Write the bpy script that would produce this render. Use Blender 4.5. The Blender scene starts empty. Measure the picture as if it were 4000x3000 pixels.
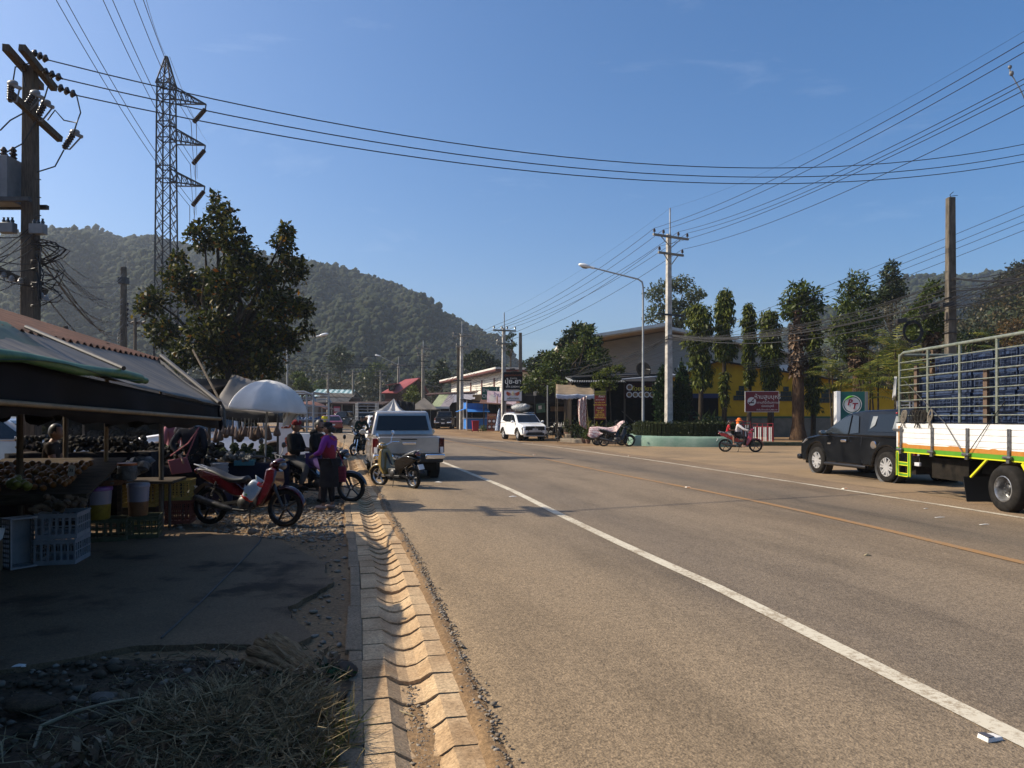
import bpy,math,random
import numpy as np
from mathutils import Vector,Matrix,Euler,noise as mnoise
R_=random.Random(7)
rnd=R_.uniform
RAD=math.radians
SC=bpy.context.scene
COL=SC.collection
F,HY,CH=2800.0,1635.0,1.6
def gz(y):
    return 0.0125*min(max(y-32.0,0.0),75.0)
def P(px,py,d):
    return Vector(((px-2000)/F*d,d,CH+(HY-py)/F*d))
def G(px,py):
    d=CH*F/(py-HY)
    if d>32:d=2.0/((py-HY)/F+0.0125)
    return Vector(((px-2000)/F*d,d,gz(d)))
def PX(px,d):return(px-2000)/F*d
def PZ(py,d):return CH+(HY-py)/F*d
    # ---------------------------------------------------------------- materials
MATS={};KA=.76
def ka(c):
    k=KA+(1-KA)*min(1,max(0,(sum(c)/3-.3)/.2));return[x*k for x in c]
def mat(name,c,c2=None,rough=.6,metal=0.,scale=6.,detail=4.,bump=0.,bscale=None,coat=0.,spec=None,lo=.35,hi=.65,trans=0.,island=None,aniso=None,alpha=1.,transm=0.,ior=1.45):
    if name in MATS:return MATS[name]
    c=ka(c);c2=c2 and ka(c2);island=island and[(p,ka(q)) for p,q in island]
    m=bpy.data.materials.new(name);MATS[name]=m
    m.use_nodes=True
    nt=m.node_tree;N=nt.nodes;L=nt.links
    b=N['Principled BSDF']
    b.inputs['Roughness'].default_value=rough
    b.inputs['Metallic'].default_value=metal
    b.inputs['Coat Weight'].default_value=coat
    b.inputs['Coat Roughness'].default_value=.05
    b.inputs['IOR'].default_value=ior
    if spec is None and rough>.55 and metal<.1 and max(c)<.07:spec=.12
    if spec is not None:b.inputs['Specular IOR Level'].default_value=spec
    if transm:b.inputs['Transmission Weight'].default_value=transm
    if alpha<1:b.inputs['Alpha'].default_value=alpha
    c4=tuple(c)+(1,)
    b.inputs['Base Color'].default_value=c4
    colout=None
    if c2 is not None or bump:
        tc=N.new('ShaderNodeTexCoord');mp=N.new('ShaderNodeMapping')
        if aniso:mp.inputs['Scale'].default_value=aniso
        L.new(tc.outputs['Object'],mp.inputs['Vector'])
    if c2 is not None:
        nz=N.new('ShaderNodeTexNoise');nz.inputs['Scale'].default_value=scale;nz.inputs['Detail'].default_value=detail
        nz.inputs['Roughness'].default_value=.65
        L.new(mp.outputs[0],nz.inputs['Vector'])
        cr=N.new('ShaderNodeValToRGB')
        cr.color_ramp.elements[0].position=lo;cr.color_ramp.elements[1].position=hi
        cr.color_ramp.elements[0].color=c4;cr.color_ramp.elements[1].color=tuple(c2)+(1,)
        L.new(nz.outputs['Fac'],cr.inputs['Fac'])
        colout=cr.outputs['Color']
    if island is not None:
        ge=N.new('ShaderNodeNewGeometry')
        cr2=N.new('ShaderNodeValToRGB');el=cr2.color_ramp.elements
        el[0].position=0;el[1].position=1
        for k,(p,cc) in enumerate(island):
            e=el[k] if k<2 else el.new(p)
            e.position=p;e.color=tuple(cc)+(1,)
        L.new(ge.outputs['Random Per Island'],cr2.inputs['Fac'])
        if colout is not None:
            mx=N.new('ShaderNodeMix');mx.data_type='RGBA';mx.inputs[0].default_value=.5
            L.new(colout,mx.inputs[6]);L.new(cr2.outputs['Color'],mx.inputs[7]);colout=mx.outputs[2]
        else:colout=cr2.outputs['Color']
    if colout is not None:L.new(colout,b.inputs['Base Color'])
    if bump:
        n2=N.new('ShaderNodeTexNoise');n2.inputs['Scale'].default_value=bscale or scale*3;n2.inputs['Detail'].default_value=5
        L.new(mp.outputs[0],n2.inputs['Vector'])
        bp=N.new('ShaderNodeBump');bp.inputs['Strength'].default_value=min(bump,1);bp.inputs['Distance'].default_value=.02*max(bump,1)
        L.new(n2.outputs['Fac'],bp.inputs['Height']);L.new(bp.outputs[0],b.inputs['Normal'])
    if trans:
        td=N.new('ShaderNodeBsdfTranslucent');mxs=N.new('ShaderNodeMixShader')
        mxs.inputs[0].default_value=trans
        if colout is not None:L.new(colout,td.inputs['Color'])
        else:td.inputs['Color'].default_value=c4
        L.new(b.outputs[0],mxs.inputs[1]);L.new(td.outputs[0],mxs.inputs[2])
        L.new(mxs.outputs[0],N['Material Output'].inputs['Surface'])
    return m
def paint(name,c,rough=.25,coat=.6):
    d=[x*.82+.012 for x in c]
    return mat(name,c,d,rough=rough,coat=coat,scale=1.6,detail=6,spec=.3 if max(c)<.02 else None)
def stripes(name,c,c2,axis=0,freq=6.,rough=.8,duty=.5,trans=0.,wob=0.):
    if name in MATS:return MATS[name]
    m=mat(name,c,rough=rough);c,c2=ka(c),ka(c2);nt=m.node_tree;N=nt.nodes;L=nt.links;b=N['Principled BSDF']
    tc=N.new('ShaderNodeTexCoord');sp=N.new('ShaderNodeSeparateXYZ');L.new(tc.outputs['Object'],sp.inputs[0])
    src=sp.outputs[axis]
    if wob:
        nz=N.new('ShaderNodeTexNoise');nz.inputs['Scale'].default_value=9;L.new(tc.outputs['Object'],nz.inputs['Vector'])
        ad=N.new('ShaderNodeMath');ad.operation='MULTIPLY_ADD';ad.inputs[1].default_value=wob
        L.new(nz.outputs['Fac'],ad.inputs[0]);L.new(src,ad.inputs[2]);src=ad.outputs[0]
    ml=N.new('ShaderNodeMath');ml.operation='MULTIPLY';ml.inputs[1].default_value=freq;L.new(src,ml.inputs[0])
    fr=N.new('ShaderNodeMath');fr.operation='FRACT';L.new(ml.outputs[0],fr.inputs[0])
    gt=N.new('ShaderNodeMath');gt.operation='GREATER_THAN';gt.inputs[1].default_value=duty;L.new(fr.outputs[0],gt.inputs[0])
    mx=N.new('ShaderNodeMix');mx.data_type='RGBA';L.new(gt.outputs[0],mx.inputs[0])
    mx.inputs[6].default_value=tuple(c)+(1,);mx.inputs[7].default_value=tuple(c2)+(1,)
    L.new(mx.outputs[2],b.inputs['Base Color'])
    return m
        # ---------------------------------------------------------------- mesh builder
def frame(d,up=Vector((0,0,1))):
    d=d.normalized()
    if abs(d.dot(up))>.98:up=Vector((0,1,0))
    x=d.cross(up).normalized();y=x.cross(d).normalized()
    return x,y
class MB:
    def __init__(s):s.v=[];s.f=[]
    def add(s,vs,fs):
        o=len(s.v);s.v+=[tuple(v) for v in vs];s.f+=[tuple(i+o for i in f) for f in fs];return s
    def box(s,x0,x1,y0,y1,z0,z1):
        return s.add([(x0,y0,z0),(x1,y0,z0),(x1,y1,z0),(x0,y1,z0),(x0,y0,z1),(x1,y0,z1),(x1,y1,z1),(x0,y1,z1)],[(0,3,2,1),(4,5,6,7),(0,1,5,4),(1,2,6,5),(2,3,7,6),(3,0,4,7)])
    def obox(s,c,size,M=None):
        a,b,h=[k/2 for k in size];M=M or Matrix.Identity(3);c=Vector(c)
        vs=[c+M@Vector((x,y,z)) for z in(-h,h) for x,y in((-a,-b),(a,-b),(a,b),(-a,b))]
        return s.add(vs,[(0,3,2,1),(4,5,6,7),(0,1,5,4),(1,2,6,5),(2,3,7,6),(3,0,4,7)])
    def bar(s,p,q,w,h=None,up=Vector((0,0,1))):
        p,q=Vector(p),Vector(q);h=h or w;x,y=frame(q-p,up)
        vs=[c+x*a+y*b for c in(p,q) for a,b in((-w/2,-h/2),(w/2,-h/2),(w/2,h/2),(-w/2,h/2))]
        return s.add(vs,[(0,3,2,1),(4,5,6,7),(0,1,5,4),(1,2,6,5),(2,3,7,6),(3,0,4,7)])
    def tube(s,pts,r,n=8,cap=True):
        pts=[Vector(p) for p in pts];k=len(pts)
        rs=r if isinstance(r,(list,tuple)) else[r]*k
        o=len(s.v);px=None
        for i,p in enumerate(pts):
            d=(pts[min(i+1,k-1)]-pts[max(i-1,0)])
            if d.length<1e-9:d=Vector((0,0,1))
            d.normalize()
            if px is None:x,y=frame(d)
            else:
                x=px-d*px.dot(d)
                if x.length<1e-6:x,_=frame(d)
                x.normalize()
            y=d.cross(x);px=x
            for j in range(n):
                a=2*math.pi*j/n
                s.v.append(tuple(p+(x*math.cos(a)+y*math.sin(a))*rs[i]))
        for i in range(k-1):
            for j in range(n):
                s.f.append((o+i*n+j,o+i*n+(j+1)%n,o+(i+1)*n+(j+1)%n,o+(i+1)*n+j))
        if cap:
            s.f.append(tuple(o+j for j in reversed(range(n))));s.f.append(tuple(o+(k-1)*n+j for j in range(n)))
        return s
    def lathe(s,prof,n=16,M=None,closed=False,cap=False):
        M=M or Matrix.Identity(4);o=len(s.v);k=len(prof)
        for r,z in prof:
            for j in range(n):
                a=2*math.pi*j/n;s.v.append(tuple(M@Vector((r*math.cos(a),r*math.sin(a),z))))
        for i in range(k if closed else k-1):
            i2=(i+1)%k
            for j in range(n):s.f.append((o+i*n+j,o+i*n+(j+1)%n,o+i2*n+(j+1)%n,o+i2*n+j))
        if cap and not closed:
            if prof[0][0]>1e-6:s.f.append(tuple(o+j for j in reversed(range(n))))
            if prof[-1][0]>1e-6:s.f.append(tuple(o+(k-1)*n+j for j in range(n)))
        return s
    def prism(s,poly,x0,x1,hw=None):
        n=len(poly)
        if hw:vs=[(-hw[i],y,z) for i,(y,z) in enumerate(poly)]+[(hw[i],y,z) for i,(y,z) in enumerate(poly)]
        else:vs=[(x0,y,z) for y,z in poly]+[(x1,y,z) for y,z in poly]
        fs=[tuple(range(n)),tuple(range(2*n-1,n-1,-1))]
        fs+=[(i,i+n,(i+1)%n+n,(i+1)%n) for i in range(n)]
        return s.add(vs,fs)
    def poly_z(s,poly,z0,z1):
        n=len(poly)
        vs=[(x,y,z0) for x,y in poly]+[(x,y,z1) for x,y in poly]
        return s.add(vs,[tuple(reversed(range(n))),tuple(range(n,2*n))]+[(i,(i+1)%n,(i+1)%n+n,i+n) for i in range(n)])
    def panel(s,pts,t):
        pts=[Vector(p) for p in pts];n=len(pts)
        nr=Vector((0,0,0))
        for i in range(n):nr+=(pts[i]-pts[0]).cross(pts[(i+1)%n]-pts[0])
        nr.normalize()
        vs=pts+[p+nr*t for p in pts]
        return s.add(vs,[tuple(reversed(range(n))),tuple(range(n,2*n))]+[(i,(i+1)%n,(i+1)%n+n,i+n) for i in range(n)])
    def sphere(s,c,r,nu=12,nv=8,M=None,jit=0):
        if not isinstance(r,(tuple,list)):r=(r,r,r)
        M=M or Matrix.Identity(3);c=Vector(c);vs=[];fs=[]
        for i in range(nv+1):
            t=math.pi*i/nv
            for j in range(nu):
                a=2*math.pi*j/nu;q=1+rnd(-jit,jit)
                vs.append(c+M@Vector((r[0]*math.sin(t)*math.cos(a)*q,r[1]*math.sin(t)*math.sin(a)*q,r[2]*math.cos(t)*q)))
        for i in range(nv):
            for j in range(nu):fs.append((i*nu+j,(i+1)*nu+j,(i+1)*nu+(j+1)%nu,i*nu+(j+1)%nu))
        return s.add(vs,fs)
    def grid(s,fn,nu,nv):
        vs=[fn(i/nu,j/nv) for j in range(nv+1) for i in range(nu+1)]
        return s.add(vs,[(j*(nu+1)+i,j*(nu+1)+i+1,(j+1)*(nu+1)+i+1,(j+1)*(nu+1)+i) for j in range(nv) for i in range(nu)])
    def xf(s,M):
        s.v=[tuple(M@Vector(v)) for v in s.v];return s
    def build(s,name,m,parent=None,smooth=None,bevel=0.,seg=2,solid=0.,sub=0):
        me=bpy.data.meshes.new(name);me.from_pydata(s.v,[],s.f);me.update()
        return finish(name,me,m,parent,smooth,bevel,seg,solid,sub)
def finish(name,me,m,parent=None,smooth=None,bevel=0.,seg=2,solid=0.,sub=0):
    import bmesh
    me.validate()
    bm=bmesh.new();bm.from_mesh(me)
    if len(bm.faces)<30000:
        bmesh.ops.remove_doubles(bm,verts=bm.verts,dist=1e-5)
        if not solid:bmesh.ops.recalc_face_normals(bm,faces=bm.faces)
        bm.to_mesh(me)
    bm.free()
    o=bpy.data.objects.new(name,me);COL.objects.link(o)
    if m:me.materials.append(m)
    if parent:o.parent=parent
    if solid:
        md=o.modifiers.new('solid','SOLIDIFY');md.thickness=solid;md.offset=0
    if bevel:
        md=o.modifiers.new('bevel','BEVEL');md.width=bevel;md.segments=seg;md.limit_method='ANGLE';md.angle_limit=RAD(35)
    if sub:
        md=o.modifiers.new('sub','SUBSURF');md.levels=sub;md.render_levels=sub
    if smooth is not None or bevel or sub:
        me.shade_smooth()
        if not sub:me.set_sharp_from_angle(angle=RAD(smooth or 40))
    return o
def tag(o,label=None,cat=None,group=None,kind=None):
    if label:o['label']=label
    if cat:o['category']=cat
    if group:o['group']=group
    if kind:o['kind']=kind
    return o
def thing(name,label,cat,loc=(0,0,0),rot=0.,group=None):
    o=bpy.data.objects.new(name,None);COL.objects.link(o);o.empty_display_size=.2
    o.location=loc;o.rotation_euler=(0,0,rot)
    return tag(o,label,cat,group)
def copy_tree(o,parent=None):
    c=o.copy();COL.objects.link(c);c.parent=parent
    for ch in list(o.children):copy_tree(ch,c)
    return c
def dup(o,label,loc,rot=None,scale=None,group=None):
    c=copy_tree(o);c['label']=label;c.location=loc
    if rot is not None:c.rotation_euler=(c.rotation_euler[0],c.rotation_euler[1],rot)
    if scale:c.scale=(scale,)*3 if not isinstance(scale,tuple) else scale
    if group:c['group']=group
    return c
def npmesh(name,V,Q,m,parent=None):
    V=np.asarray(V,np.float32);Q=np.asarray(Q,np.int32)
    me=bpy.data.meshes.new(name);k=Q.shape[1]
    me.vertices.add(len(V));me.vertices.foreach_set('co',V.ravel())
    me.loops.add(Q.size);me.loops.foreach_set('vertex_index',Q.ravel())
    me.polygons.add(len(Q));me.polygons.foreach_set('loop_start',np.arange(0,Q.size,k,dtype=np.int32))
    me.update(calc_edges=True);me.validate()
    o=bpy.data.objects.new(name,me);COL.objects.link(o)
    if m:me.materials.append(m)
    if parent:o.parent=parent
    return o
def text(s,size,m,parent,loc,M=None,name='lettering',align='CENTER',ext=.003,off=0.,sx=1.):
    cu=bpy.data.curves.new(name,'FONT');cu.body=s;cu.size=size;cu.align_x=align;cu.align_y='CENTER'
    cu.extrude=ext;cu.offset=off;cu.resolution_u=3
    t=bpy.data.objects.new('tmp',cu);COL.objects.link(t)
    bpy.context.view_layer.update()
    me=bpy.data.meshes.new_from_object(t.evaluated_get(bpy.context.evaluated_depsgraph_get()))
    bpy.data.objects.remove(t);bpy.data.curves.remove(cu)
    # text lies in XY; stand it up facing -Y
    B=Matrix.Rotation(math.pi/2,4,'X')@Matrix.Diagonal((sx,1,1,1))
    me.transform((M.to_4x4() if M else Matrix.Identity(4))@B)
    me.transform(Matrix.Translation(Vector(loc)))
    me.materials.clear();me.materials.append(m)
    o=bpy.data.objects.new(name,me);COL.objects.link(o);o.parent=parent
    return o
def RZ(a):return Matrix.Rotation(a,4,'Z')
def RX(a):return Matrix.Rotation(a,4,'X')
def RY(a):return Matrix.Rotation(a,4,'Y')
def T(*v):return Matrix.Translation(Vector(v))
    # ---------------------------------------------------------------- leaves
def leaf_cloud(name,clumps,n,leaf,m,parent,seed=1,aspect=.5,droop=0.,shell=.55,up=.25,dens=None,center=None):
    """n leaves spread through ellipsoid clumps [(center, radii)], each a bent diamond of its own size and tilt"""
    g=np.random.default_rng(seed)
    C=np.array([c for c,r in clumps],float);RR=np.array([r if isinstance(r,(tuple,list)) else(r,)*3 for c,r in clumps],float)
    w=(RR[:,0]*RR[:,1]+RR[:,0]*RR[:,2]+RR[:,1]*RR[:,2]);w/=w.sum()
    k=g.choice(len(C),n,p=w)
    d=g.normal(size=(n,3));d/=np.linalg.norm(d,axis=1)[:,None]
    rad=shell+(1-shell)*g.random(n)**.7;rad*=1+.16*g.normal(size=n)
    pos=C[k]+d*RR[k]*rad[:,None]
    ax=g.normal(size=(n,3))*.75+d*.6;ax[:,2]-=droop
    ax/=np.linalg.norm(ax,axis=1)[:,None]
    nr=g.normal(size=(n,3))*.6+d*.5;nr[:,2]+=up
    sd=np.cross(ax,nr);sd/=(np.linalg.norm(sd,axis=1)[:,None]+1e-9)
    nr=np.cross(sd,ax)
    L=leaf*(.6+.8*g.random(n))[:,None];W=L*aspect*.5
    V=np.empty((n,4,3))
    V[:,0]=pos;V[:,2]=pos+ax*L-nr*L*.12
    mid=pos+ax*L*.5+nr*L*.06
    V[:,1]=mid+sd*W;V[:,3]=mid-sd*W
    Q=np.arange(n*4).reshape(n,4)
    return npmesh(name,V.reshape(-1,3),Q,m,parent)
def limbs(mb,base,tips,r0,r1,seed=0,n=7,sag=.1):
    g=random.Random(seed)
    base=Vector(base)
    for t in tips:
        t=Vector(t);m1=base.lerp(t,.4)+Vector((g.uniform(-1,1),g.uniform(-1,1),g.uniform(0,1)))*sag*(t-base).length
        mb.tube([base,m1,base.lerp(t,.75)+Vector((g.uniform(-1,1),g.uniform(-1,1),0))*sag*.5*(t-base).length,t],[r0,r0*.7+r1*.3,r0*.35+r1*.65,r1],n)
def hermite(pts):
    ys=[p[1] for p in pts];xs=[p[0] for p in pts];n=len(pts)
    sl=[(xs[i+1]-xs[i])/(ys[i+1]-ys[i]) for i in range(n-1)]
    tg=[sl[0]]+[(sl[i-1]+sl[i])/2 for i in range(1,n-1)]+[sl[-1]]
    def fn(y):
        if y<=ys[0]:return xs[0]+tg[0]*(y-ys[0])
        if y>=ys[-1]:return xs[-1]+tg[-1]*(y-ys[-1])
        i=max(k for k in range(n-1) if ys[k]<=y)
        h=ys[i+1]-ys[i];t=(y-ys[i])/h
        return((2*t**3-3*t*t+1)*xs[i]+(t**3-2*t*t+t)*h*tg[i]+(-2*t**3+3*t*t)*xs[i+1]+(t**3-t*t)*h*tg[i+1])
    return fn
        # the curves of the street, as x over y
XD=hermite([(3.2,-20),(.32,0),(-.39,3.3),(-.99,6.1),(-1.5,8.35),(-2.4,12),(-2.92,14.2),(-4.25,19.6),(-6.3,28),(-9.0,38),(-12.2,48),(-16.5,60),(-24,78),(-36,100),(-56,130),(-100,190)])
XL=hermite([(7.0,-18),(3.25,0),(2.52,3.53),(1.95,6.6),(1.4,9.0),(.78,11.9),(0,15.8),(-1.15,20.5),(-2.84,27.3),(-5.6,37),(-8.9,47),(-13,58),(-20,76),(-31.5,98),(-51,128),(-95,188)])
XY=hermite([(9.5,-18),(6.9,0),(5.62,7.87),(5.3,10.3),(4.75,13.4),(4.02,16.5),(3.1,20.1),(1.05,29),(-.95,36.1),(-4.98,47.9),(-8.6,57),(-15.5,74),(-26.5,95),(-46,125),(-90,185)])
XR=hermite([(12.2,-18),(9.75,0),(8.16,11.43),(7.47,15.4),(6.57,20.4),(4.75,29.7),(1.9,39.1),(-1.6,46),(-5.44,53),(-11.5,70),(-21.5,91),(-41,121),(-85,181)])
        # ================================================================ light, sky, camera
SUN_AZ=RAD(-86);SUN_EL=RAD(40.6)
W_=bpy.data.worlds.new('World');SC.world=W_;W_.use_nodes=True
nt=W_.node_tree;N=nt.nodes;L=nt.links;bg=N['Background']
sky=N.new('ShaderNodeTexSky');sky.sky_type='NISHITA';sky.sun_disc=False
sky.sun_elevation=SUN_EL;sky.sun_rotation=SUN_AZ
sky.air_density=1.0;sky.dust_density=3.6;sky.ozone_density=4.5;sky.altitude=400
tc=N.new('ShaderNodeTexCoord');mp=N.new('ShaderNodeMapping');mp.inputs['Scale'].default_value=(1.6,1.6,7.5);mp.inputs['Rotation'].default_value=(0,RAD(12),0)
L.new(tc.outputs['Generated'],mp.inputs[0])
nz=N.new('ShaderNodeTexNoise');nz.inputs['Scale'].default_value=2.1;nz.inputs['Detail'].default_value=9;nz.inputs['Roughness'].default_value=.62;nz.inputs['Distortion'].default_value=.5
L.new(mp.outputs[0],nz.inputs['Vector'])
cr=N.new('ShaderNodeValToRGB');cr.color_ramp.elements[0].position=.58;cr.color_ramp.elements[1].position=.85
cr.color_ramp.elements[0].color=(0,0,0,1);cr.color_ramp.elements[1].color=(.14,.14,.14,1)
L.new(nz.outputs['Fac'],cr.inputs[0])
mx=N.new('ShaderNodeMix');mx.data_type='RGBA';mx.inputs[7].default_value=(7.5,8.0,8.6,1)
hs=N.new('ShaderNodeHueSaturation');hs.inputs['Saturation'].default_value=1.3;L.new(sky.outputs[0],hs.inputs['Color'])
L.new(cr.outputs[0],mx.inputs[0]);L.new(hs.outputs[0],mx.inputs[6]);L.new(mx.outputs[2],bg.inputs['Color'])
bg.inputs['Strength'].default_value=.118
sl=bpy.data.lights.new('sun','SUN');sl.energy=5.0;sl.angle=RAD(.5);sl.color=(1,.88,.70)
so=bpy.data.objects.new('sun',sl);COL.objects.link(so)
sd=Vector((math.sin(SUN_AZ)*math.cos(SUN_EL),math.cos(SUN_AZ)*math.cos(SUN_EL),math.sin(SUN_EL)))
so.rotation_euler=sd.to_track_quat('Z','Y').to_euler()
cam=bpy.data.cameras.new('camera');co=bpy.data.objects.new('camera',cam);COL.objects.link(co);SC.camera=co
co.location=(0,0,CH);co.rotation_euler=(RAD(90),0,0)
cam.sensor_width=36;cam.lens=36*F/4000;cam.shift_y=(HY-1500)/4000;cam.clip_end=4000;cam.clip_start=.05
SC.view_settings.view_transform='Standard';SC.view_settings.look='None';SC.view_settings.exposure=.45;SC.view_settings.gamma=1
SC.cycles.use_denoising=True;SC.cycles.max_bounces=7;SC.cycles.volume_bounces=1;SC.cycles.transparent_max_bounces=10
SC.cycles.sample_clamp_indirect=4;SC.cycles.caustics_reflective=False;SC.cycles.caustics_refractive=False
        # ================================================================ setting
def ground_mat(name,stops,fine=60.,coarse=.35,bump=.5,rough=.9,spots=None):
    m=bpy.data.materials.new(name);m.use_nodes=True;nt=m.node_tree;N=nt.nodes;L=nt.links;b=N['Principled BSDF']
    b.inputs['Roughness'].default_value=rough;b.inputs['Specular IOR Level'].default_value=.25
    tc=N.new('ShaderNodeTexCoord')
    n1=N.new('ShaderNodeTexNoise');n1.inputs['Scale'].default_value=coarse;n1.inputs['Detail'].default_value=8;n1.inputs['Roughness'].default_value=.62
    n2=N.new('ShaderNodeTexNoise');n2.inputs['Scale'].default_value=fine;n2.inputs['Detail'].default_value=3;n2.inputs['Roughness'].default_value=.8
    for n in(n1,n2):L.new(tc.outputs['Object'],n.inputs['Vector'])
    cr=N.new('ShaderNodeValToRGB');el=cr.color_ramp.elements
    for k,(p,c) in enumerate(stops):
        e=el[k] if k<2 else el.new(p)
        e.position=p;e.color=(c[0]*.92,c[1]*.78,c[2]*.62,1)
    L.new(n1.outputs['Fac'],cr.inputs[0])
    r2=N.new('ShaderNodeMapRange');r2.inputs[1].default_value=.3;r2.inputs[2].default_value=.7;r2.inputs[3].default_value=.55;r2.inputs[4].default_value=1.45
    L.new(n2.outputs['Fac'],r2.inputs[0])
    mx=N.new('ShaderNodeMix');mx.data_type='RGBA';mx.blend_type='MULTIPLY';mx.inputs[0].default_value=1
    L.new(cr.outputs[0],mx.inputs[6]);L.new(r2.outputs[0],mx.inputs[7]);L.new(mx.outputs[2],b.inputs['Base Color'])
    bp=N.new('ShaderNodeBump');bp.inputs['Strength'].default_value=bump;bp.inputs['Distance'].default_value=.012
    L.new(n2.outputs['Fac'],bp.inputs['Height']);L.new(bp.outputs[0],b.inputs['Normal'])
    return m
dirt=ground_mat('dirt',[(.3,(.155,.11,.07)),(.55,(.235,.175,.11)),(.72,(.29,.225,.15))],34,.5,.8)
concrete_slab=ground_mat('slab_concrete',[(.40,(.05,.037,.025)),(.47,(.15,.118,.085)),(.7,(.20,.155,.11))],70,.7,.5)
drain_conc=ground_mat('drain_concrete',[(.3,(.26,.19,.12)),(.5,(.44,.36,.26)),(.7,(.53,.46,.345))],55,1.6,.3)
kerb_conc=ground_mat('kerb_concrete',[(.3,(.19,.165,.13)),(.6,(.28,.245,.20))],60,2,.9)
def road_mat():
    m=bpy.data.materials.new('asphalt');m.use_nodes=True;nt=m.node_tree;N=nt.nodes;L=nt.links;b=N['Principled BSDF']
    b.inputs['Roughness'].default_value=.82;b.inputs['Specular IOR Level'].default_value=.3
    tc=N.new('ShaderNodeTexCoord');sp=N.new('ShaderNodeSeparateXYZ');L.new(tc.outputs['UV'],sp.inputs[0])
    n1=N.new('ShaderNodeTexNoise');n1.inputs['Scale'].default_value=.22;n1.inputs['Detail'].default_value=9;n1.inputs['Roughness'].default_value=.66
    mp=N.new('ShaderNodeMapping');mp.inputs['Scale'].default_value=(1.6,.55,1);L.new(tc.outputs['UV'],mp.inputs[0]);L.new(mp.outputs[0],n1.inputs['Vector'])
    n2=N.new('ShaderNodeTexNoise');n2.inputs['Scale'].default_value=44;n2.inputs['Detail'].default_value=4;n2.inputs['Roughness'].default_value=.9
    L.new(tc.outputs['Object'],n2.inputs['Vector'])
    vo=N.new('ShaderNodeTexVoronoi');vo.inputs['Scale'].default_value=70;L.new(tc.outputs['Object'],vo.inputs['Vector'])
    # dust by lateral distance from the drain (u), disturbed by noise
    ad=N.new('ShaderNodeMath');ad.operation='MULTIPLY_ADD';ad.inputs[1].default_value=3.0
    L.new(n1.outputs['Fac'],ad.inputs[0]);L.new(sp.outputs[0],ad.inputs[2])
    cr=N.new('ShaderNodeValToRGB');el=cr.color_ramp.elements
    st=[(0,(.235,.198,.14)),(.10,(.232,.198,.142)),(.22,(.21,.187,.145)),(.33,(.152,.141,.122)),(.45,(.185,.168,.138)),(.58,(.18,.16,.128)),(.66,(.115,.108,.095)),(.76,(.165,.147,.12)),(.92,(.235,.19,.132)),(1,(.255,.20,.135))]
    for k,(p,c) in enumerate(st):
        e=el[k] if k<2 else el.new(p)
        e.position=p;e.color=(c[0]*1.02,c[1]*.86,c[2]*.71,1)
    mr=N.new('ShaderNodeMapRange');mr.inputs[1].default_value=0;mr.inputs[2].default_value=14;L.new(ad.outputs[0],mr.inputs[0])
    L.new(mr.outputs[0],cr.inputs[0])
    r2=N.new('ShaderNodeMapRange');r2.inputs[1].default_value=.3;r2.inputs[2].default_value=.7;r2.inputs[3].default_value=.24;r2.inputs[4].default_value=1.62
    L.new(n2.outputs['Fac'],r2.inputs[0])
    mx=N.new('ShaderNodeMix');mx.data_type='RGBA';mx.blend_type='MULTIPLY';mx.inputs[0].default_value=1
    L.new(cr.outputs[0],mx.inputs[6]);L.new(r2.outputs[0],mx.inputs[7])
        # dark stains
    n3=N.new('ShaderNodeTexNoise');n3.inputs['Scale'].default_value=.9;n3.inputs['Detail'].default_value=7;n3.inputs['Roughness'].default_value=.7
    mp3=N.new('ShaderNodeMapping');mp3.inputs['Scale'].default_value=(1.0,.22,1);L.new(tc.outputs['UV'],mp3.inputs[0]);L.new(mp3.outputs[0],n3.inputs['Vector'])
    r3=N.new('ShaderNodeMapRange');r3.inputs[1].default_value=.45;r3.inputs[2].default_value=.75;r3.inputs[3].default_value=1.08;r3.inputs[4].default_value=.62
    L.new(n3.outputs['Fac'],r3.inputs[0])
    mx2=N.new('ShaderNodeMix');mx2.data_type='RGBA';mx2.blend_type='MULTIPLY';mx2.inputs[0].default_value=1
    L.new(mx.outputs[2],mx2.inputs[6]);L.new(r3.outputs[0],mx2.inputs[7]);L.new(mx2.outputs[2],b.inputs['Base Color'])
    sm=N.new('ShaderNodeMath');sm.operation='ADD';L.new(n2.outputs['Fac'],sm.inputs[0]);L.new(vo.outputs['Distance'],sm.inputs[1])
    bp=N.new('ShaderNodeBump');bp.inputs['Strength'].default_value=.7;bp.inputs['Distance'].default_value=.006
    L.new(sm.outputs[0],bp.inputs['Height']);L.new(bp.outputs[0],b.inputs['Normal'])
    return m
asphalt=road_mat()
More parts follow.
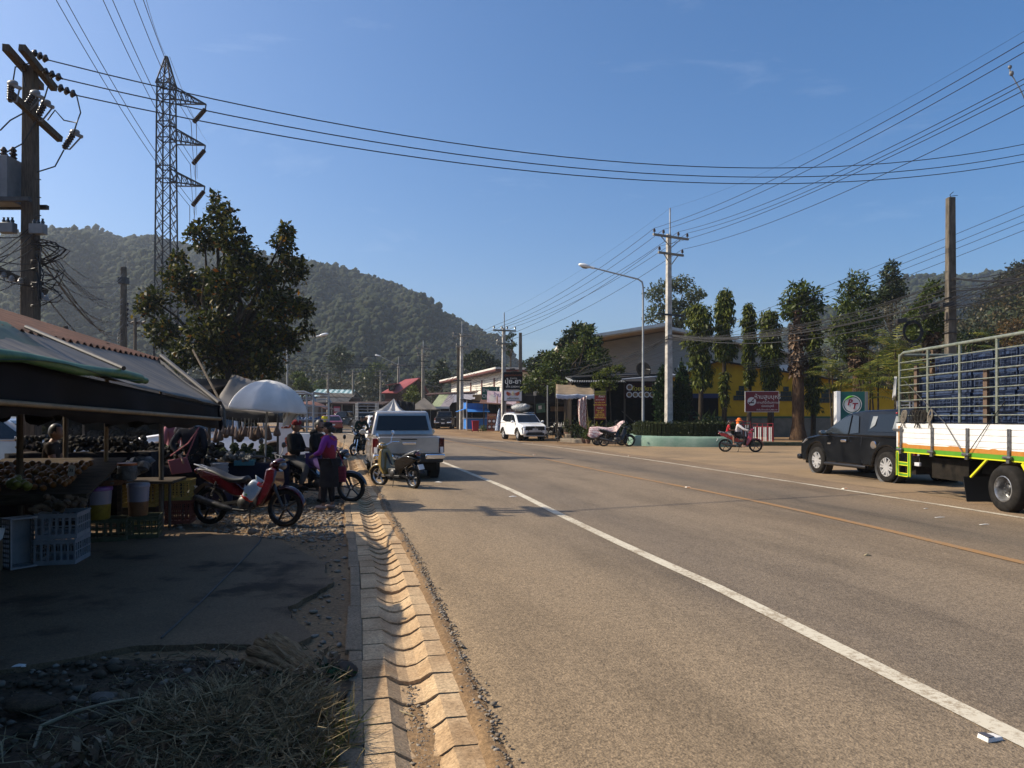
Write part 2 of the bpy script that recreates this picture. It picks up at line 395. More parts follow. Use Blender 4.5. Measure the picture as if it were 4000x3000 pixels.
def worn_paint(name,c,under,thr=.45):
    m=bpy.data.materials.new(name);m.use_nodes=True;nt=m.node_tree;N=nt.nodes;L=nt.links;b=N['Principled BSDF']
    b.inputs['Roughness'].default_value=.75;b.inputs['Specular IOR Level'].default_value=.3
    tc=N.new('ShaderNodeTexCoord');n1=N.new('ShaderNodeTexNoise');n1.inputs['Scale'].default_value=26;n1.inputs['Detail'].default_value=6;n1.inputs['Roughness'].default_value=.75
    L.new(tc.outputs['Object'],n1.inputs['Vector'])
    n4=N.new('ShaderNodeTexNoise');n4.inputs['Scale'].default_value=1.5;n4.inputs['Detail'].default_value=3;L.new(tc.outputs['Object'],n4.inputs['Vector'])
    av=N.new('ShaderNodeMath');av.operation='MULTIPLY_ADD';av.inputs[1].default_value=.5;L.new(n4.outputs['Fac'],av.inputs[0]);L.new(n1.outputs['Fac'],av.inputs[2])
    cr=N.new('ShaderNodeValToRGB');cr.color_ramp.elements[0].position=thr;cr.color_ramp.elements[1].position=thr+.16
    cr.color_ramp.elements[0].color=tuple(x*.8 for x in under)+(1,);cr.color_ramp.elements[1].color=tuple(x*.8 for x in c)+(1,)
    L.new(av.outputs[0],cr.inputs[0]);L.new(cr.outputs[0],b.inputs['Base Color'])
    return m
white_line=worn_paint('worn_white_paint',(.66,.60,.47),(.36,.29,.2),.62)
white_line2=worn_paint('worn_white_paint_far',(.62,.56,.44),(.30,.245,.18),.64)
yellow_line=worn_paint('worn_yellow_paint',(.34,.19,.075),(.25,.195,.14),.6)
ys=[-20,-8,-3,0]+[1+.5*i for i in range(60)]+[31+1.5*i for i in range(54)]+[114,122,132,145,160,180,210,260,330,450,700,1100,2200]
us=[-2500,-900,-400,-200,-110,-70,-45,-30,-20,-14,-10,-7,-5,-3.5,-2.2,-1.3,-.8,-.5,-.36,-.30,.30,.36,.8,1.6,3,5,7.5,10.5,14,18,24,34,50,75,110,170,280,500,1000,2500]
def gpt(u,y):
    z=gz(y)-.02
    if abs(u)<.31 and y<112:z-=.25
    if-14<u<-.5 and y<30:z+=.015*mnoise.noise(Vector((u*1.3,y*1.3,0)))-.004
    return(XD(min(y,190))+u,y,z)
mb=MB()
nu,nv=len(us),len(ys)
mb.add([gpt(u,y) for y in ys for u in us],[(j*nu+i,j*nu+i+1,(j+1)*nu+i+1,(j+1)*nu+i) for j in range(nv-1) for i in range(nu-1)])
tag(mb.build('ground',dirt,smooth=60),kind='structure')
    # road sheet with lateral/longitudinal coordinates
yr=[-20+.6*i for i in range(int(60/.6))]+[40+1.5*i for i in range(60)]+[131,140,152,166,182,188]
mb=MB();uvs=[];nk=15
for y in yr:
    a=XD(y)+.36+.035*mnoise.noise(Vector((0,y*2.1,3)))+.03*mnoise.noise(Vector((7,y*7,3)))
    b=XR(y)+1.7+.5*mnoise.noise(Vector((5,y*.6,1)))+.2*mnoise.noise(Vector((5,y*2.5,1)))
    for k in range(nk):
        t=(0,.004,.03,.07,.13,.2,.28,.36,.45,.54,.63,.72,.81,.92,1)[k];x=a+(b-a)*t
        mb.v.append((x,y,gz(y)+.012-(.022 if k in(0,nk-1) else 0)));uvs.append(((x-a)/(b-a)*11.5 if y>14 else(x-a),y))
for j in range(len(yr)-1):
    for k in range(nk-1):mb.f.append((j*nk+k,j*nk+k+1,(j+1)*nk+k+1,(j+1)*nk+k))
me=bpy.data.meshes.new('road');me.from_pydata(mb.v,[],mb.f);uv=me.uv_layers.new(name='UVMap')
for lp in me.loops:uv.data[lp.index].uv=uvs[lp.vertex_index]
me.materials.append(asphalt);me.shade_smooth()
o=bpy.data.objects.new('road',me);COL.objects.link(o);tag(o,kind='structure')
def line(name,fn,y0,y1,w,m,z=.018,step=.8):
    mb=MB();y=y0;k=0;wd=[]
    while y<y1:wd.append(y);y+=step if y<40 else step*2
    for i,y in enumerate(wd):
        sl=(fn(y+.1)-fn(y-.1))/.2;hw=w/2*math.sqrt(1+sl*sl)
        j=.012*mnoise.noise(Vector((y*3,1,w)))
        mb.v+=[(fn(y)-hw+j,y,gz(y)+z),(fn(y)+hw+j,y,gz(y)+z)]
        if i:mb.f.append((2*i-2,2*i-1,2*i+1,2*i))
    return tag(mb.build(name,m),kind='structure')
line('edge_line',XL,-10,120,.15,white_line)
line('edge_line',XR,-10,130,.13,white_line2)
line('centre_line',XY,-10,120,.15,yellow_line,.019)
        # forecourt of dusty asphalt to the right of the road
fore=ground_mat('forecourt_dust',[(.32,(.185,.158,.122)),(.52,(.255,.212,.155)),(.7,(.30,.24,.165))],40,.45,.5)
mb=MB();yf=[8+1.0*i for i in range(32)]+[39.3]
nk=12
for y in yf:
    a=XR(y)+1.2;b=40
    for k in range(nk):mb.v.append((a+(b-a)*k/(nk-1),y,gz(y)+.002+.0*k))
for j in range(len(yf)-1):
    for k in range(nk-1):mb.f.append((j*nk+k,j*nk+k+1,(j+1)*nk+k+1,(j+1)*nk+k))
tag(mb.build('forecourt',fore,smooth=60),kind='structure')
    # roadside drain of overlapping concrete channel tiles
mb=MB()
prof=[(-.285,.012),(-.143,.013),(-.12,-.008),(-.065,-.040),(0,-.053),(.065,-.040),(.12,-.008),(.143,.013),(.29,.012)]
y=-1.5;k=0;g=random.Random(4)
while y<40:
    sl=(XD(y+.1)-XD(y-.1))/.2;ln=.337/math.sqrt(1+sl*sl);y2=y+ln-.012
    tilt=g.uniform(.006,.024);jx=g.uniform(-.006,.006);jz=g.uniform(-.006,.004)
    rings=[]
    for yy,dz,q in((y+.0,tilt,0),(y+.012,tilt+.004,0),(y2,0.0,0)):
        s=(XD(yy+.1)-XD(yy-.1))/.2;c=1/math.sqrt(1+s*s);nx,ny=c,-s*c
        rings.append([(XD(yy)+(u+jx)*nx,yy+(u+jx)*ny,gz(yy)+h+jz+dz*(.12 if abs(u)>.2 else.3 if abs(u)>.12 else 1)) for u,h in prof])
    n=len(prof);o_=len(mb.v)
    for r in rings:mb.v+=r
    mb.v+=[(a,b_,c_-.06) for a,b_,c_ in rings[0]]
    for i in range(2):
        for j in range(n-1):mb.f.append((o_+i*n+j,o_+i*n+j+1,o_+(i+1)*n+j+1,o_+(i+1)*n+j))
    for j in range(n-1):mb.f.append((o_+3*n+j,o_+3*n+j+1,o_+j+1,o_+j))
    y+=ln;k+=1
tag(mb.build('drain',drain_conc,smooth=16),kind='structure')
        # dirt lying between drain and asphalt, and in the trough
mb=MB();yy=[-1.5+.22*i for i in range(190)]
for i,y in enumerate(yy):
    w=.04+.025*mnoise.noise(Vector((y*2.4,0,9)))
    c=XD(y)+.32
    h=.024+.012*mnoise.noise(Vector((y*5,4,2)))
    mb.v+=[(c-w-.02,y,gz(y)+.006),(c-.02,y,gz(y)+h),(c+w*.6,y,gz(y)+h+.004),(c+w+.04,y,gz(y)+.006)]
    if i:
        for k in range(3):mb.f.append((4*i-4+k,4*i-3+k,4*i+1+k,4*i+k))
tag(mb.build('dirt_strip',dirt,smooth=60),kind='structure')
mb=MB();g=random.Random(8)
for(y0,y1,w0) in((2.6,4.2,.075),(1.0,2.4,.08)):
    n=int((y1-y0)/.05)
    for i in range(n+1):
        y=y0+(y1-y0)*i/n;e=math.sin(math.pi*i/n)**.5
        w=w0*e*(1+.5*mnoise.noise(Vector((y*9,0,1))))
        zt=-.048+.013*e
        b=len(mb.v)
        mb.v+=[(XD(y)-w+.01,y,zt-.012+.012*abs(w)/.08),(XD(y)-.3*w,y,zt+.006*mnoise.noise(Vector((y*20,3,1)))),(XD(y)+.4*w,y,zt+.008*mnoise.noise(Vector((y*20,9,1)))),(XD(y)+w+.01,y,zt-.012+.012*abs(w)/.08)]
        if i:
            for k in range(3):mb.f.append((b-4+k,b-3+k,b+1+k,b+k))
tag(mb.build('drain_silt',dirt,smooth=60),kind='structure')
            # kerb strip left of the drain
mb=MB();y=.6;g=random.Random(5)
while y<26:
    ln=g.uniform(.5,.9);y2=y+ln-.012
    w=.115+g.uniform(-.02,.012);jz=g.uniform(-.008,.006)
    a0,a1=XD(y)-.290,XD(y2)-.290
    mb.add([(a0-w,y,-.05),(a0,y,-.05),(a1,y2,-.05),(a1-w,y2,-.05),(a0-w,y,.018+jz),(a0,y,.018+jz),(a1,y2,.018+jz),(a1-w,y2,.018+jz)],[(0,3,2,1),(4,5,6,7),(0,1,5,4),(1,2,6,5),(2,3,7,6),(3,0,4,7)])
    y+=ln
tag(mb.build('kerb_strip',kerb_conc,bevel=.012),kind='structure')
    # broken concrete paving in front of the market stall
pp=[(705,2076),(830,2085),(958,2099),(1094,2117),(1157,2153),(1220,2180),(1275,2207),(1265,2243),(1302,2280),(1225,2330),(1130,2379),(1139,2424),(1193,2460),(1220,2497),(1150,2530),(1085,2542),(904,2524),(720,2530),(542,2533),(400,2560),(271,2587),(150,2605),(54,2623),(-300,2650)]
pl=[G(*p) for p in pp]
poly=[]
for i in range(len(pl)-1):
    n=max(2,int((pl[i+1]-pl[i]).length/.06))
    for k in range(n):
        q=pl[i].lerp(pl[i+1],k/n)
        poly.append((q.x+.03*mnoise.noise(q*9)+.02*mnoise.noise(q*25),q.y+.045*mnoise.noise(q*9+Vector((5,5,5)))))
poly+=[(-5.2,4.4),(-9.5,6.5),(-11,11.5),(-6.3,10.9)]
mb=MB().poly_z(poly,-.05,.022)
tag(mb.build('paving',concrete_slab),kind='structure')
        # pebbles, loose stones
g=np.random.default_rng(3)
ICO=[(0,0,1),(.894,0,.447),(.276,.851,.447),(-.724,.526,.447),(-.724,-.526,.447),(.276,-.851,.447),(.724,.526,-.447),(-.276,.851,-.447),(-.894,0,-.447),(-.276,-.851,-.447),(.724,-.526,-.447),(0,0,-1)]
ICF=[(0,1,2),(0,2,3),(0,3,4),(0,4,5),(0,5,1),(1,6,2),(2,7,3),(3,8,4),(4,9,5),(5,10,1),(6,7,2),(7,8,3),(8,9,4),(9,10,5),(10,6,1),(11,7,6),(11,8,7),(11,9,8),(11,10,9),(11,6,10)]
def pebbles(name,pts,sizes,m,jit=.3,flat=.6):
    g=np.random.default_rng(len(pts));n=len(pts);B=np.array(ICO);V=np.empty((n,12,3))
    a=g.random(n)*6.28;ca,sa=np.cos(a),np.sin(a)
    for k in range(12):
        q=B[k]*(1+jit*g.normal(size=(n,3)))*np.array(sizes)[:,None]*np.array([1.15,.85,flat])
        V[:,k,0]=pts[:,0]+q[:,0]*ca-q[:,1]*sa;V[:,k,1]=pts[:,1]+q[:,0]*sa+q[:,1]*ca;V[:,k,2]=pts[:,2]+q[:,2]
    Q=(np.array(ICF)[None]+12*np.arange(n)[:,None,None]).reshape(-1,3)
    return npmesh(name,V.reshape(-1,3),Q,m)
stone_m=mat('pebble',(.25,.2,.15),rough=.9,island=[(0,(.17,.135,.10)),(.5,(.27,.22,.16)),(1,(.36,.31,.25))])
from mathutils.geometry import intersect_point_tri_2d
def in_poly(x,y):
    c=False;n=len(poly);j=n-1
    for i in range(n):
        xi,yi=poly[i];xj,yj=poly[j]
        if(yi>y)!=(yj>y) and x<(xj-xi)*(y-yi)/(yj-yi)+xi:c=not c
        j=i
    return c
pts=[];sz=[]
while len(pts)<9000:
    y=rnd(1.6,20) if R_.random()<.5 else rnd(9.5,14.5);x=XD(y)-.45-abs(R_.gauss(0,1.7))
    if in_poly(x,y):continue
    s=min(.04,.004+.008*abs(R_.gauss(0,1))**1.7)*(1.0 if y<9 else 1.2);pts.append((x,y,-.014+s*.2));sz.append(s)
tag(pebbles('gravel',np.array(pts),np.array(sz),stone_m,flat=.42),'loose gravel and small stones beside the drain','gravel',kind='stuff')
pts=[];sz=[]
for _ in range(1500):
    y=rnd(2.2,15)**1.0;x=XD(y)+.33+R_.gauss(.03,.03)
    s=.004+.006*abs(R_.gauss(0,1));pts.append((x,y,.024+s*.2));sz.append(s)
for _ in range(500):
    y=rnd(2.4,4.4);x=XD(y)+R_.gauss(0,.05);s=.003+.004*abs(R_.gauss(0,1));pts.append((x,y,-.037));sz.append(s)
tag(pebbles('grit',np.array(pts),np.array(sz),stone_m),'crumbs of stone along the broken asphalt edge','grit',kind='stuff')
    # ================================================================ hills
def lerp_tab(tab,x):
    if x<=tab[0][0]:return tab[0][1]
    for(a,b),(c,d) in zip(tab,tab[1:]):
        if x<=c:return b+(d-b)*(x-a)/(c-a)
    return tab[-1][1]
SKY1=[(-1400,1010),(-600,985),(0,945),(120,920),(200,912),(330,918),(450,938),(600,958),(800,975),(1000,1005),(1175,1045),(1270,1052),(1360,1072),(1450,1108),(1540,1132),(1630,1178),(1720,1232),(1810,1282),(1880,1322),(1935,1343),(1985,1385),(2008,1430),(2030,1560),(2080,1640),(2400,1650)]
def hill(name,tab,r0,r1,r2,u0,u1,nu,nv,m,amp):
    V=np.zeros(((nu+1)*(nv+1),3));k=0
    for j in range(nv+1):
        t=j/nv
        for i in range(nu+1):
            u=u0+(u1-u0)*i/nu
            if t<.75:s=t/.75;d=r0+(r1-r0)*s;h=s*s*(3-2*s)*.45+s*.55
            else:s=(t-.75)/.25;d=r1+(r2-r1)*s;h=1-s*s
            top=max(0,(HY-lerp_tab(tab,u))/F*r1)
            nzv=(mnoise.noise(Vector((u*.0045+d*.002,d*.004,1)))*.30+mnoise.noise(Vector((u*.012,d*.010,5)))*.10)*(1-abs(2*min(t/.75,1)-1)**1.5)
            z=top*max(0,h+nzv)
            V[k]=((u-2000)/F*d,d,z+.3+CH*(h>.1));k+=1
    Q=np.array([(j*(nu+1)+i,j*(nu+1)+i+1,(j+1)*(nu+1)+i+1,(j+1)*(nu+1)+i) for j in range(nv) for i in range(nu)])
    o=npmesh(name,V,Q,m);o.data.shade_smooth()
    return tag(o,kind='structure'),V.reshape(nv+1,nu+1,3)
hill_m=mat('hill_ground',(.035,.05,.02),(.07,.075,.035),rough=.95,scale=.05)
def forest(name,Vg,n,r,m,label,seed,jmax=.8,hz=1.0,cond=None):
    gg=np.random.default_rng(seed);nv,nu=Vg.shape[0]-1,Vg.shape[1]-1
    a=gg.random(n*2)*nu;b=(gg.random(n*2)**.8)*nv*jmax
    i=np.minimum(a.astype(int),nu-1);j=np.minimum(b.astype(int),nv-1);fa=(a-i)[:,None];fb=(b-j)[:,None]
    p=(Vg[j,i]*(1-fa)+Vg[j,i+1]*fa)*(1-fb)+(Vg[j+1,i]*(1-fa)+Vg[j+1,i+1]*fa)*fb
    p=p[p[:,2]>2.0][:n];n=len(p)
    # each crown: several lobes, each a rough lump
    s=r*(.55+.9*gg.random(n)**1.5)
    cs=[];ss=[];tone=[]
    for l in range(3):
        off=gg.normal(size=(n,3))*np.array([.55,.55,.4]);off[:,2]+=.45*hz
        cs.append(p+off*s[:,None]);ss.append(s*(.42+.3*gg.random(n)))
    C=np.concatenate(cs);S=np.concatenate(ss);k=len(C)
    B=np.array(ICO);V=np.empty((k,12,3))
    for q in range(12):V[:,q]=C+B[q]*S[:,None]*(1+.25*gg.normal(size=(k,3)))*np.array([1,1,.95])
    Q=(np.array(ICF)[None]+12*np.arange(k)[:,None,None]).reshape(-1,3)
    o=npmesh(name,V.reshape(-1,3),Q,m)
    return tag(o,label,'forest',kind='stuff')
forest_m=mat('forest_crowns',(.018,.028,.01),(.045,.052,.022),rough=.95,scale=.9,detail=8,lo=.3,hi=.7,bump=1,bscale=1.6,island=[(0,(.02,.03,.014)),(.5,(.028,.038,.017)),(.8,(.042,.05,.023)),(.94,(.052,.046,.03)),(1,(.062,.06,.038))])
h1,V1=hill('hill',SKY1,230,560,760,-900,2100,130,30,hill_m,1)
forest('hill_forest',V1,25000,2.7,forest_m,'dense forest covering the big hill behind the village',11)
SKY2=[(2500,1640),(2900,1500),(3040,1330),(3160,1265),(3290,1215),(3450,1150),(3530,1105),(3600,1092),(3700,1098),(3800,1088),(3880,1075),(3915,1070),(3950,1088),(4000,1105),(4300,1080),(5200,1000)]
h2,V2=hill('hill',SKY2,300,620,800,2500,5000,70,24,hill_m,1)
forest('hill_forest',V2,8000,3.2,forest_m,'forest on the far low hill at the right edge',12)
SKY3=[(2700,1640),(3100,1560),(3500,1420),(3600,1330),(3700,1280),(3800,1235),(3880,1190),(3950,1130),(4100,1085),(5200,950)]
h3,V3=hill('hill',SKY3,75,150,230,3000,5000,50,22,hill_m,1)
g2=np.random.default_rng(5)
idx=g2.random((9000,2));nvv,nuu=V3.shape[0]-1,V3.shape[1]-1
a_=idx[:,0]*nuu;b_=idx[:,1]*nvv*.78;i_=a_.astype(int);j_=b_.astype(int)
slope_pts=V3[j_,i_]+(V3[j_,i_+1]-V3[j_,i_])*(a_-i_)[:,None]
        # ================================================================ haze: one box of thin air round the whole place
hz=bpy.data.materials.new('haze');hz.use_nodes=True;nt=hz.node_tree;nt.nodes.remove(nt.nodes['Principled BSDF'])
pv=nt.nodes.new('ShaderNodeVolumePrincipled');pv.inputs['Color'].default_value=(.72,.84,1,1);pv.inputs['Density'].default_value=.00029;pv.inputs['Anisotropy'].default_value=.35
nt.links.new(pv.outputs[0],nt.nodes['Material Output'].inputs['Volume'])
mb=MB().box(-1400,1400,-120,1300,-1.5,215)
o=mb.build('haze',hz);tag(o,'thin blue haze filling the valley','haze',kind='stuff')
        # ================================================================ poles, pylon, lamps, wires
wood=mat('weathered_pole',(.085,.07,.055),(.17,.14,.105),rough=.9,scale=3,aniso=(8,8,1),bump=.6,bscale=8)
conc=mat('pole_concrete',(.36,.34,.30),(.55,.52,.46),rough=.85,scale=2.5,bump=.3,bscale=40)
conc_dark=mat('old_pole_concrete',(.09,.08,.065),(.22,.19,.15),rough=.9,scale=2,aniso=(3,3,.7),bump=.4,bscale=30)
conc_far=mat('far_pole_concrete',(.24,.22,.18),(.36,.33,.27),rough=.9,scale=1)
steel=mat('galvanised_steel',(.30,.31,.32),(.42,.43,.44),rough=.45,metal=.6,scale=4)
steel_dk=mat('dark_steel',(.035,.035,.038),(.07,.065,.06),rough=.5,metal=.4,scale=5)
cable_m=mat('cable_black',(.012,.012,.013),rough=.5)
insul=mat('brown_porcelain',(.03,.016,.01),rough=.2,coat=.4)
insul_g=mat('grey_porcelain',(.3,.3,.29),rough=.3)
grey_box=mat('grey_equipment',(.17,.18,.18),(.25,.25,.25),rough=.5,scale=3)
lamp_glass=mat('lamp_glass',(.75,.76,.74),rough=.15,coat=.5)
paint_grey=mat('lamp_post_paint',(.30,.32,.32),(.42,.43,.42),rough=.5,metal=.3,scale=2)
def pin(mb,c,h=.28,r=.055):
    mb.lathe([(.02,0),(.02,h*.3),(r,h*.32),(r*.75,h*.5),(r*1.0,h*.55),(r*.7,h*.75),(r*.85,h*.8),(.02,h)],10,T(*c))
WIRE_P={}
def power_pole(label,px,d,y_top,y_arm,w=.36,arms=((0,2.6,4),(1,1.9,2)),pipe=True,m=None,dir_=None,key=None,group='concrete power poles along the street',py_low=None,boxes=False):
    x=PX(px,d);b=gz(d);ht=PZ(y_arm,d)-b;top=PZ(y_top,d)-b
    sl=(XR(d+1)-XR(d-1))/2;rot=-math.atan(sl) if dir_ is None else dir_
    t=thing('power_pole',label,'power pole',(x,d,b),-rot*0+math.atan2(-sl,1)*0,group)
    t.rotation_euler=(0,0,-math.atan(sl))
    m=m or conc
    mb=MB()
    mb.add([(-w/2,-w/2*.7,0),(w/2,-w/2*.7,0),(w/2,w/2*.7,0),(-w/2,w/2*.7,0),(-w*.3,-w*.21,ht+.15),(w*.3,-w*.21,ht+.15),(w*.3,w*.21,ht+.15),(-w*.3,w*.21,ht+.15)],[(0,3,2,1),(4,5,6,7),(0,1,5,4),(1,2,6,5),(2,3,7,6),(3,0,4,7)])
    mb.build('shaft',m,t,bevel=.025)
    if pipe:
        MB().tube([(0,-.12,ht-.6),(0,-.12,top)],.045,8).build('mast_pipe',steel,t)
    pts=[]
    for k,(lv,L_,n) in enumerate(arms):
        z=ht-.05-lv*1.05
        a=MB().box(-L_/2,L_/2,-w*.35-.11,-w*.35,z-.06,z+.06)
        a.bar((-L_*.28,-w*.35-.05,z-.05),(-.05,-w*.35-.05,z-.6),.04);a.bar((L_*.28,-w*.35-.05,z-.05),(.05,-w*.35-.05,z-.6),.04)
        a.build('crossarm',conc_far if m is not steel_dk else steel_dk,t,smooth=30)
        xs=[-L_/2+.08,-L_/2+.75,L_/2-.75,L_/2-.08] if n==4 else[-L_/2+.08,L_/2-.08]
        for q in xs:
            im=MB();pin(im,(q,-w*.35-.055,z+.06),.3,.085);im.build('insulator',insul,t,smooth=60)
            pts.append(Vector((q,-w*.35-.055,z+.36)))
    if py_low:
        z=PZ(py_low,d)-b
        MB().box(-.95,.95,-w*.4-.08,-w*.4,z-.05,z+.05).build('cable_bracket',steel_dk,t)
    M=Matrix.Translation(t.location)@RZ(t.rotation_euler[2])
    if key:WIRE_P[key]=[M@p for p in pts]+[M@Vector((0,-.12,top))]
    return t
def cable(p0,p1,sag,r,label,group,name='power_line',m=None,n=18,cat='cable'):
    p0,p1=Vector(p0),Vector(p1)
    pts=[p0.lerp(p1,i/n)-Vector((0,0,sag*4*(i/n)*(1-i/n))) for i in range(n+1)]
    o=MB().tube(pts,r*.72,5).build(name,m or cable_m,smooth=60)
    return tag(o,label,cat,group)
power_pole('tall pale concrete power pole behind the clipped hedge, nearest on the right side',2612,42,815,925,.44,((0,2.6,4),(.95,1.85,2)),key='A',py_low=1232)
power_pole('concrete power pole with two crossarms rising behind the black fertiliser sign',1968,58,1222,1290,.42,((0,1.95,4),(1,1.35,2)),key='B')
power_pole('concrete power pole beside a dark leaning post, above the white building',1803,72,1256,1312,.42,((0,2.0,4),(1,1.3,2)),key='C',py_low=1486)
power_pole('grey power pole with small transformer box left of the red roofed house corner',1652,86,1329,1360,.42,((0,1.9,4),(.8,1.5,2)),key='D',m=conc_far,py_low=1412)
power_pole('slim power pole in front of the red roofed house',1556,104,1394,1425,.4,((0,2.2,2),),key='E',m=conc_far)
power_pole('paired thin power pole left of the red roofed house, carrying a double crossarm',1487,112,1412,1450,.36,((0,2.0,4),(.6,2.0,2)),key='Fp',m=conc_far,pipe=False)
power_pole('thin power pole at the right end of the turquoise roof',1379,108,1428,1452,.38,((0,2.4,2),),key='Gp',m=conc_far,pipe=False)
power_pole('thin power pole standing before the middle of the turquoise roof',1281,98,1437,1463,.38,((0,1.9,2),),key='Hp',m=conc_far,pipe=False)
power_pole('thin power pole just right of the white parasol among far trees',1163,92,1458,1480,.34,((0,1.9,2),),key='Ip',m=conc_far,pipe=False)
    # bare posts
def post(label,px,d,y_top,w,m,top=None,name='utility_pole',y_base=None):
    x=PX(px,d);b=gz(d)
    t=thing(name,label,'pole',(x,d,b))
    h=PZ(y_top,d)-b
    MB().add([(-w/2,-w/2*.8,0),(w/2,-w/2*.8,0),(w/2,w/2*.8,0),(-w/2,w/2*.8,0),(-w*.36,-w*.3,h),(w*.36,-w*.3,h),(w*.36,w*.3,h),(-w*.36,w*.3,h)],[(0,3,2,1),(4,5,6,7),(0,1,5,4),(1,2,6,5),(2,3,7,6),(3,0,4,7)]).build('shaft',m,t,bevel=.02)
    return t
post('dark bare post without crossarms right of the black sign',2033,70,1300,.42,conc_dark)
post('dark old post leaning against the pale power pole above the white building',1790,72.5,1350,.36,conc_dark)
rp=post('old square concrete pole with stained sides behind the crate truck',3713,25,772,.34,conc_dark)
mb=MB().tube([(-.02,0,7.72+1.6),(.02,-.05,9.5),(.14,-.05,9.62)],.01,5)
mb=MB();h_=PZ(772,25)
mb.tube([(0,0,h_),(-.02,0,h_+.1),(.1,0,h_+.2)],.012,5);mb.tube([(0,0,h_+.05),(.25,0,h_+.08)],.01,5);mb.build('wire_stub',cable_m,rp)
for q in(.35,1.0,1.9,2.8):pass
cl=MB()
for zz in(PZ(1165,25),PZ(1190,25),PZ(1250,25),PZ(1300,25)):cl.box(-.19,.19,-.16,.16,zz-.012,zz+.012)
cl.build('clamp_band',steel_dk,rp)
p2_=post('round dark pole with small side insulators, standing behind the stall roof',483,38,1043,.34,conc_dark)
g=random.Random(3);im=MB()
for zz in(1200,1222,1240,1258,1282):
    z=PZ(zz,38);pin(im,(.24,-.05,z),.16,.06);im.bar((0,-.05,z+.04),(.26,-.05,z+.04),.03)
for zz in(1170,1185,1200,1215,1230,1245):
    z=PZ(zz,38)+2;pin(im,(-.24,-.05,z-4.0),.14,.05)
im.build('insulator_rack',insul,p2_,smooth=60)
MB().box(-.2,.2,-.2,.2,PZ(1115,38),PZ(1090,38)).build('clamp_band',steel_dk,p2_)
t=thing('utility_pole','short thin post with a small crossarm between the round dark pole and the leafy tree','pole',(PX(528,46),46,gz(46)))
MB().tube([(0,0,0),(0,0,PZ(1242,46)-gz(46))],.11,8).build('shaft',conc_dark,t)
z=PZ(1262,46)-gz(46)
a=MB().bar((-.45,0,z+.12),(.5,0,z-.1),.1);a.build('crossarm',wood,t)
im=MB()
for q in(-.3,.05,.4):im.tube([(q,0,z),(q+.3,-.05,z+.12)],[.06,.05],7)
im.build('insulator',insul,t)
    # spare cable coil and splice boxes on the bundle at the right
def splice(px,py,d,L_,label,name='splice_box'):
    p=P(px,py,d);o=MB().obox((0,0,0),(L_,.14,.16),RY(RAD(-8)).to_3x3()).build(name,steel_dk,bevel=.02);o.location=p
    tag(o,label,'junction box','cable junction boxes hung on the wire bundle')
splice(3520,1253,24,.34,'black cable box hanging above the cable coil');splice(3645,1196,25,.26,'black cable box hung just left of the stained square pole');splice(3700,1190,24.6,.42,'black cable box strapped on the stained square pole')
cm=MB();g=random.Random(2)
for k in range(7):
    r=.29+g.uniform(-.03,.04);cx,cz=g.uniform(-.02,.02),g.uniform(-.02,.02)
    cm.tube([(cx+r*math.cos(a*.2618),g.uniform(-.02,.02),cz+r*math.sin(a*.2618)*1.12) for a in range(25)],.014,5,False)
o=cm.build('cable_coil',cable_m,smooth=60);o.location=P(3566,1295,24);tag(o,'round coil of spare black cable hanging under the wire bundle','cable coil')
cm=MB()
for k in range(5):
    r=.16+g.uniform(-.04,.05);cx=g.uniform(-.7,.5)
    cm.tube([(cx+r*math.cos(a*.3491),g.uniform(-.03,.03),r*math.sin(a*.3491)) for a in range(19)],.009,5,False)
o=cm.build('cable_coil',cable_m,smooth=60);o.location=P(3640,1225,24.8);tag(o,'tangle of small black cable loops beside the stained square pole','cable coil')
    # ---- street lamps
def street_lamp(label,px,d,y_top,dx,y_head,r=.085,hl=.75):
    x=PX(px,d);b=gz(d);t=thing('street_lamp',label,'street lamp',(x,d,b),0,'street lamps on bent arms')
    h=PZ(y_top,d)-b;ex=dx;ez=PZ(y_head,d)-b
    s=1 if dx>0 else-1
    MB().tube([(0,0,0),(0,0,h*.5),(0,0,h-.45),(s*.05,0,h-.15),(s*.28,0,h+.02),(ex*.5,0,h+.02+(ez-h)*.45),(ex-s*hl*.75,0,ez-.12)],[r,r*.8,r*.62,r*.6,r*.55,r*.5,r*.45],10).build('post',paint_grey,t,smooth=60)
    hm=MB().sphere((0,0,0),(hl/2,.17,.13),14,8,RY(RAD(-s*14)).to_3x3());hm.tube([(-s*hl*.75,0,-.14),(-s*hl*.3,0,-.04)],.07,8)
    ho=hm.build('lamp_head',lamp_glass,t,smooth=60);ho.location=(ex-s*.05,0,ez)
    MB().sphere((0,0,-.05),(hl*.32,.13,.12),12,6,RY(RAD(-s*14)).to_3x3()).build('lamp_cover',insul_g,ho,smooth=60)
street_lamp('tall street lamp with a long arm reaching left, in front of the restaurant',2512,41.6,1092,-3.45,1038)
street_lamp('street lamp rising right of the leafy tree, arm reaching right',1122,55,1330,2.85,1308)
street_lamp('far street lamp before the red roofed house, arm reaching left',1561,105,1424,-3.3,1389,.07)
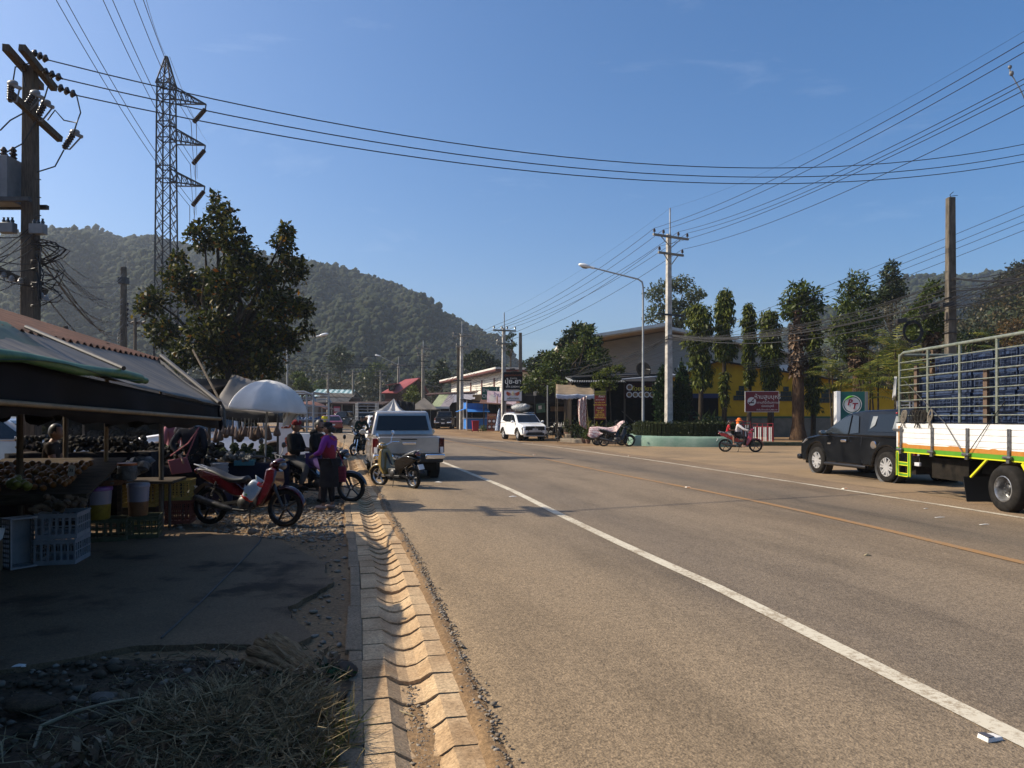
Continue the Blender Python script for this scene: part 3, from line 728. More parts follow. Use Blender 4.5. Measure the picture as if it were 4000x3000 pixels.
    # ---- transformer pole, left
TD=17.0;tx=PX(119,TD)
tp=thing('transformer_pole','big dark pole with crossarms, fuse cutouts and a transformer, behind the brown stall roof','power pole',(tx,TD,0))
hT=PZ(260,TD)
MB().add([(-.2,-.15,-.6),(.2,-.15,-.6),(.2,.15,-.6),(-.2,.15,-.6),(-.13,-.11,hT),(.13,-.11,hT),(.13,.11,hT),(-.13,.11,hT)],[(0,3,2,1),(4,5,6,7),(0,1,5,4),(1,2,6,5),(2,3,7,6),(3,0,4,7)]).build('shaft',wood,tp,bevel=.02)
def L0(px,py,d=TD):return P(px,py,d)-Vector((tx,TD,0))
c1=MB().bar(L0(85,185,16.2),L0(212,345,17.6),.14,.16);c1.build('crossarm',wood,tp)
c2=MB().bar(L0(22,185,16.0),L0(160,340,17.8),.14,.16);c2.build('crossarm',wood,tp)
c3=MB().bar(L0(42,368,16.1),L0(235,545,17.7),.13,.14);c3.build('crossarm',wood,tp)
TW=[]
def string_ins(mb,p,q,n=3,r=.1):
    p,q=Vector(p),Vector(q);mb.tube([p,q],.025,6)
    d=(q-p);M0=d.to_track_quat('Z','Y').to_matrix().to_4x4()
    for k in range(n):
        c=p+d*((k+.6)/(n+.3));mb.lathe([(.03,-.05),(r*.9,-.02),(r,.01),(r*.6,.04),(.04,.06)],12,Matrix.Translation(c)@M0)
for(a,b) in(((122,203),(190,235)),((162,275),(245,308)),((222,338),(300,373))):
    im=MB();p=L0(*a,16.8);q=L0(*b,16.9);string_ins(im,p,q);im.build('insulator',insul,tp,smooth=60);TW.append(q+tp.location)
for(a,b,c) in(((42,335),(40,395),16.1),((130,372),(95,425),16.6),((172,410),(140,470),16.9),((285,525),(250,580),17.3)):
    p,q=L0(*a,c),L0(*b,c)
    cm=MB();string_ins(cm,p,q,6,.075);co_=cm.build('fuse_cutout',insul,tp,smooth=60)
    MB().sphere(p+Vector((.04,0,.05)),(.13,.07,.08),10,6).tube([p+Vector((.02,0,.03)),p+Vector((.22,0,-.06))],.045,8).build('fuse_head',insul_g,co_,smooth=60)
    MB().tube([p+Vector((.2,0,-.06)),q+Vector((.14,0,-.02)),q],.018,6).build('fuse_tube',grey_box,co_)
lp=MB()
for pl_ in([(140,240),(60,262),(48,335)],[(300,375),(315,440),(300,480),(250,470),(215,430),(185,470)],[(300,480),(285,530)],[(250,585),(215,650),(145,672)],[(95,440),(40,470),(0,510)],[(140,475),(90,560),(25,595)],[(190,330),(175,380),(160,420)],[(85,260),(95,320),(100,340)]):
    pp_=[L0(a,b,16.7) for a,b in pl_]
    lp.tube(pp_,.016,5)
lp.build('jumper_wire',cable_m,tp,smooth=60)
tb=MB().box(-.62,.02,-.42,.3,PZ(800,TD),PZ(630,TD))
for k in range(6):tb.box(-.60+k*.06,-.58+k*.06,-.5,-.42,PZ(775,TD),PZ(645,TD))
to=tb.build('transformer',grey_box,tp,bevel=.015)
to.location.x=-.28;bu=MB()
for k in range(3):bu.lathe([(.05,0),(.09,.04),(.05,.09),(.09,.13),(.05,.18),(.08,.22),(.03,.3)],10,T(-.5+k*.22,-.1,PZ(630,TD)))
bu.build('bushing',insul,to,smooth=60)
MB().box(-.95,.25,-.45,-.33,PZ(806,TD),PZ(790,TD)).box(-.95,.25,.2,.3,PZ(806,TD),PZ(790,TD)).build('bracket',steel_dk,tp)
for(xa,yb) in((55,900),(172,905)):
    c=L0(xa,yb);cb=MB().box(c.x-.17,c.x+.17,-.3,-.12,c.z-.12,c.z+.12);bo=cb.build('capacitor_box',grey_box,tp,bevel=.015)
    bm_=MB()
    for k in range(3):bm_.lathe([(.03,0),(.045,.05),(.02,.1),(.03,.13)],8,T(c.x-.1+k*.1,-.2,c.z+.12))
    bm_.build('bushing',insul,bo,smooth=60)
MB().bar(L0(-60,1030,16.6),L0(185,1145,17.4),.13,.15).build('crossarm',wood,tp)
im=MB()
for a,b in((15,1075),(45,1090),(80,1098),(160,1155),(180,1165)):pin(im,L0(a,b,16.8)-Vector((0,0,.12)),.2,.07)
im.build('insulator',insul_g,tp,smooth=60)
lp=MB();g=random.Random(12)
for k in range(12):
    y0=g.uniform(960,1140);r=g.uniform(60,130)
    lp.tube([L0(130+40*math.cos(a*.6)+r*.8*max(0,math.cos(a*.6)),y0+g.uniform(0,30)+38*math.sin(a*.6),16.8) for a in range(-3,4)],.013,5,False)
for k in range(10):
    y0=g.uniform(900,1130);lp.tube([L0(148+g.uniform(-12,14),y0,16.75),L0(155+g.uniform(-12,18),y0+40,16.7),L0(150+g.uniform(-10,10),y0+95,16.75)],.015,5,False)
lp.build('cable_loops',cable_m,tp,smooth=60)
bs=MB()
for zz in range(700,1050,70):bs.bar(L0(140,zz,16.8),L0(160,zz+2,16.8),.02)
bs.build('climbing_bolt',steel_dk,tp)
kk=13/17;tp.scale=(kk,)*3;tp.location=(tx*kk,13,CH*(1-kk));TW=[Vector((q.x*kk,q.y*kk,CH+(q.z-CH)*kk)) for q in TW]
    # ---- lattice pylon
YD=45.0;yx=PX(650,YD)
py_=thing('lattice_pylon','narrow steel lattice pylon with three arms on its right side, behind the leafy tree','pylon',(yx,YD,0))
zt=PZ(222,YD);za=PZ(335,YD)
def hw(z):return.56-.16*min(z/za,1.0) if z<za else.40*(1-(z-za)/(zt-za))+.05
def cr_(z):return[Vector((sx*hw(z),sy*hw(z),z)) for sx,sy in((-1,-1),(1,-1),(1,1),(-1,1))]
ms=MB();zs=[0];
while zs[-1]<za-.3:zs.append(zs[-1]+.95)
zs+=[za,za+.8,za+1.5,zt]
for z0,z1 in zip(zs,zs[1:]):
    a,b=cr_(z0),cr_(z1)
    for k in range(4):
        ms.bar(a[k],b[k],.075);k2=(k+1)%4
        ms.bar(a[k],b[k2],.036);ms.bar(a[k2],b[k],.036)
for z in(za,PZ(378,YD),PZ(483,YD),PZ(545,YD),PZ(655,YD),PZ(705,YD),zt):
    a=cr_(z)
    for k in range(4):ms.bar(a[k],a[(k+1)%4],.06)
ms.build('mast',steel_dk,py_)
TY=[]
for(y1,y2,xe,ye) in((338,395,805,408),(500,555,802,568),(668,718,800,728)):
    tip=P(xe,ye,YD)-py_.location;am=MB()
    zu,zl=PZ(y1,YD),PZ(y2,YD)
    for sy in(-1,1):
        u=Vector((hw(zu),sy*hw(zu),zu));l=Vector((hw(zl),sy*hw(zl),zl))
        am.bar(u,tip,.07);am.bar(l,tip,.07)
        pu,pl2=u,l
        for k in range(1,6):
            nu_,nl_=u.lerp(tip,k/6),l.lerp(tip,k/6)
            am.bar(nu_,nl_,.035);am.bar(pu,nl_,.035);pu,pl2=nu_,nl_
    am.bar(tip,tip-Vector((.05,0,.35)),.06)
    am.build('arm',steel_dk,py_)
    im=MB();q=tip+Vector((-.38,-.9,-1.5));string_ins(im,tip-Vector((.05,0,.3)),q,10,.14);im.build('insulator',insul,py_,smooth=60);TY.append(q+py_.location)
for k,(p,e,q) in enumerate(zip(TY,((520,-60),(395,-60),(205,-60)),('top','middle','lowest'))):
    far=((768,655),(764,797),(744,900))[k]
    for dx in(-.16,.16):
        cable(p+Vector((dx,0,0)),P(e[0]+dx*120,e[1],27),.5,.022,f'high voltage conductor running overhead from the {q} pylon arm','pylon conductors')
        cable(p+Vector((dx,0,0)),P(far[0]+dx*20,far[1]+40,130),1.2,.03,f'high voltage conductor dropping away behind the {q} pylon arm','pylon conductors')
cable(py_.location+Vector((0,0,zt)),P(555,-60,28),.3,.014,'thin earth wire running overhead from the pylon tip','pylon conductors')
cable(py_.location+Vector((.2,0,zt)),P(815,560,130),.8,.02,'thin earth wire sloping down behind the pylon tip','pylon conductors')
        # ---- wires over the street
for k,(p,e,ym) in enumerate(zip(TW,((4150,530),(4150,570),(4150,600)),(651,688,715))):
    e=P(*e,23);m_=(p+e)/2;sag=m_.z-PZ(ym,m_.y)
    cable(p,e,sag,.016,('upper','middle','lower')[k]+' of the three wires hanging across the sky from the transformer pole','wires across the sky',n=30)
A,B,C_,D_,E_=(WIRE_P[k] for k in 'ABCDE')
ends=[(4400,-75),(4400,-30),(4400,92),(4400,112),(4400,145),(4400,205)]
order=[0,1,2,3,4,5]
nm=['first','second','third','fourth','fifth','lowest']
for k in range(6):
    cable(A[k],P(*ends[k],15),.55,.0155,f'{nm[k]} thick wire rising to the upper right from the hedge pole','feeder wires',n=24)
    cable(A[k],B[k],.55,.018,f'{nm[k]} feeder wire from the hedge pole to the pole behind the black sign','feeder wires')
    cable(B[k],C_[k],.4,.018,f'{nm[k]} feeder wire from the black sign pole to the leaning post pair','feeder wires')
    cable(C_[k],D_[k],.5,.018,f'{nm[k]} feeder wire between the two poles above the awnings','feeder wires')
cable(A[6],P(4400,-120,15),.6,.005,'hair thin earth wire from the hedge pole tip to the upper right','feeder wires')
cable(A[6],B[6],.4,.006,'hair thin earth wire from the hedge pole tip to the sign pole','feeder wires')
ck=MB();p=P(3945,262,18);ck.sphere(p,(.05,.04,.05),8,6);ck.tube([p,p+Vector((.0,0,-.12)),p+Vector((.28,0,-.6)),p+Vector((.5,0,-1.1))],.014,6);ck.sphere(p+Vector((.04,0,-.16)),(.06,.04,.07),8,6)
tag(ck.build('wire_clamp',grey_box,smooth=60),'small clamp with a drop lead on the thick wire at the upper right','clamp')
    # four thin wires in front of the right pole
for k,(yl,yr_) in enumerate(((1480,700),(1502,735),(1512,765),(1535,800))):
    p0,p1=P(2060,yl,78),P(4250,yr_,22)
    o_m=p0.lerp(p1,.8)
    cable(p0,p1,1.0,.013,f'{nm[k]} of the four thin parallel wires crossing behind the hedge pole','thin parallel wires',n=26)
    # drooping telecom bundle from the hedge pole to the stained pole and out of frame
g=random.Random(21)
hpA=Vector((PX(2612,41.6),41.6,0));n=0
for k in range(12):
    zA=PZ(1316+g.uniform(-10,12),41.6);zB=PZ(1150+g.uniform(-80,60),25)
    a=Vector((hpA.x,41.5,zA));b=Vector((PX(3713,25),24.75,zB))
    cable(a,b,g.uniform(.35,.9),g.choice((.012,.016,.022,.028)),'black telecom cable drooping from the hedge pole to the stained square pole','telecom cable bundle',n=20)
    c=P(4150,g.uniform(965,1090),18.5)
    cable(b,c,g.uniform(.1,.3),g.choice((.012,.018,.025)),'black telecom cable rising right from the stained square pole','telecom cable bundle',n=10)
for k in range(12):
    a=Vector((hpA.x,41.5,PZ(1316+g.uniform(-8,10),41.6)));b=P(1990+g.uniform(-30,60),1440+g.uniform(-30,110),58)
    cable(a,b,g.uniform(.5,1.3),g.choice((.012,.016,.02)),'black telecom cable sagging left from the hedge pole behind the spreading tree','telecom cables left of the hedge pole',n=16)
for k in range(4):
    yl=(1145,1160,1172,1190)[k]
    cable(P(2900,1420+k*8,42),P(4200,930+k*12,19),.7,.014,f'{nm[k]} sloping wire in front of the weeping trees','sloping wires',n=16)
    # messy telecom cables over the village
for k in range(13):
    a=P(1968+g.uniform(-6,6),1430+g.uniform(-30,80),58);b=P(1803+g.uniform(-6,6),1440+g.uniform(-30,110),72);c=P(1652+g.uniform(-5,5),1450+g.uniform(-10,110),86);d=P(1487+g.uniform(-8,8),1470+g.uniform(-10,90),110)
    cable(a,b,g.uniform(.2,1.4),.016,'black telecom cable looping between the poles above the blue kiosk','telecom cables over the shops',n=12)
    cable(b,c,g.uniform(.3,1.8),.018,'black telecom cable looping between the poles above the awnings','telecom cables over the shops',n=12)
    cable(c,d,g.uniform(.5,2.2),.02,'black telecom cable looping across the red roofed house','telecom cables over the shops',n=12)
    if k<9:
        e=P(1281+g.uniform(-5,5),1470+g.uniform(-10,60),98);f_=P(1100,1440+g.uniform(-10,90),80)
        cable(d,e,g.uniform(.5,2.2),.02,'black telecom cable looping across the turquoise roofed house','telecom cables over the shops',n=12)
        cable(e,f_,g.uniform(.4,1.8),.018,'black telecom cable looping left of the turquoise roof','telecom cables over the shops',n=12)
for k,(y0,y1,d0,d1) in enumerate(((1363,1385,50,62),(1402,1410,50,70),(1418,1420,50,75),(1440,1462,50,95))):
    cable(P(1100,y0,d0),P(1640+k*110 if k<3 else 1560,(1383,1420,1425,1440)[k],d1),.35,.028,f'{nm[k]} thick cable crossing the hillside right of the leafy tree','cables crossing the hillside',n=14)
    # cables around the transformer pole
for k in range(12):
    a=P(150+g.uniform(-5,5),985+g.uniform(-60,130),12.8);b=P(478+g.uniform(-4,4),(1070,1090,1105,1165,1185,1205,1225,1250,1265,1300,1330,1350)[k],38)
    cable(a,b,g.uniform(.2,.9),g.choice((.012,.016)),'black cable from the transformer pole to the round dark pole','cables between the left poles',n=14)
for k in range(11):
    a=P(120+g.uniform(-20,20),930+g.uniform(-80,190),12.8);b=P(-260,860+k*32+g.uniform(-10,10),11)
    cable(a,b,.15,.012,'black cable leaving the transformer pole to the left','cables at the left edge',n=8)
for k in range(7):
    a=P(490,1190+k*17,38);b=P(1120,1270+k*16,60)
    cable(a,b,.8,.013,'thin wire passing behind the leafy tree','wires behind the leafy tree',n=12)
    if k<5:cable(P(478,1195+k*24,38),P(100,1290+k*22,30),.5,.012,'thin wire low between the left poles before the hill','wires before the left hill',n=10)
    # ================================================================ market stall on the left
def S(s,o,z):return Vector((-2.78-.09*s+.996*o,.996*s+.09*o,z))
rust=mat('rusty_roof',(.10,.045,.028),(.20,.085,.05),rough=.8,scale=5,bump=.2)
tarp_green=mat('green_tarp',(.015,.06,.045),(.075,.11,.065),rough=.5,scale=1.6,aniso=(1,2.5,1),trans=.25)
tube_green=mat('green_tube',(.03,.12,.04),(.10,.20,.06),rough=.45,scale=7)
tarp_grey=mat('grey_tarp',(.035,.04,.04),(.19,.155,.11),rough=.55,scale=1.5,aniso=(.7,5,1),detail=7,trans=.06)
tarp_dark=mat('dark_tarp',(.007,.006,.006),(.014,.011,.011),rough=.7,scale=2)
tarp_navy=mat('navy_tarp',(.006,.009,.022),(.012,.016,.035),rough=.6,scale=2)
bamboo=mat('bamboo',(.20,.13,.06),(.32,.22,.11),rough=.6,scale=8)
st=thing('market_stall','long dark market stall with brown tin roof, green and grey tarps','market stall',(-2.6,5,0))
inv=Vector((-2.6,5,0))
def Q(s,o,z):return S(s,o,z)-inv
def rz_(o):return 2.43+(-o-1.2)*.345
mb=MB();n=150
def roof_pt(u,v,o0,o1,z0,z1,s0,s1):
    s=s0+(s1-s0)*u;return Q(s,o0+(o1-o0)*v,z0+(z1-z0)*v+.022*math.sin(s*42))
mb.grid(lambda u,v:roof_pt(u,v,-1.32,-4.8,2.44,3.54,-5,10.4),900,1)
mb.grid(lambda u,v:roof_pt(u,v,-4.8,-8.6,3.56,2.3,-5,10.0),900,1)
mb.build('roof',rust,st,solid=.012)
    # green tarp with its rolled lower edge
def tsag(v):return-.10*math.sin(math.pi*v)
mb=MB().grid(lambda u,v:Q(-4+(11.0-.6*v)*u,-1.42+1.5*v,2.52-.50*v-.07*u*v+tsag(v)+.03*math.sin(u*31)*v),40,8)
mb.build('tarp',tarp_green,st,smooth=60,solid=.004)
tb=MB().tube([Q(-3.4+.351*k,.03,2.10-.005*k+.012*math.sin(k*1.7)) for k in range(29)],[.040+.006*math.sin(k*2.1) for k in range(29)],10)
tb.tube([Q(6.4,.03,1.95),Q(6.56,.03,1.945)],.03,8)
tb.build('rolled_edge',tube_green,st,smooth=60)
    # grey tarp, stretched from the eave to the front pole, running on to the far corner
def gt(u,v):
    s=5.0+u*3.8+(1-v)*(u*1.6)
    o=-1.42+1.42*v;z=2.48-(2.48-(1.97-.21*u))*v+tsag(v)*.5*(1-u*.5)+.014*mnoise.noise(Vector((s*3,v*1.2,0)))
    return Q(s,o,z)
MB().grid(gt,60,10).build('tarp',tarp_grey,st,smooth=60,solid=.004)
    # navy end flap from the far corner up to the eave
MB().grid(lambda u,v:Q(8.83+1.6*u+.05*v,-1.38*u-.02*math.sin(v*7),(1.75+.72*u)-v*(.30+.45*u)+.02*math.sin(u*9)),12,6).build('end_flap',tarp_navy,st,smooth=60,solid=.004)
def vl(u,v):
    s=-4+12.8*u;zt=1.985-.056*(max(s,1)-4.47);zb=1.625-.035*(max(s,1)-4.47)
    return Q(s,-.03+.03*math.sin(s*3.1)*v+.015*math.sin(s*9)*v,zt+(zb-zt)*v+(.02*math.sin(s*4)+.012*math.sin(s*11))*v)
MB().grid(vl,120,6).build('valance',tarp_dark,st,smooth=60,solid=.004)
MB().tube([Q(-4,.02,1.80),Q(2,.02,1.76),Q(8.75,.02,1.595)],.02,8).build('bamboo_rail',bamboo,st,smooth=60)
MB().tube([Q(7.1,-1.3,2.49),Q(6.0,.08,2.02)],.02,8).build('tarp_pole',steel_dk,st)
MB().tube([Q(8.8,0,1.79),Q(10.4,-1.3,2.5)],.028,8).build('tarp_pole',steel_dk,st)
MB().tube([Q(10.8,-1.0,2.62),Q(8.9,.02,1.72),Q(8.5,.15,1.50)],.016,6).build('guy_rope',wood,st)
for s,o,zt in((-1,-.3,1.9),(3,-2.4,2.9),(10.4,-1.3,2.5),(10.4,-2.6,2.9),(6.5,-4.4,3.5),(10.3,-4.5,3.5),(1,-4.4,3.5),(8.6,-2.2,2.7)):
    MB().tube([Q(s,o,0),Q(s,o,zt)],.035,8).build('post',wood,st)
MB().tube([Q(9.7,-1.75,0),Q(9.7,-1.72,2.6)],.028,8).build('post',bamboo,st)
MB().grid(lambda u,v:Q(-5+14.2*u,-3.9+.04*math.sin(u*60),2.9-2.9*v),90,4).build('added_curtain',tarp_dark,st,smooth=60,solid=.004)  # curtains added to keep light out and darken the stall interior
MB().grid(lambda u,v:Q(-4.8,-.05-7*u,2.4-2.4*v),10,4).build('added_curtain',tarp_dark,st,smooth=60,solid=.004)
ng=MB();g=random.Random(5)
for k in range(26):
    s=g.uniform(4,10.5);o=g.uniform(-2.2,-.8);z=1.62+g.uniform(-.03,.1)
    ng.sphere(Q(s,o,z),(g.uniform(.06,.14),.06,g.uniform(.06,.16)),8,6,jit=.2)
tag(ng.build('hanging_nets',tarp_dark,st,smooth=60),kind='stuff')
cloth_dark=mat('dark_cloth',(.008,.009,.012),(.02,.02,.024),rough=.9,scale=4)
cloth_blue=mat('blue_tarp_cloth',(.006,.008,.02),(.012,.016,.04),rough=.7,scale=3)
plank=mat('old_plank',(.05,.038,.026),(.11,.085,.06),rough=.9,scale=4,aniso=(1,8,8))
def table(label,s0,s1,o0,o1,h,cloth,name='stall_table',cat='table',legs=True):
    c=S((s0+s1)/2,(o0+o1)/2,0);t=thing(name,label,cat,c,math.atan2(.2,.98))
    w,dp=abs(o1-o0),abs(s1-s0)
    MB().box(-w/2,w/2,-dp/2,dp/2,h-.04,h).build('tabletop',plank,t,bevel=.008)
    if legs:
        for sx in(-1,1):
            for sy in(-1,1):MB().tube([(sx*(w/2-.05),sy*(dp/2-.05),0),(sx*(w/2-.05),sy*(dp/2-.05),h-.045)],.02,7).build('leg',steel_dk,t)
    if cloth:
        MB().grid(lambda u,v:Vector((-w/2-.01+w*1.02*u,-dp/2-.015-.02*math.sin(u*22)*v,h+.006-(h-.05)*v)),30,4).grid(lambda u,v:Vector((w/2+.015+.02*math.sin(u*22)*v,-dp/2+dp*u,h+.006-(h-.05)*v)),30,4).build('cloth_skirt',cloth,t,smooth=60,solid=.004)
    return t
table('bare table at the stall corner with yellow crates stored under it',10.15,10.95,-2.35,-1.12,.72,None)
table('dark draped counter behind the fruit, stacked with bags',11.3,12.0,-3.9,-1.9,1.07,cloth_dark)
table('low dark fruit stand board under the awning',6.6,9.2,-4.2,-2.4,.80,cloth_dark)
fs=thing('fruit_shelf','sloping plank shelf heaped with oranges under the dark awning','shelf',Vector((-5.22,8.75,0)),math.atan2(.2,.98))
MB().obox((-.55,.2,.88),(1.5,1.5,.03),RX(RAD(14)).to_3x3()).build('board',plank,fs)
MB().box(-1.3,.22,-.56,-.52,.62,.74).build('front_plank',plank,fs,bevel=.006)
for sx in(-1.2,.1):MB().box(sx,sx+.05,-.5,-.45,0,.7).build('leg',plank,fs)
for sx in(-1.2,.1):MB().box(sx,sx+.05,.85,.9,0,1.04).build('leg',plank,fs)
orange_m=mat('orange_skin',(.26,.085,.01),(.22,.12,.015),rough=.5,scale=6)  # skin colour darkened to carry the shade under the awning
guava_m=mat('green_fruit_skin',(.16,.20,.03),(.22,.25,.05),rough=.45,scale=8)
om=MB().sphere((0,0,0),(.038,.038,.035),12,8);og=om.build('orange',orange_m,smooth=70)
tag(og,'orange in the heap on the sloping shelf','fruit','oranges heaped on the shelf')
M0=Matrix.Translation(fs.location)@RZ(fs.rotation_euler[2]);g=random.Random(4);first=True
for i in range(11):
    for j in range(8):
        x=-1.05+i*.095+g.uniform(-.02,.02);y=-.38+j*.12+g.uniform(-.02,.02)
        p=M0@Vector((x,y,.935+(y-.2)*.249+g.uniform(0,.05)))
        o=og if first else og.copy()
        if not first:COL.objects.link(o)
        first=False;o.location=p;o.rotation_euler=(g.uniform(0,3),g.uniform(0,3),0)
gm=MB().sphere((0,0,0),(.04,.04,.047),12,8).build('guava',guava_m,smooth=70)
tag(gm,'pale green fruit in the small heap at the left edge of the stall','fruit','green fruit heap')
first=True
for k in range(22):
    a=g.uniform(0,6.28);r=g.uniform(0,.2);h=max(0,.10-r*.5)*g.choice((0,1))
    p=P(65+r*260*math.cos(a),1905-14*abs(math.sin(a))-h*300,8.0+r*math.sin(a))
    o=gm if first else gm.copy()
    if not first:COL.objects.link(o)
    first=False;o.location=p;o.rotation_euler=(g.uniform(0,3),g.uniform(0,3),0)
card=mat('white_card',(.6,.6,.58),rough=.7)
ink=mat('black_ink',(.02,.02,.025),rough=.6)
pc=thing('price_card','small white price card stuck among the oranges','price card',P(279,1838,8.3))
MB().obox((0,0,0),(.072,.004,.12),RY(RAD(8)).to_3x3()).build('card',card,pc)
text('35',.05,ink,pc,(0,-.004,.0),RY(RAD(8)).to_3x3())
    # plastic crates
def crate(label,c,rot,w,dp,h,m,name='plastic_crate',rows=4,cols=7,bar=.018,stand=False,group=None,cat='crate',loc=None,open_=True):
    """lattice walled crate: rim, corner posts, slatted sides, floor; w along x, dp along y"""
    t=thing(name,label,cat,c,rot,group)
    mb=MB();th=.012
    mb.box(-w/2,w/2,-dp/2,dp/2,0,.02)
    for z0,z1 in((h-.045,h),(.02,.05)):
        mb.box(-w/2,w/2,-dp/2,-dp/2+th,z0,z1);mb.box(-w/2,w/2,dp/2-th,dp/2,z0,z1)
        mb.box(-w/2,-w/2+th,-dp/2+th,dp/2-th,z0,z1);mb.box(w/2-th,w/2,-dp/2+th,dp/2-th,z0,z1)
    for k in range(cols+1):
        x=-w/2+bar/2+(w-bar)*k/cols
        mb.box(x-bar/2,x+bar/2,-dp/2+.001,-dp/2+th-.001,.05,h-.045);mb.box(x-bar/2,x+bar/2,dp/2-th+.001,dp/2-.001,.05,h-.045)
    nc=max(3,int(cols*dp/w))
    for k in range(nc+1):
        y=-dp/2+bar/2+(dp-bar)*k/nc
        mb.box(-w/2+.001,-w/2+th-.001,y-bar/2,y+bar/2,.05,h-.045);mb.box(w/2-th+.001,w/2-.001,y-bar/2,y+bar/2,.05,h-.045)
    for k in range(1,rows):
        z=.05+(h-.095)*k/rows
        mb.box(-w/2+.002,w/2-.002,-dp/2+.002,-dp/2+th-.002,z-bar*.35,z+bar*.35);mb.box(-w/2+.002,w/2-.002,dp/2-th+.002,dp/2-.002,z-bar*.35,z+bar*.35)
        mb.box(-w/2+.002,-w/2+th-.002,-dp/2+.01,dp/2-.01,z-bar*.35,z+bar*.35);mb.box(w/2-th+.002,w/2-.002,-dp/2+.01,dp/2-.01,z-bar*.35,z+bar*.35)
    mb.build('shell',m,t)
    rm=MB()
    for s_ in(-1,1):
        rm.box(-w/2-.008,w/2+.008,s_*dp/2-.008,s_*dp/2+.008,h-.012,h+.004);rm.box(s_*w/2-.008,s_*w/2+.008,-dp/2+.009,dp/2-.009,h-.012,h+.004)
    rm.build('rim',m,t,bevel=.003)
    return t
pl_white=mat('white_plastic',(.22,.235,.26),(.30,.315,.34),rough=.45,scale=5)  # stall shade put into the colour, darker than the real white plastic
pl_olive=mat('olive_plastic',(.07,.075,.04),(.13,.13,.08),rough=.6,scale=5)
pl_yellow=mat('yellow_plastic',(.30,.22,.05),(.38,.29,.08),rough=.5,scale=4)
pl_black=mat('black_plastic',(.012,.012,.013),(.025,.025,.025),rough=.5,scale=5)
pl_red=mat('dull_red_plastic',(.16,.04,.025),(.22,.06,.04),rough=.55,scale=5)
ra=math.atan2(.2,.98)
c0=Vector((-4.98,7.95,.0));rw=RAD(14)
crate('white plastic crate standing on the paving, lower one of the pair',c0+Vector((0,0,.024)),rw,.40,.50,.27,pl_white,rows=2,cols=6,group='white crates at the stall front')
crate('white plastic crate stacked on another, holding ginger roots',c0+Vector((.0,.01,.30)),rw+RAD(2),.40,.50,.27,pl_white,rows=2,cols=6,group='white crates at the stall front')
sc_=crate('white crate stood up on its end beside the stacked white pair',Vector((-5.24,7.5,.30)),0,.30,.52,.24,pl_white,rows=4,cols=6,group='white crates at the stall front')
sc_.rotation_euler=(RAD(90),0,RAD(60));sc_.location=Vector((-5.34,7.70,.29))
ginger=mat('ginger_skin',(.11,.07,.042),(.18,.125,.075),rough=.85,scale=14,bump=.4)
gr=MB();g=random.Random(9)
for k in range(34):
    p=Vector((g.gauss(0,.11),g.gauss(0,.12),.05+abs(g.gauss(0,.05))))
    q=p+Vector((g.uniform(-.1,.1),g.uniform(-.1,.1),g.uniform(-.02,.06)))
    gr.tube([p,p.lerp(q,.5)+Vector((0,0,.015)),q],[.022,.034,.02],7)
o=gr.build('ginger_pile',ginger,smooth=70);o.location=c0+Vector((-.02,.02,.54));tag(o,'knobbly heap of ginger roots piled in the upper white crate','ginger',kind='stuff')
crate('olive plastic crate on the paving, under the purple lidded tub',Vector((-5.28,9.35,.024)),ra+.15,.50,.40,.28,pl_olive,rows=3,cols=6,group='olive crates under the tubs')
crate('olive plastic crate on the paving, right one of the pair',Vector((-4.93,9.62,.024)),ra+.15,.38,.42,.28,pl_olive,rows=3,cols=5,group='olive crates under the tubs')
crate('black plastic crate in deep shade behind the white crates',Vector((-5.5,8.75,.024)),ra,.5,.4,.30,pl_black,rows=3,cols=6,group='black crates in the shade')
crate('black plastic crate in deep shade, second layer of its stack',Vector((-5.5,8.75,.34)),ra,.5,.4,.30,pl_black,rows=3,cols=6,group='black crates in the shade')
crate('yellow plastic crate under the corner table, bottom left of the stacks',Vector((-5.48,10.6,.03)),ra,.48,.36,.16,pl_yellow,rows=2,cols=7,group='yellow crates under the table')
crate('black plastic crate between two yellow ones under the corner table',Vector((-5.48,10.6,.2)),ra,.48,.36,.10,pl_black,rows=2,cols=7,group='yellow crates under the table')
crate('tall yellow plastic crate under the corner table on the left stack',Vector((-5.48,10.6,.31)),ra,.48,.36,.36,pl_yellow,rows=5,cols=9,bar=.014,group='yellow crates under the table')
crate('dull red plastic crate under the right half of the corner table',Vector((-5.02,10.85,.03)),ra,.36,.36,.34,pl_red,rows=4,cols=6,group='yellow crates under the table')
crate('small yellow plastic crate on the red one under the corner table',Vector((-5.02,10.85,.38)),ra,.36,.36,.30,pl_yellow,rows=4,cols=7,bar=.014,group='yellow crates under the table')
cardb=mat('cardboard',(.15,.10,.06),(.21,.15,.09),rough=.9,scale=6)
bx=thing('cardboard_box','torn brown cardboard box at the far left, paper on top','box',(-5.42,7.2,.024),.3)
MB().box(-.24,.2,-.2,.2,0,.42).build('carton',cardb,bx,bevel=.01)
MB().add([(-.26,-.25,.47),(.1,-.24,.44),(.26,.0,.36),(.22,.2,.44),(-.2,.2,.46),(.24,-.22,.30)],[(0,1,4),(1,3,4),(1,2,3),(1,5,2)]).build('paper',card,bx,solid=.003)
MB().box(-.27,.05,.21,.24,0,.62).build('yellow_board',pl_yellow,bx)
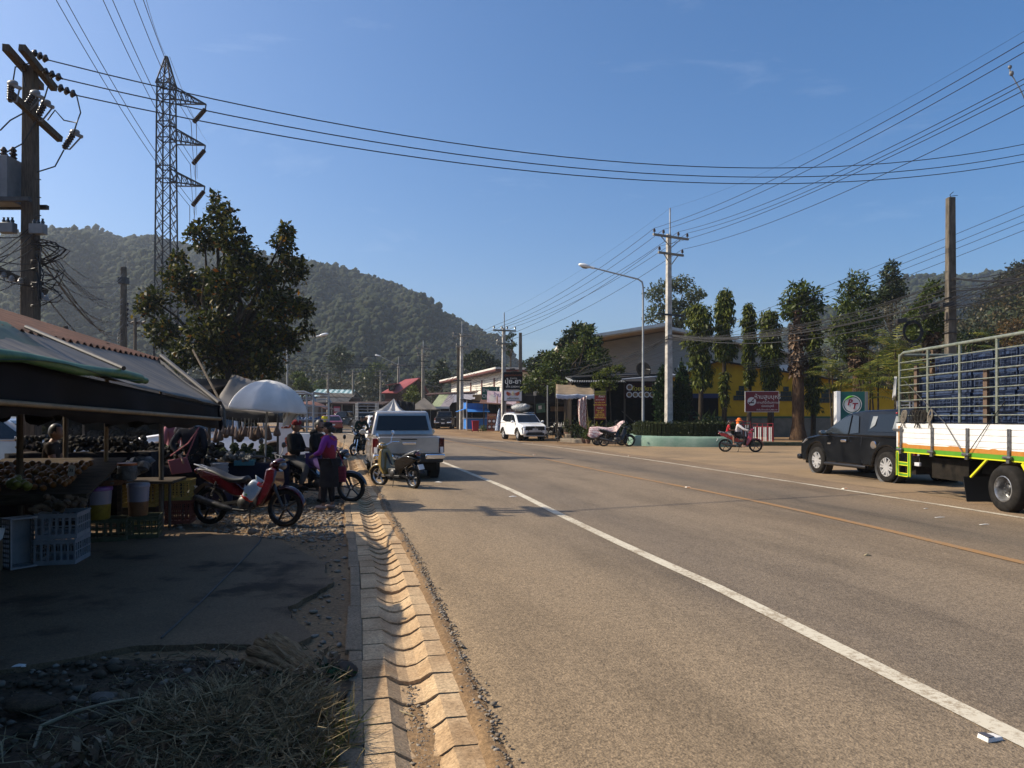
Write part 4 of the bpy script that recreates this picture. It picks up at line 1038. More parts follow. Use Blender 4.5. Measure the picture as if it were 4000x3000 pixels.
    # tubs of pickles
clear_pl=mat('cloudy_plastic',(.26,.235,.29),(.30,.28,.33),rough=.3,scale=3)
purple=mat('purple_lid',(.20,.06,.26),rough=.4);pickle=mat('yellow_pickle',(.2,.12,.012),(.3,.21,.02),rough=.35,scale=14);sauce=mat('brown_brine',(.16,.07,.03),(.24,.11,.05),rough=.3,scale=10)
def tub(label,c,r,h,fill,fm,lid,group='tubs of pickles'):
    t=thing('pickle_tub',label,'tub',c,0,group)
    MB().lathe([(r*.82,0),(r*.86,.01),(r*.86+(r*.14)*fill,h*fill)],24).build('contents',fm,t,smooth=60)
    MB().lathe([(r*.86+(r*.14)*fill+.001,h*fill),(r,h-.05)],24).build('wall',clear_pl,t,smooth=60)
    MB().lathe([(r*1.0,h-.055),(r*1.05,h-.05),(r*1.05,h-.012),(r*1.0,h),(0,h)],24).build('lid',lid,t,smooth=50)
tub('cloudy tub with purple lid and yellow pickles on the olive crate',(-5.33,9.22,.31),.165,.42,.46,pickle,purple)
tub('cloudy tub with white lid and brown contents, right of the purple lidded one',(-4.98,9.55,.31),.135,.43,.44,sauce,clear_pl)
tub('dark brown tub in the shade left of the purple lidded one',(-5.78,9.45,.31),.17,.42,.8,sauce,mat('dim_lid',(.10,.07,.12),rough=.5))
bag_m=mat('clear_bag',(.05,.05,.05),(.16,.16,.16),rough=.5,scale=12,bump=.8,bscale=18)
def bagheap(label,c,n,sp,r,m,name='bag_heap',cat='bags',seed=1):
    mb=MB();g=random.Random(seed)
    for k in range(n):
        p=Vector((g.uniform(-sp[0],sp[0]),g.uniform(-sp[1],sp[1]),g.uniform(0,sp[2])))
        mb.sphere(p+Vector((0,0,r*.5)),(r*g.uniform(.7,1.2),r*g.uniform(.6,1),r*g.uniform(.5,1.0)),9,6,Euler((g.uniform(-1,1),g.uniform(-1,1),g.uniform(0,3))).to_matrix(),jit=.28)
    o=mb.build(name,m,smooth=30);o.location=c
    return tag(o,label,cat,kind='stuff')
bk=thing('basket_tray','woven tray holding small bags, resting on the purple lidded tub','tray',(-5.3,9.3,.735),ra)
MB().lathe([(.16,0),(.17,.004),(.25,.075),(.235,.075),(.155,.012),(0,.012)],20,Matrix.Diagonal((1.25,.9,1,1))).build('weave',mat('basket_weave',(.12,.055,.03),(.2,.1,.05),rough=.8,scale=30),bk,smooth=50)
bagheap('small clear snack bags in the woven tray',Vector((-5.3,9.28,.76)),16,(.2,.1,.07),.05,bag_m,seed=3)
bagheap('crumpled clear bags heaped behind the woven tray',Vector((-5.25,9.75,.85)),8,(.26,.1,.1),.12,bag_m,seed=4)
jr=thing('plastic_jar','clear plastic jar with orange lid behind the woven tray','jar',(-5.02,9.35,.80))
MB().lathe([(.1,0),(.115,.02),(.12,.17),(.11,.19)],18).build('wall',bag_m,jr,smooth=60)
MB().lathe([(.118,.19),(.122,.195),(.12,.22),(0,.222)],18).build('lid',mat('orange_lid',(.45,.14,.05),rough=.4),jr,smooth=50)
wb=thing('plastic_box','small white plastic box on the corner table','box',S(10.3,-1.85,.722),ra)
MB().box(-.19,.19,-.12,.12,0,.2).build('shell',pl_white,wb,bevel=.01);MB().box(-.05,.05,-.125,-.121,.05,.14).build('label_print',cloth_blue,wb)
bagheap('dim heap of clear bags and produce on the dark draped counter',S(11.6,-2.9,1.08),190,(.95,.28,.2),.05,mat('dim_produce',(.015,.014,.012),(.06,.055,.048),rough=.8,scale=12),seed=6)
        # ---- second stall: goods table, tent, parasol, hanging bags
table('goods table draped in blue tarp, between the stall corner and the red motorbike',13.0,14.3,-4.0,-.25,.80,cloth_blue)
veg=mat('dark_greens',(.03,.045,.02),(.06,.07,.035),rough=.8,scale=10)
bagw=mat('white_bag',(.05,.05,.045),(.22,.22,.20),rough=.55,scale=9,bump=.6,bscale=14)
bagheap('heap of pale produce bags spread over the blue draped goods table',S(13.4,-2.3,.81),230,(1.55,.35,.13),.05,bagw,seed=8)
bagheap('dark leafy greens heaped along the blue draped goods table',S(13.8,-2.0,.82),200,(1.5,.25,.24),.06,veg,seed=9)
tr=thing('plastic_tray','teal plastic tray at the front edge of the goods table','tray',P(957,1810,13.0),ra)
MB().box(-.16,.16,-.12,.12,-.03,-.015).box(-.17,.17,-.13,-.12,-.03,.06).box(-.17,.17,.12,.13,-.03,.06).box(-.17,-.16,-.12,.12,-.03,.06).box(.16,.17,-.12,.12,-.03,.06).build('shell',mat('teal_plastic',(.05,.20,.25),rough=.4),tr,bevel=.004)
for k in range(4):
    o=MB().lathe([(.12,0),(.13,.01),(.142,.10),(.15,.105),(.15,.125),(.14,.13),(.13,.02),(0,.02)],20).build('white_bucket',pl_white,smooth=50)
    o.location=P(857,1842,12.3)+Vector((0,0,-.165+k*.062));tag(o,('lowest','second lowest','second highest','topmost')[k]+' white bucket in the nested stack before the goods table','bucket','nested white buckets')
bb=thing('storage_tub','blue plastic tub under the nested white buckets','tub',P(857,1842,12.3)+Vector((0,0,-.675)))
MB().lathe([(.19,0),(.2,.01),(.23,.47),(.25,.48),(.25,.5),(0,.5)],20).build('shell',mat('blue_plastic',(.006,.012,.045),rough=.45),bb,smooth=50)
tent_m=mat('tent_tarp',(.16,.14,.115),(.26,.23,.19),rough=.55,scale=1.6,aniso=(1,1,.5),trans=.12)
tn=thing('market_tent','grey brown tarp tent with a pointed top, behind the white parasol','tent',(PX(920,15.5),15.5,0))
W0=tn.location
tl=[P(815,1590,14.0),P(1085,1618,14.0),P(1155,1600,17.0),P(820,1590,17.4)];pk=P(909,1462,15.4);pk2=P(1000,1490,15.8)
pl_=[p-W0 for p in tl];k1,k2=pk-W0,pk2-W0
mb=MB()
def tri_sag(a,b,c,d,n=10,sag=.09):mb.grid(lambda u,v:(a.lerp(b,u)).lerp(d.lerp(c,u),v)-Vector((0,0,sag*math.sin(math.pi*v)*(1-.3*math.cos(u*6.28))+.02*mnoise.noise(Vector((u*7,v*7,1))))),n,n)
tri_sag(pl_[0],pl_[1],k2,k1);tri_sag(pl_[2],pl_[3],k1,k2);tri_sag(pl_[3],pl_[0],k1,k1);tri_sag(pl_[1],pl_[2],k2,k2)
mb.build('canopy',tent_m,tn,smooth=60,solid=.004)
mb=MB();cyc=pl_+[pl_[0]]
for a,b in zip(cyc,cyc[1:]):mb.grid(lambda u,v:a.lerp(b,u)-Vector((0,0,(.16+.06*math.sin(math.pi*u))*v))+Vector((0,.02*math.sin(u*25)*v,0)),16,3)
mb.build('hem',mat('tent_hem',(.055,.05,.042),(.09,.08,.07),rough=.7,scale=4),tn,smooth=60,solid=.004)
for p in pl_:MB().tube([Vector((p.x,p.y,0)),p],.022,7).build('pole',steel_dk,tn)
MB().tube([Vector((k1.x,k1.y,0)),k1],.022,7).build('pole',steel_dk,tn)
par=thing('parasol','white market parasol open over the goods table','parasol',(PX(1040,13.1),13.1,.8),0)
par_m=mat('white_canvas',(.74,.735,.71),(.86,.85,.82),rough=.7,scale=3,trans=.42)
Rr=.72;mb=MB();rings=[]
nseg=8
def dome(u,v):
    a=u*2*math.pi;seg=(u*nseg)%1;scal=1-.10*math.sin(math.pi*seg)*v*v
    r=Rr*math.sin(v*1.25)/math.sin(1.25)*scal;z=.52*(math.cos(v*1.25)-math.cos(1.25))/(1-math.cos(1.25))
    z-=.035*math.sin(math.pi*seg)*math.sin(math.pi*min(v,.9))
    return Vector((r*math.cos(a),r*math.sin(a),z+.01*mnoise.noise(Vector((r*6*math.cos(a),r*6*math.sin(a),2)))))
mb.grid(dome,48,10)
mb.grid(lambda u,v:dome(u,1)+Vector((0,0,-.035*v)),48,1)
mb.xf(T(.03,0,1.0-.02)@RY(RAD(5)));mb.build('canopy',par_m,par,smooth=50,solid=.003)
MB().tube([(-.05,0,-.72),(.03,0,1.42)],.018,8).build('pole',insul_g,par)
rb=MB()
for k in range(nseg):
    a=2*math.pi*k/nseg;rb.tube([Vector((.03,0,1.0-.02))+(RY(RAD(5))@(dome(k/nseg,v)-Vector((0,0,.012)))) for v in(.05,.3,.6,.98)],.006,5)
rb.build('ribs',steel,par)
    # plastic sheet drooping off the parasol edge, and hanging bags of dried goods
o=MB().grid(lambda u,v:P(1105+62*u,1610-16*math.sin(u*3)+(70-30*u)*v+8*math.sin(u*9+v*4),13.0+.1*math.sin(v*5+u*7)),14,10).build('plastic_sheet',par_m,smooth=60,solid=.003)
tag(o,'crumpled white plastic sheet hanging from the parasol edge','plastic sheet')
hb_m=mat('dried_goods_bag',(.12,.07,.05),(.22,.15,.11),rough=.4,scale=9,bump=.4)
def hangbag(label,p,w,h,group='hanging bags of dried goods'):
    t=thing('hanging_bag',label,'bag',p,rnd(0,3),group)
    MB().lathe([(.006,0),(.012,-.03),(w*.25,-h*.3),(w*.5,-h*.75),(w*.48,-h*.93),(w*.2,-h),(0,-h)],10,Matrix.Diagonal((1,.55,1,1))).build('pouch',hb_m,t,smooth=60)
    MB().tube([(0,0,0),(0,0,.12)],.004,4).build('string',insul_g,t)
for k in range(17):
    hangbag('small bag of dried goods in the hanging row above the goods table',P(845+12.5*k+rnd(-3,3),1660+rnd(-6,10),13.4+rnd(-.15,.15)),.14,.24+rnd(-.04,.06))
hangbag('reddish bag hanging alone left of the row, near the person with the shoulder bag',P(803,1672,13.2),.17,.2)
hangbag('bag of dried goods hanging alone on the tent post under the plastic sheet',P(1082,1658,13.3),.15,.22)
hangbag('reddish bag hanging just under the stall corner',P(696,1650,12.6),.15,.2)
    # ================================================================ loose things in the left foreground
straw=mat('dry_straw',(.2,.15,.08),rough=.9,island=[(0,(.09,.07,.035)),(.5,(.21,.165,.085)),(1,(.36,.29,.16))])
soil=ground_mat('dark_soil',[(.3,(.055,.042,.03)),(.6,(.09,.07,.05)),(.75,(.13,.105,.075))],30,1.5,.9)
def mound_h(x,y):
    d1=((x+1.35)/.62)**2+((y-3.75)/.5)**2;d2=((x+1.75)/.75)**2+((y-3.35)/.42)**2;d3=((x+1.1)/.5)**2+((y-3.2)/.5)**2;d4=((x+1.28)/.3)**2+((y-4.3)/.25)**2
    return(.08*math.exp(-d1)+.09*math.exp(-d2)+.045*math.exp(-d3)+.05*math.exp(-d4))*(1+.5*mnoise.noise(Vector((x*5,y*5,0))))
mb=MB().grid(lambda u,v:(lambda x,y:Vector((x,y,mound_h(x,y)+.016*mnoise.noise(Vector((x*9,y*9,0)))-.016)))(-3.6+(2.74-(0.12*v))*u,2.5+2.3*v),110,90)
tag(mb.build('soil',soil,smooth=60),kind='structure')
def blades(name,pts,ln,w,m,seed,upr=.25,bend=.5):
    g=np.random.default_rng(seed);n=len(pts);pts=np.array(pts)
    a=g.random(n)*6.283;el=np.abs(g.normal(size=n))*upr
    d=np.stack([np.cos(a)*np.cos(el),np.sin(a)*np.cos(el),np.sin(el)],1);L=ln*(.4+1.0*g.random(n))[:,None]
    s=np.cross(d,g.normal(size=(n,3)));s/=np.linalg.norm(s,axis=1)[:,None];W=w*(.6+.8*g.random(n))[:,None]
    sag=np.array([0,0,-1.0])*bend
    V=np.empty((n,6,3));mid=pts+d*L*.5+np.array([0,0,.02])*L;tip=pts+d*L+sag*L*.3*np.sin(el)[:,None]+g.normal(size=(n,3))*L*.12
    V[:,0]=pts-s*W;V[:,1]=pts+s*W;V[:,2]=mid+s*W*.9;V[:,3]=mid-s*W*.9;V[:,4]=tip+s*W*.3;V[:,5]=tip-s*W*.3
    V[:,:,2]=np.maximum(V[:,:,2],.006)
    i=6*np.arange(n)[:,None]
    Q=np.concatenate([i+np.array([0,1,2,3]),i+np.array([3,2,4,5])])
    return npmesh(name,V.reshape(-1,3),Q,m)
pts=[];g=random.Random(15)
for _ in range(7500):
    k=g.random()
    if k<.62:x,y=g.gauss(-1.18,.26),g.gauss(3.3,.38)
    elif k<.85:x,y=g.gauss(-1.5,.22),g.gauss(3.65,.22)
    else:x,y=g.uniform(-2.4,-.8),g.uniform(2.5,4.9)
    if x>XD(y)-.44 or y<2.4:continue
    pts.append((x,y,.01+mound_h(x,y)+abs(g.gauss(0,.02))))
tag(blades('straw',pts,.14,.0026,straw,4,.42),'tangled dry straw and grass clippings on the dark soil','straw',kind='stuff')
gr_m=mat('grass_blade',(.14,.17,.03),rough=.6,trans=.4,island=[(0,(.09,.13,.025)),(.5,(.2,.22,.05)),(.8,(.28,.24,.08)),(1,(.30,.16,.05))])
pts=[(g.gauss(-.93,.09),g.gauss(3.45,.2),.01) for _ in range(520)];pts=[p for p in pts if p[0]<XD(p[1])-.30]
tag(blades('grass',pts,.15,.0026,gr_m,5,.95,.3),'tuft of yellow green grass beside the drain','grass',kind='stuff')
weed_m=mat('weed_leaf',(.02,.06,.02),rough=.6,island=[(0,(.015,.045,.015)),(1,(.04,.10,.04))])
cl=[((-1.62+.09*k+g.uniform(-.05,.05),4.05+.055*k+g.uniform(-.1,.1),.045),(.09,.08,.035)) for k in range(7)]
tag(leaf_cloud('weeds',cl,900,.035,weed_m,None,6,.7),'low dark green weeds by the stump','weeds',kind='stuff')
    # stump
bark_dry=mat('dry_stump',(.13,.085,.04),(.30,.21,.11),rough=.95,scale=5,aniso=(1.5,9,9),bump=.8,bscale=12)
sp_=thing('tree_stump','weathered brown stump of split wood lying on the soil','stump',(-1.38,4.42,.02),RAD(-38))
mb=MB()
def stump(u,v):
    a=u*math.pi*1.15-.25;r=(.15+.014*math.sin(a*17+v*4)+.03*mnoise.noise(Vector((a*2.6,v*2,0)))+.02*mnoise.noise(Vector((a*9,v*3,4))))*(1-.45*v)
    return Vector((-.22+.5*v,r*math.cos(a)*1.2,max(-.03,r*1.25*math.sin(a)*(1-.55*v*v))))
mb.grid(stump,60,26);mb.build('wood',bark_dry,sp_,smooth=70,solid=.03)
MB().grid(lambda u,v:Vector((-.215-.03*math.sin(u*9),.19*(u-.5)*1.9*(1-.4*v),.02+.17*v*math.sin(math.pi*u))),12,6).build('split_face',mat('rotten_wood',(.03,.022,.014),(.09,.06,.03),rough=1,scale=14),sp_,smooth=60,solid=.01)
rock_m=mat('grey_rock',(.14,.115,.09),(.24,.2,.16),rough=.9,scale=7,bump=.5)
def rock(label,p,r,seed=0,m=None):
    mb=MB();mb.sphere((0,0,0),r,16,10)
    mb.v=[tuple(Vector(v)*(1+.22*mnoise.noise(Vector(v)/max(r)*1.3+Vector((seed,seed,0))))) for v in mb.v]
    o=mb.build('stone',m or rock_m,smooth=60);o.location=p;tag(o,label,'stone')
rock('flat pale stone half cut by the bottom edge of the picture',(-1.80,3.22,.03),(.13,.10,.055),1)
rock('rounded dark stone between the stump and the drain',(-1.03,4.42,.05),(.075,.06,.055),2,mat('dark_rock',(.06,.05,.042),(.1,.085,.07),rough=.9,scale=8))
rock('small grey stone on the soil at lower left',(-2.26,3.95,.06),(.07,.05,.03),3)
rock('reddish lump of earth in the straw',(-1.38,3.75,.07),(.075,.05,.035),4,mat('red_clod',(.16,.085,.055),(.2,.12,.08),rough=.95,scale=9))
rock('small dark stone at the edge of the paving by the red motorbike',G(985,2084)+Vector((0,0,.03)),(.07,.05,.05),6)
rock('broken brown clod on the soil at far lower left',(-2.62,3.9,.05),(.14,.1,.04),7,soil)
stk=mat('dry_stalk',(.32,.26,.15),(.42,.35,.22),rough=.8,scale=8)
o=MB().tube([G(115,3000)+Vector((0,0,.02)),G(160,2900)+Vector((0,0,.08)),G(290,2865)+Vector((0,0,.11)),G(430,2832)+Vector((0,0,.12)),G(570,2800)+Vector((0,0,.11))],[.009,.01,.009,.007,.004],6).build('dry_stalk',stk,smooth=60)
tag(o,'long pale dry stalk bent over the soil at lower left','stalk')
for k,(a,b,c,lab) in enumerate((((1510,2680),(1545,2750),(1620,2776),'curved pale twig lying in the drain'),((1040,2640),(1080,2655),(1125,2668),'short white stick on the straw'))):
    q=[G(*p)+Vector((0,0,-.03 if k==0 else.06)) for p in(a,b,c)]
    tag(MB().tube(q,[.005,.006,.003],6).build('twig',stk,smooth=60),lab,'twig')
cord=MB();pts_=[G(630,2508),G(720,2425),G(800,2350),G(870,2278),G(950,2195),G(1010,2130),G(1045,2060)]
cord.tube([p+Vector((0,0,.03)) for p in pts_],.008,6)
tag(cord.build('ground_cable',mat('grey_rope',(.12,.11,.10),rough=.9),smooth=60),'thin grey cable lying straight across the dark paving','cable')
    # litter
paper=mat('white_paper',(.62,.60,.56),(.7,.68,.64),rough=.8,scale=8)
def litter(label,p,sx,sy,rot=0.,h=.012,m=None,cat='litter',name='paper_scrap'):
    mb=MB().add([(-sx/2,-sy/2,.004),(sx/2,-sy/2*.8,.004),(sx/2*.9,sy/2,.004),(-sx/2*.9,sy/2*.9,.004),(0,-sy*.1,h)],[(0,1,4),(1,2,4),(2,3,4),(3,0,4)])
    o=mb.build(name,m or paper,solid=.003);o.location=p+Vector((0,0,.014));o.rotation_euler[2]=rot
    return tag(o,label,cat)
bx=thing('crushed_packet','crushed white cigarette packet on the road at the bottom right','packet',G(3868,2897)+Vector((0,0,.013)),RAD(20))
MB().add([(-.055,-.03,0),(.05,-.035,0),(.058,.03,0),(-.05,.034,0),(-.05,-.026,.022),(.042,-.03,.018),(.05,.024,.014),(-.046,.03,.024)],[(0,3,2,1),(4,5,6,7),(0,1,5,4),(1,2,6,5),(2,3,7,6),(3,0,4,7)]).build('carton',paper,bx,bevel=.003)
MB().add([(-.05,-.028,.026),(-.01,-.029,.026),(-.006,.026,.024),(-.047,.03,.027)],[(0,1,2,3)]).build('flap',mat('dark_print',(.08,.08,.1),rough=.6),bx,solid=.002)
litter('dry curled leaf on the road right of the white line',G(3388,2175),.09,.035,.2,.025,stk,'leaf','dry_leaf')
litter('white paper scrap on the road beside the left white line',G(2003,1943),.16,.06,.3,.02)
litter('white scrap on the asphalt right of the gold scooter',G(1712,1886),.2,.06,-.5,.02)
litter('small pale scrap on the road near the right white line',G(3575,1996)+Vector((.3,.2,0)),.12,.02,.5)
litter('thin pale scrap on the road before the crate truck',G(3845,2053),.2,.03,.35)
litter('thin pale scrap on the road left of the truck wheel',G(3670,2025),.2,.03,.3)
litter('blue and white scrap of plastic on the straw',G(940,2655)+Vector((0,0,.06)),.07,.03,.8,.02)
litter('white scrap on the soil at the left edge',G(75,2613),.09,.05,.2,.02)
stud_w=mat('road_stud',(.55,.5,.42),(.65,.6,.5),rough=.5,scale=20);stud_r=mat('stud_reflector',(.5,.2,.05),rough=.2,coat=.5)
def stud(label,px,py):
    t=thing('road_stud',label,'road stud',G(px,py)+Vector((0,0,.018)),RAD(12),'road studs along the markings')
    MB().add([(-.055,-.05,0),(.055,-.05,0),(.055,.05,0),(-.055,.05,0),(-.045,-.022,.02),(.045,-.022,.02),(.045,.022,.02),(-.045,.022,.02)],[(0,3,2,1),(4,5,6,7),(0,1,5,4),(1,2,6,5),(2,3,7,6),(3,0,4,7)]).build('housing',stud_w,t)
    MB().add([(-.045,-.0505,.003),(.045,-.0505,.003),(.04,-.026,.019),(-.04,-.026,.019)],[(0,1,2,3)]).build('reflector',stud_r,t)
stud('raised road stud on the yellow line, nearest to the camera',2687,1907);stud('raised road stud outside the right white line before the black pickup',3300,1913);stud('raised road stud on the right white line left of the planter',2459,1783)
stud('raised road stud on the right white line in front of the white car',2083,1733);stud('raised road stud on the yellow line in the tree shadow',2087,1779);stud('small far road stud right of the silver pickup',1866,1721)
    # dim clutter at the back of the stall
table('long black draped bench at the far end of the stall, below the hanging bags',12.4,13.0,-3.1,-1.2,.78,cloth_dark)
bagheap('dark heap of bags and boxes on the black draped bench',S(12.7,-2.1,.79),170,(.9,.25,.34),.055,mat('dim_produce',(.03,.03,.028)),seed=16)
pts=[];sz=[];g=random.Random(51)
for _ in range(1600):
    x,y=g.uniform(-3.4,-.7),2.5+2.3*g.random()**.8
    if x>XD(y)-.42:continue
    s_=.005+.011*abs(g.gauss(0,1))**1.6;pts.append((x,y,mound_h(x,y)-.004+s_*.2));sz.append(min(.05,s_))
tag(pebbles('earth_clods',np.array(pts),np.array(sz),mat('earth_clod',(.09,.065,.045),rough=1,island=[(0,(.06,.045,.03)),(.6,(.12,.09,.06)),(1,(.26,.21,.16))]),flat=.55),'crumbled clods of earth and chips on the soil at lower left','clods',kind='stuff')
cl=[((g.gauss(-1.3,.45),g.gauss(3.6,.45),.03),(.10,.10,.02)) for _ in range(60)];cl=[c for c in cl if c[0][0]<XD(c[0][1])-.5]
tag(leaf_cloud('dead_leaves',[((c[0][0],c[0][1],mound_h(c[0][0],c[0][1])+.03),c[1]) for c in cl],900,.06,mat('dead_leaf',(.16,.11,.06),rough=.9,island=[(0,(.07,.045,.025)),(.6,(.16,.11,.06)),(1,(.34,.27,.17))]),None,52,.45,0,.2,1.2),'withered leaves scattered among the straw','dead leaves',kind='stuff')
    # ================================================================ vehicles (forward = +Y, left = -X, ground = 0)
black_gloss=paint('black_paint',(.002,.002,.003),.12,.22)
silver=mat('silver_paint',(.40,.37,.34),(.47,.44,.41),rough=.32,metal=.55,scale=2,coat=.7)
white_p=paint('white_paint',(.86,.86,.85),.25,.8)
red_p=paint('red_paint',(.30,.012,.02),.2,.9)
grey_p=paint('grey_paint',(.06,.062,.066),.3,.6)
glass_dk=mat('tinted_glass',(.004,.005,.006),rough=.04,coat=.4,spec=.4)
glass_md=mat('side_glass',(.02,.024,.027),rough=.03,coat=.6,spec=.6)
tyre_m=mat('tyre_rubber',(.016,.015,.014),(.032,.029,.026),rough=.85,scale=9)
alloy=mat('alloy_wheel',(.50,.50,.50),(.62,.62,.62),rough=.3,metal=.5,scale=4)
dark_pl=mat('dark_trim',(.012,.012,.013),rough=.5)
chrome=mat('chrome',(.75,.75,.76),rough=.08,metal=1)
tail_red=mat('tail_lamp_red',(.09,.005,.008),rough=.12,coat=1)
lamp_cl=mat('clear_lamp',(.55,.56,.58),rough=.08,coat=1)
plate_w=mat('plate_white',(.62,.62,.60),rough=.5)
interior=mat('car_interior',(.02,.02,.021),rough=.8)
mud=mat('dusty_underside',(.012,.011,.009),(.03,.025,.02),rough=.95,scale=6)
def arc(cy,cz,r,a0,a1,n=10):return[(cy+r*math.cos(RAD(a0+(a1-a0)*i/n)),cz+r*math.sin(RAD(a0+(a1-a0)*i/n))) for i in range(n+1)]
def wheel(par,x,y,r,w,style='alloy5',rim=alloy,rr=.62,name='wheel'):
    sgn=-1 if x<0 else 1
    t=bpy.data.objects.new(name,None);COL.objects.link(t);t.parent=par;t.location=(x,y,r)
    M=RY(math.pi/2*sgn)
    ri=r*rr
    MB().lathe([(ri,-w*.5),(r*.86,-w*.5),(r*.97,-w*.42),(r,-w*.28),(r,w*.28),(r*.97,w*.42),(r*.86,w*.5),(ri*1.03,w*.5),(ri,w*.44)],36,M).build('tyre',tyre_m,t,smooth=50)
    mb=MB()
    mb.lathe([(ri,w*.46),(ri*.95,w*.47),(ri*.90,w*.36),(ri*.90,-w*.3)],32,M)
    if style.startswith('alloy'):
        n=int(style[5:])
        for k in range(n):
            a=2*math.pi*k/n+.3
            for q in(-1,1):
                p0=M@Vector((ri*.16*math.cos(a+q*.55),ri*.16*math.sin(a+q*.55),w*.40));p1=M@Vector((ri*.93*math.cos(a+q*.17),ri*.93*math.sin(a+q*.17),w*.42))
                mb.bar(p0,p1,ri*.2,w*.1,up=M.to_3x3()@Vector((0,0,1)))
        mb.lathe([(ri*.24,w*.3),(ri*.24,w*.43),(ri*.12,w*.46),(0,w*.46)],16,M)
    elif style=='truck':
        mb.lathe([(ri*.9,-w*.1),(ri*.62,-w*.22),(ri*.42,-w*.22),(ri*.40,w*.1),(ri*.2,w*.22),(0,w*.22)],28,M)
    mb.build('rim',rim,t,smooth=40)
    hb=MB().lathe([(ri*.88,-w*.22),(0,-w*.22)],24,M)
    if style=='truck':
        for k in range(8):
            a=2*math.pi*k/8;c=M@Vector((ri*.52*math.cos(a),ri*.52*math.sin(a),-w*.2));hb.sphere(c,ri*.09,8,5)
        for k in range(6):
            a=2*math.pi*k/6;c=M@Vector((ri*.30*math.cos(a),ri*.30*math.sin(a),w*.14));hb.sphere(c,ri*.06,8,5)
    hb.build('hub',dark_pl,t,smooth=40)
    return t
def vehicle(name,label,cat,loc,rot,P_,body_m,group=None):
    t=thing(name,label,cat,loc,rot,group)
    w=P_['w']/2;body=P_['body'];cab=P_['cab']
    zb,zt=min(z for y,z in cab),max(z for y,z in cab);wt=w-P_.get('tumble',.19)
    def hwz(z):return(w-.05)+(wt-(w-.05))*(z-zb)/(zt-zb)
    # lower body in five slices so that the flanks bulge
    zmid=P_.get('zmid',.72)
    def hwb(y,z):
        k=w-.055*max(0,(z-zmid)/.4)-.05*max(0,(zmid-.15-z)/.35)
        ye=P_['ye']
        k-=.16*max(0,(y-(ye[1]-.55))/.55)**2+.07*max(0,((ye[0]+.35)-y)/.35)**2
        return k
    mb=MB().prism(body,0,0,[hwb(y,z) for y,z in body]);mb.build('body',body_m,t,bevel=.05,seg=3,smooth=35)
    c=MB().prism(cab,0,0,[hwz(z) for y,z in cab]);c.build('cabin',body_m,t,bevel=.055,seg=3,smooth=35)
    MB().box(-w*.8,w*.8,P_['ye'][0]+.25,P_['ye'][1]-.25,.26,.62).build('underbody',mud,t)
        # wheel housings
    for win in P_['windows']:
        gm=win[1] if len(win)>1 else glass_dk
        for s in(-1,1):
            pts=[Vector((s*(hwz(z)+.012),y,z)) for y,z in win[0]]
            if s>0:pts.reverse()
            g_=MB();
            nr=(pts[1]-pts[0]).cross(pts[2]-pts[0]).normalized();
            if nr.x*s<0:pts.reverse()
            g_.panel(pts,.008);g_.build('side_window',gm,t)
    for key,nm_ in(('screen','windscreen'),('rear','rear_window')):
        (y0,z0),(y1,z1)=P_[key];a,b=hwz(z0)-.10,hwz(z1)-.09
        d=Vector((0,y1-y0,z1-z0)).normalized();nr=Vector((0,-d.z,d.y));
        if(nr.y>0)!=(key=='screen'):nr=-nr
        o1=nr*.012
        pts=[Vector((-a,y0,z0))+o1,Vector((a,y0,z0))+o1,Vector((b,y1,z1))+o1,Vector((-b,y1,z1))+o1]
        n2=(pts[1]-pts[0]).cross(pts[2]-pts[0])
        if n2.dot(nr)<0:pts.reverse()
        MB().panel(pts,.008).build(nm_,glass_dk,t,bevel=.004)
    r,tw=P_['r'],P_['tw']
    for y in P_['axles']:
        for s in(-1,1):
            wheel(t,s*(w-tw/2-.02),y,r,tw,P_.get('style','alloy5'),P_.get('rim',alloy))
            # dark wheel arch lining
            MB().lathe([(P_['ra']-.012,-.12),(P_['ra']-.012,.10),(.05,-.12)],24,T(s*(w-.16),y,r+.02)@RY(s*math.pi/2)).build('wheel_arch',dark_pl,t,smooth=60)
    for s in(-1,1):
        y,z=P_['mirror'];m_=MB().sphere((s*(w+.12),y,z),(.10,.07,.085),12,8);m_.bar((s*(w-.06),y-.01,z-.05),(s*(w+.06),y,z-.04),.035)
        mo=m_.build('mirror',P_.get('mirror_m',body_m),t,smooth=60)
        MB().obox((s*(w+.12),y-.066,z),(.15,.008,.12)).build('mirror_glass',chrome,mo,bevel=.003)
    return t,hwz,hwb
def seam(t,pts,s,hwf,m=dark_pl,r=.006):
    MB().tube([Vector((s*(hwf(y,z)+.001),y,z)) for y,z in pts],r,4).build('door_seam',m,t)
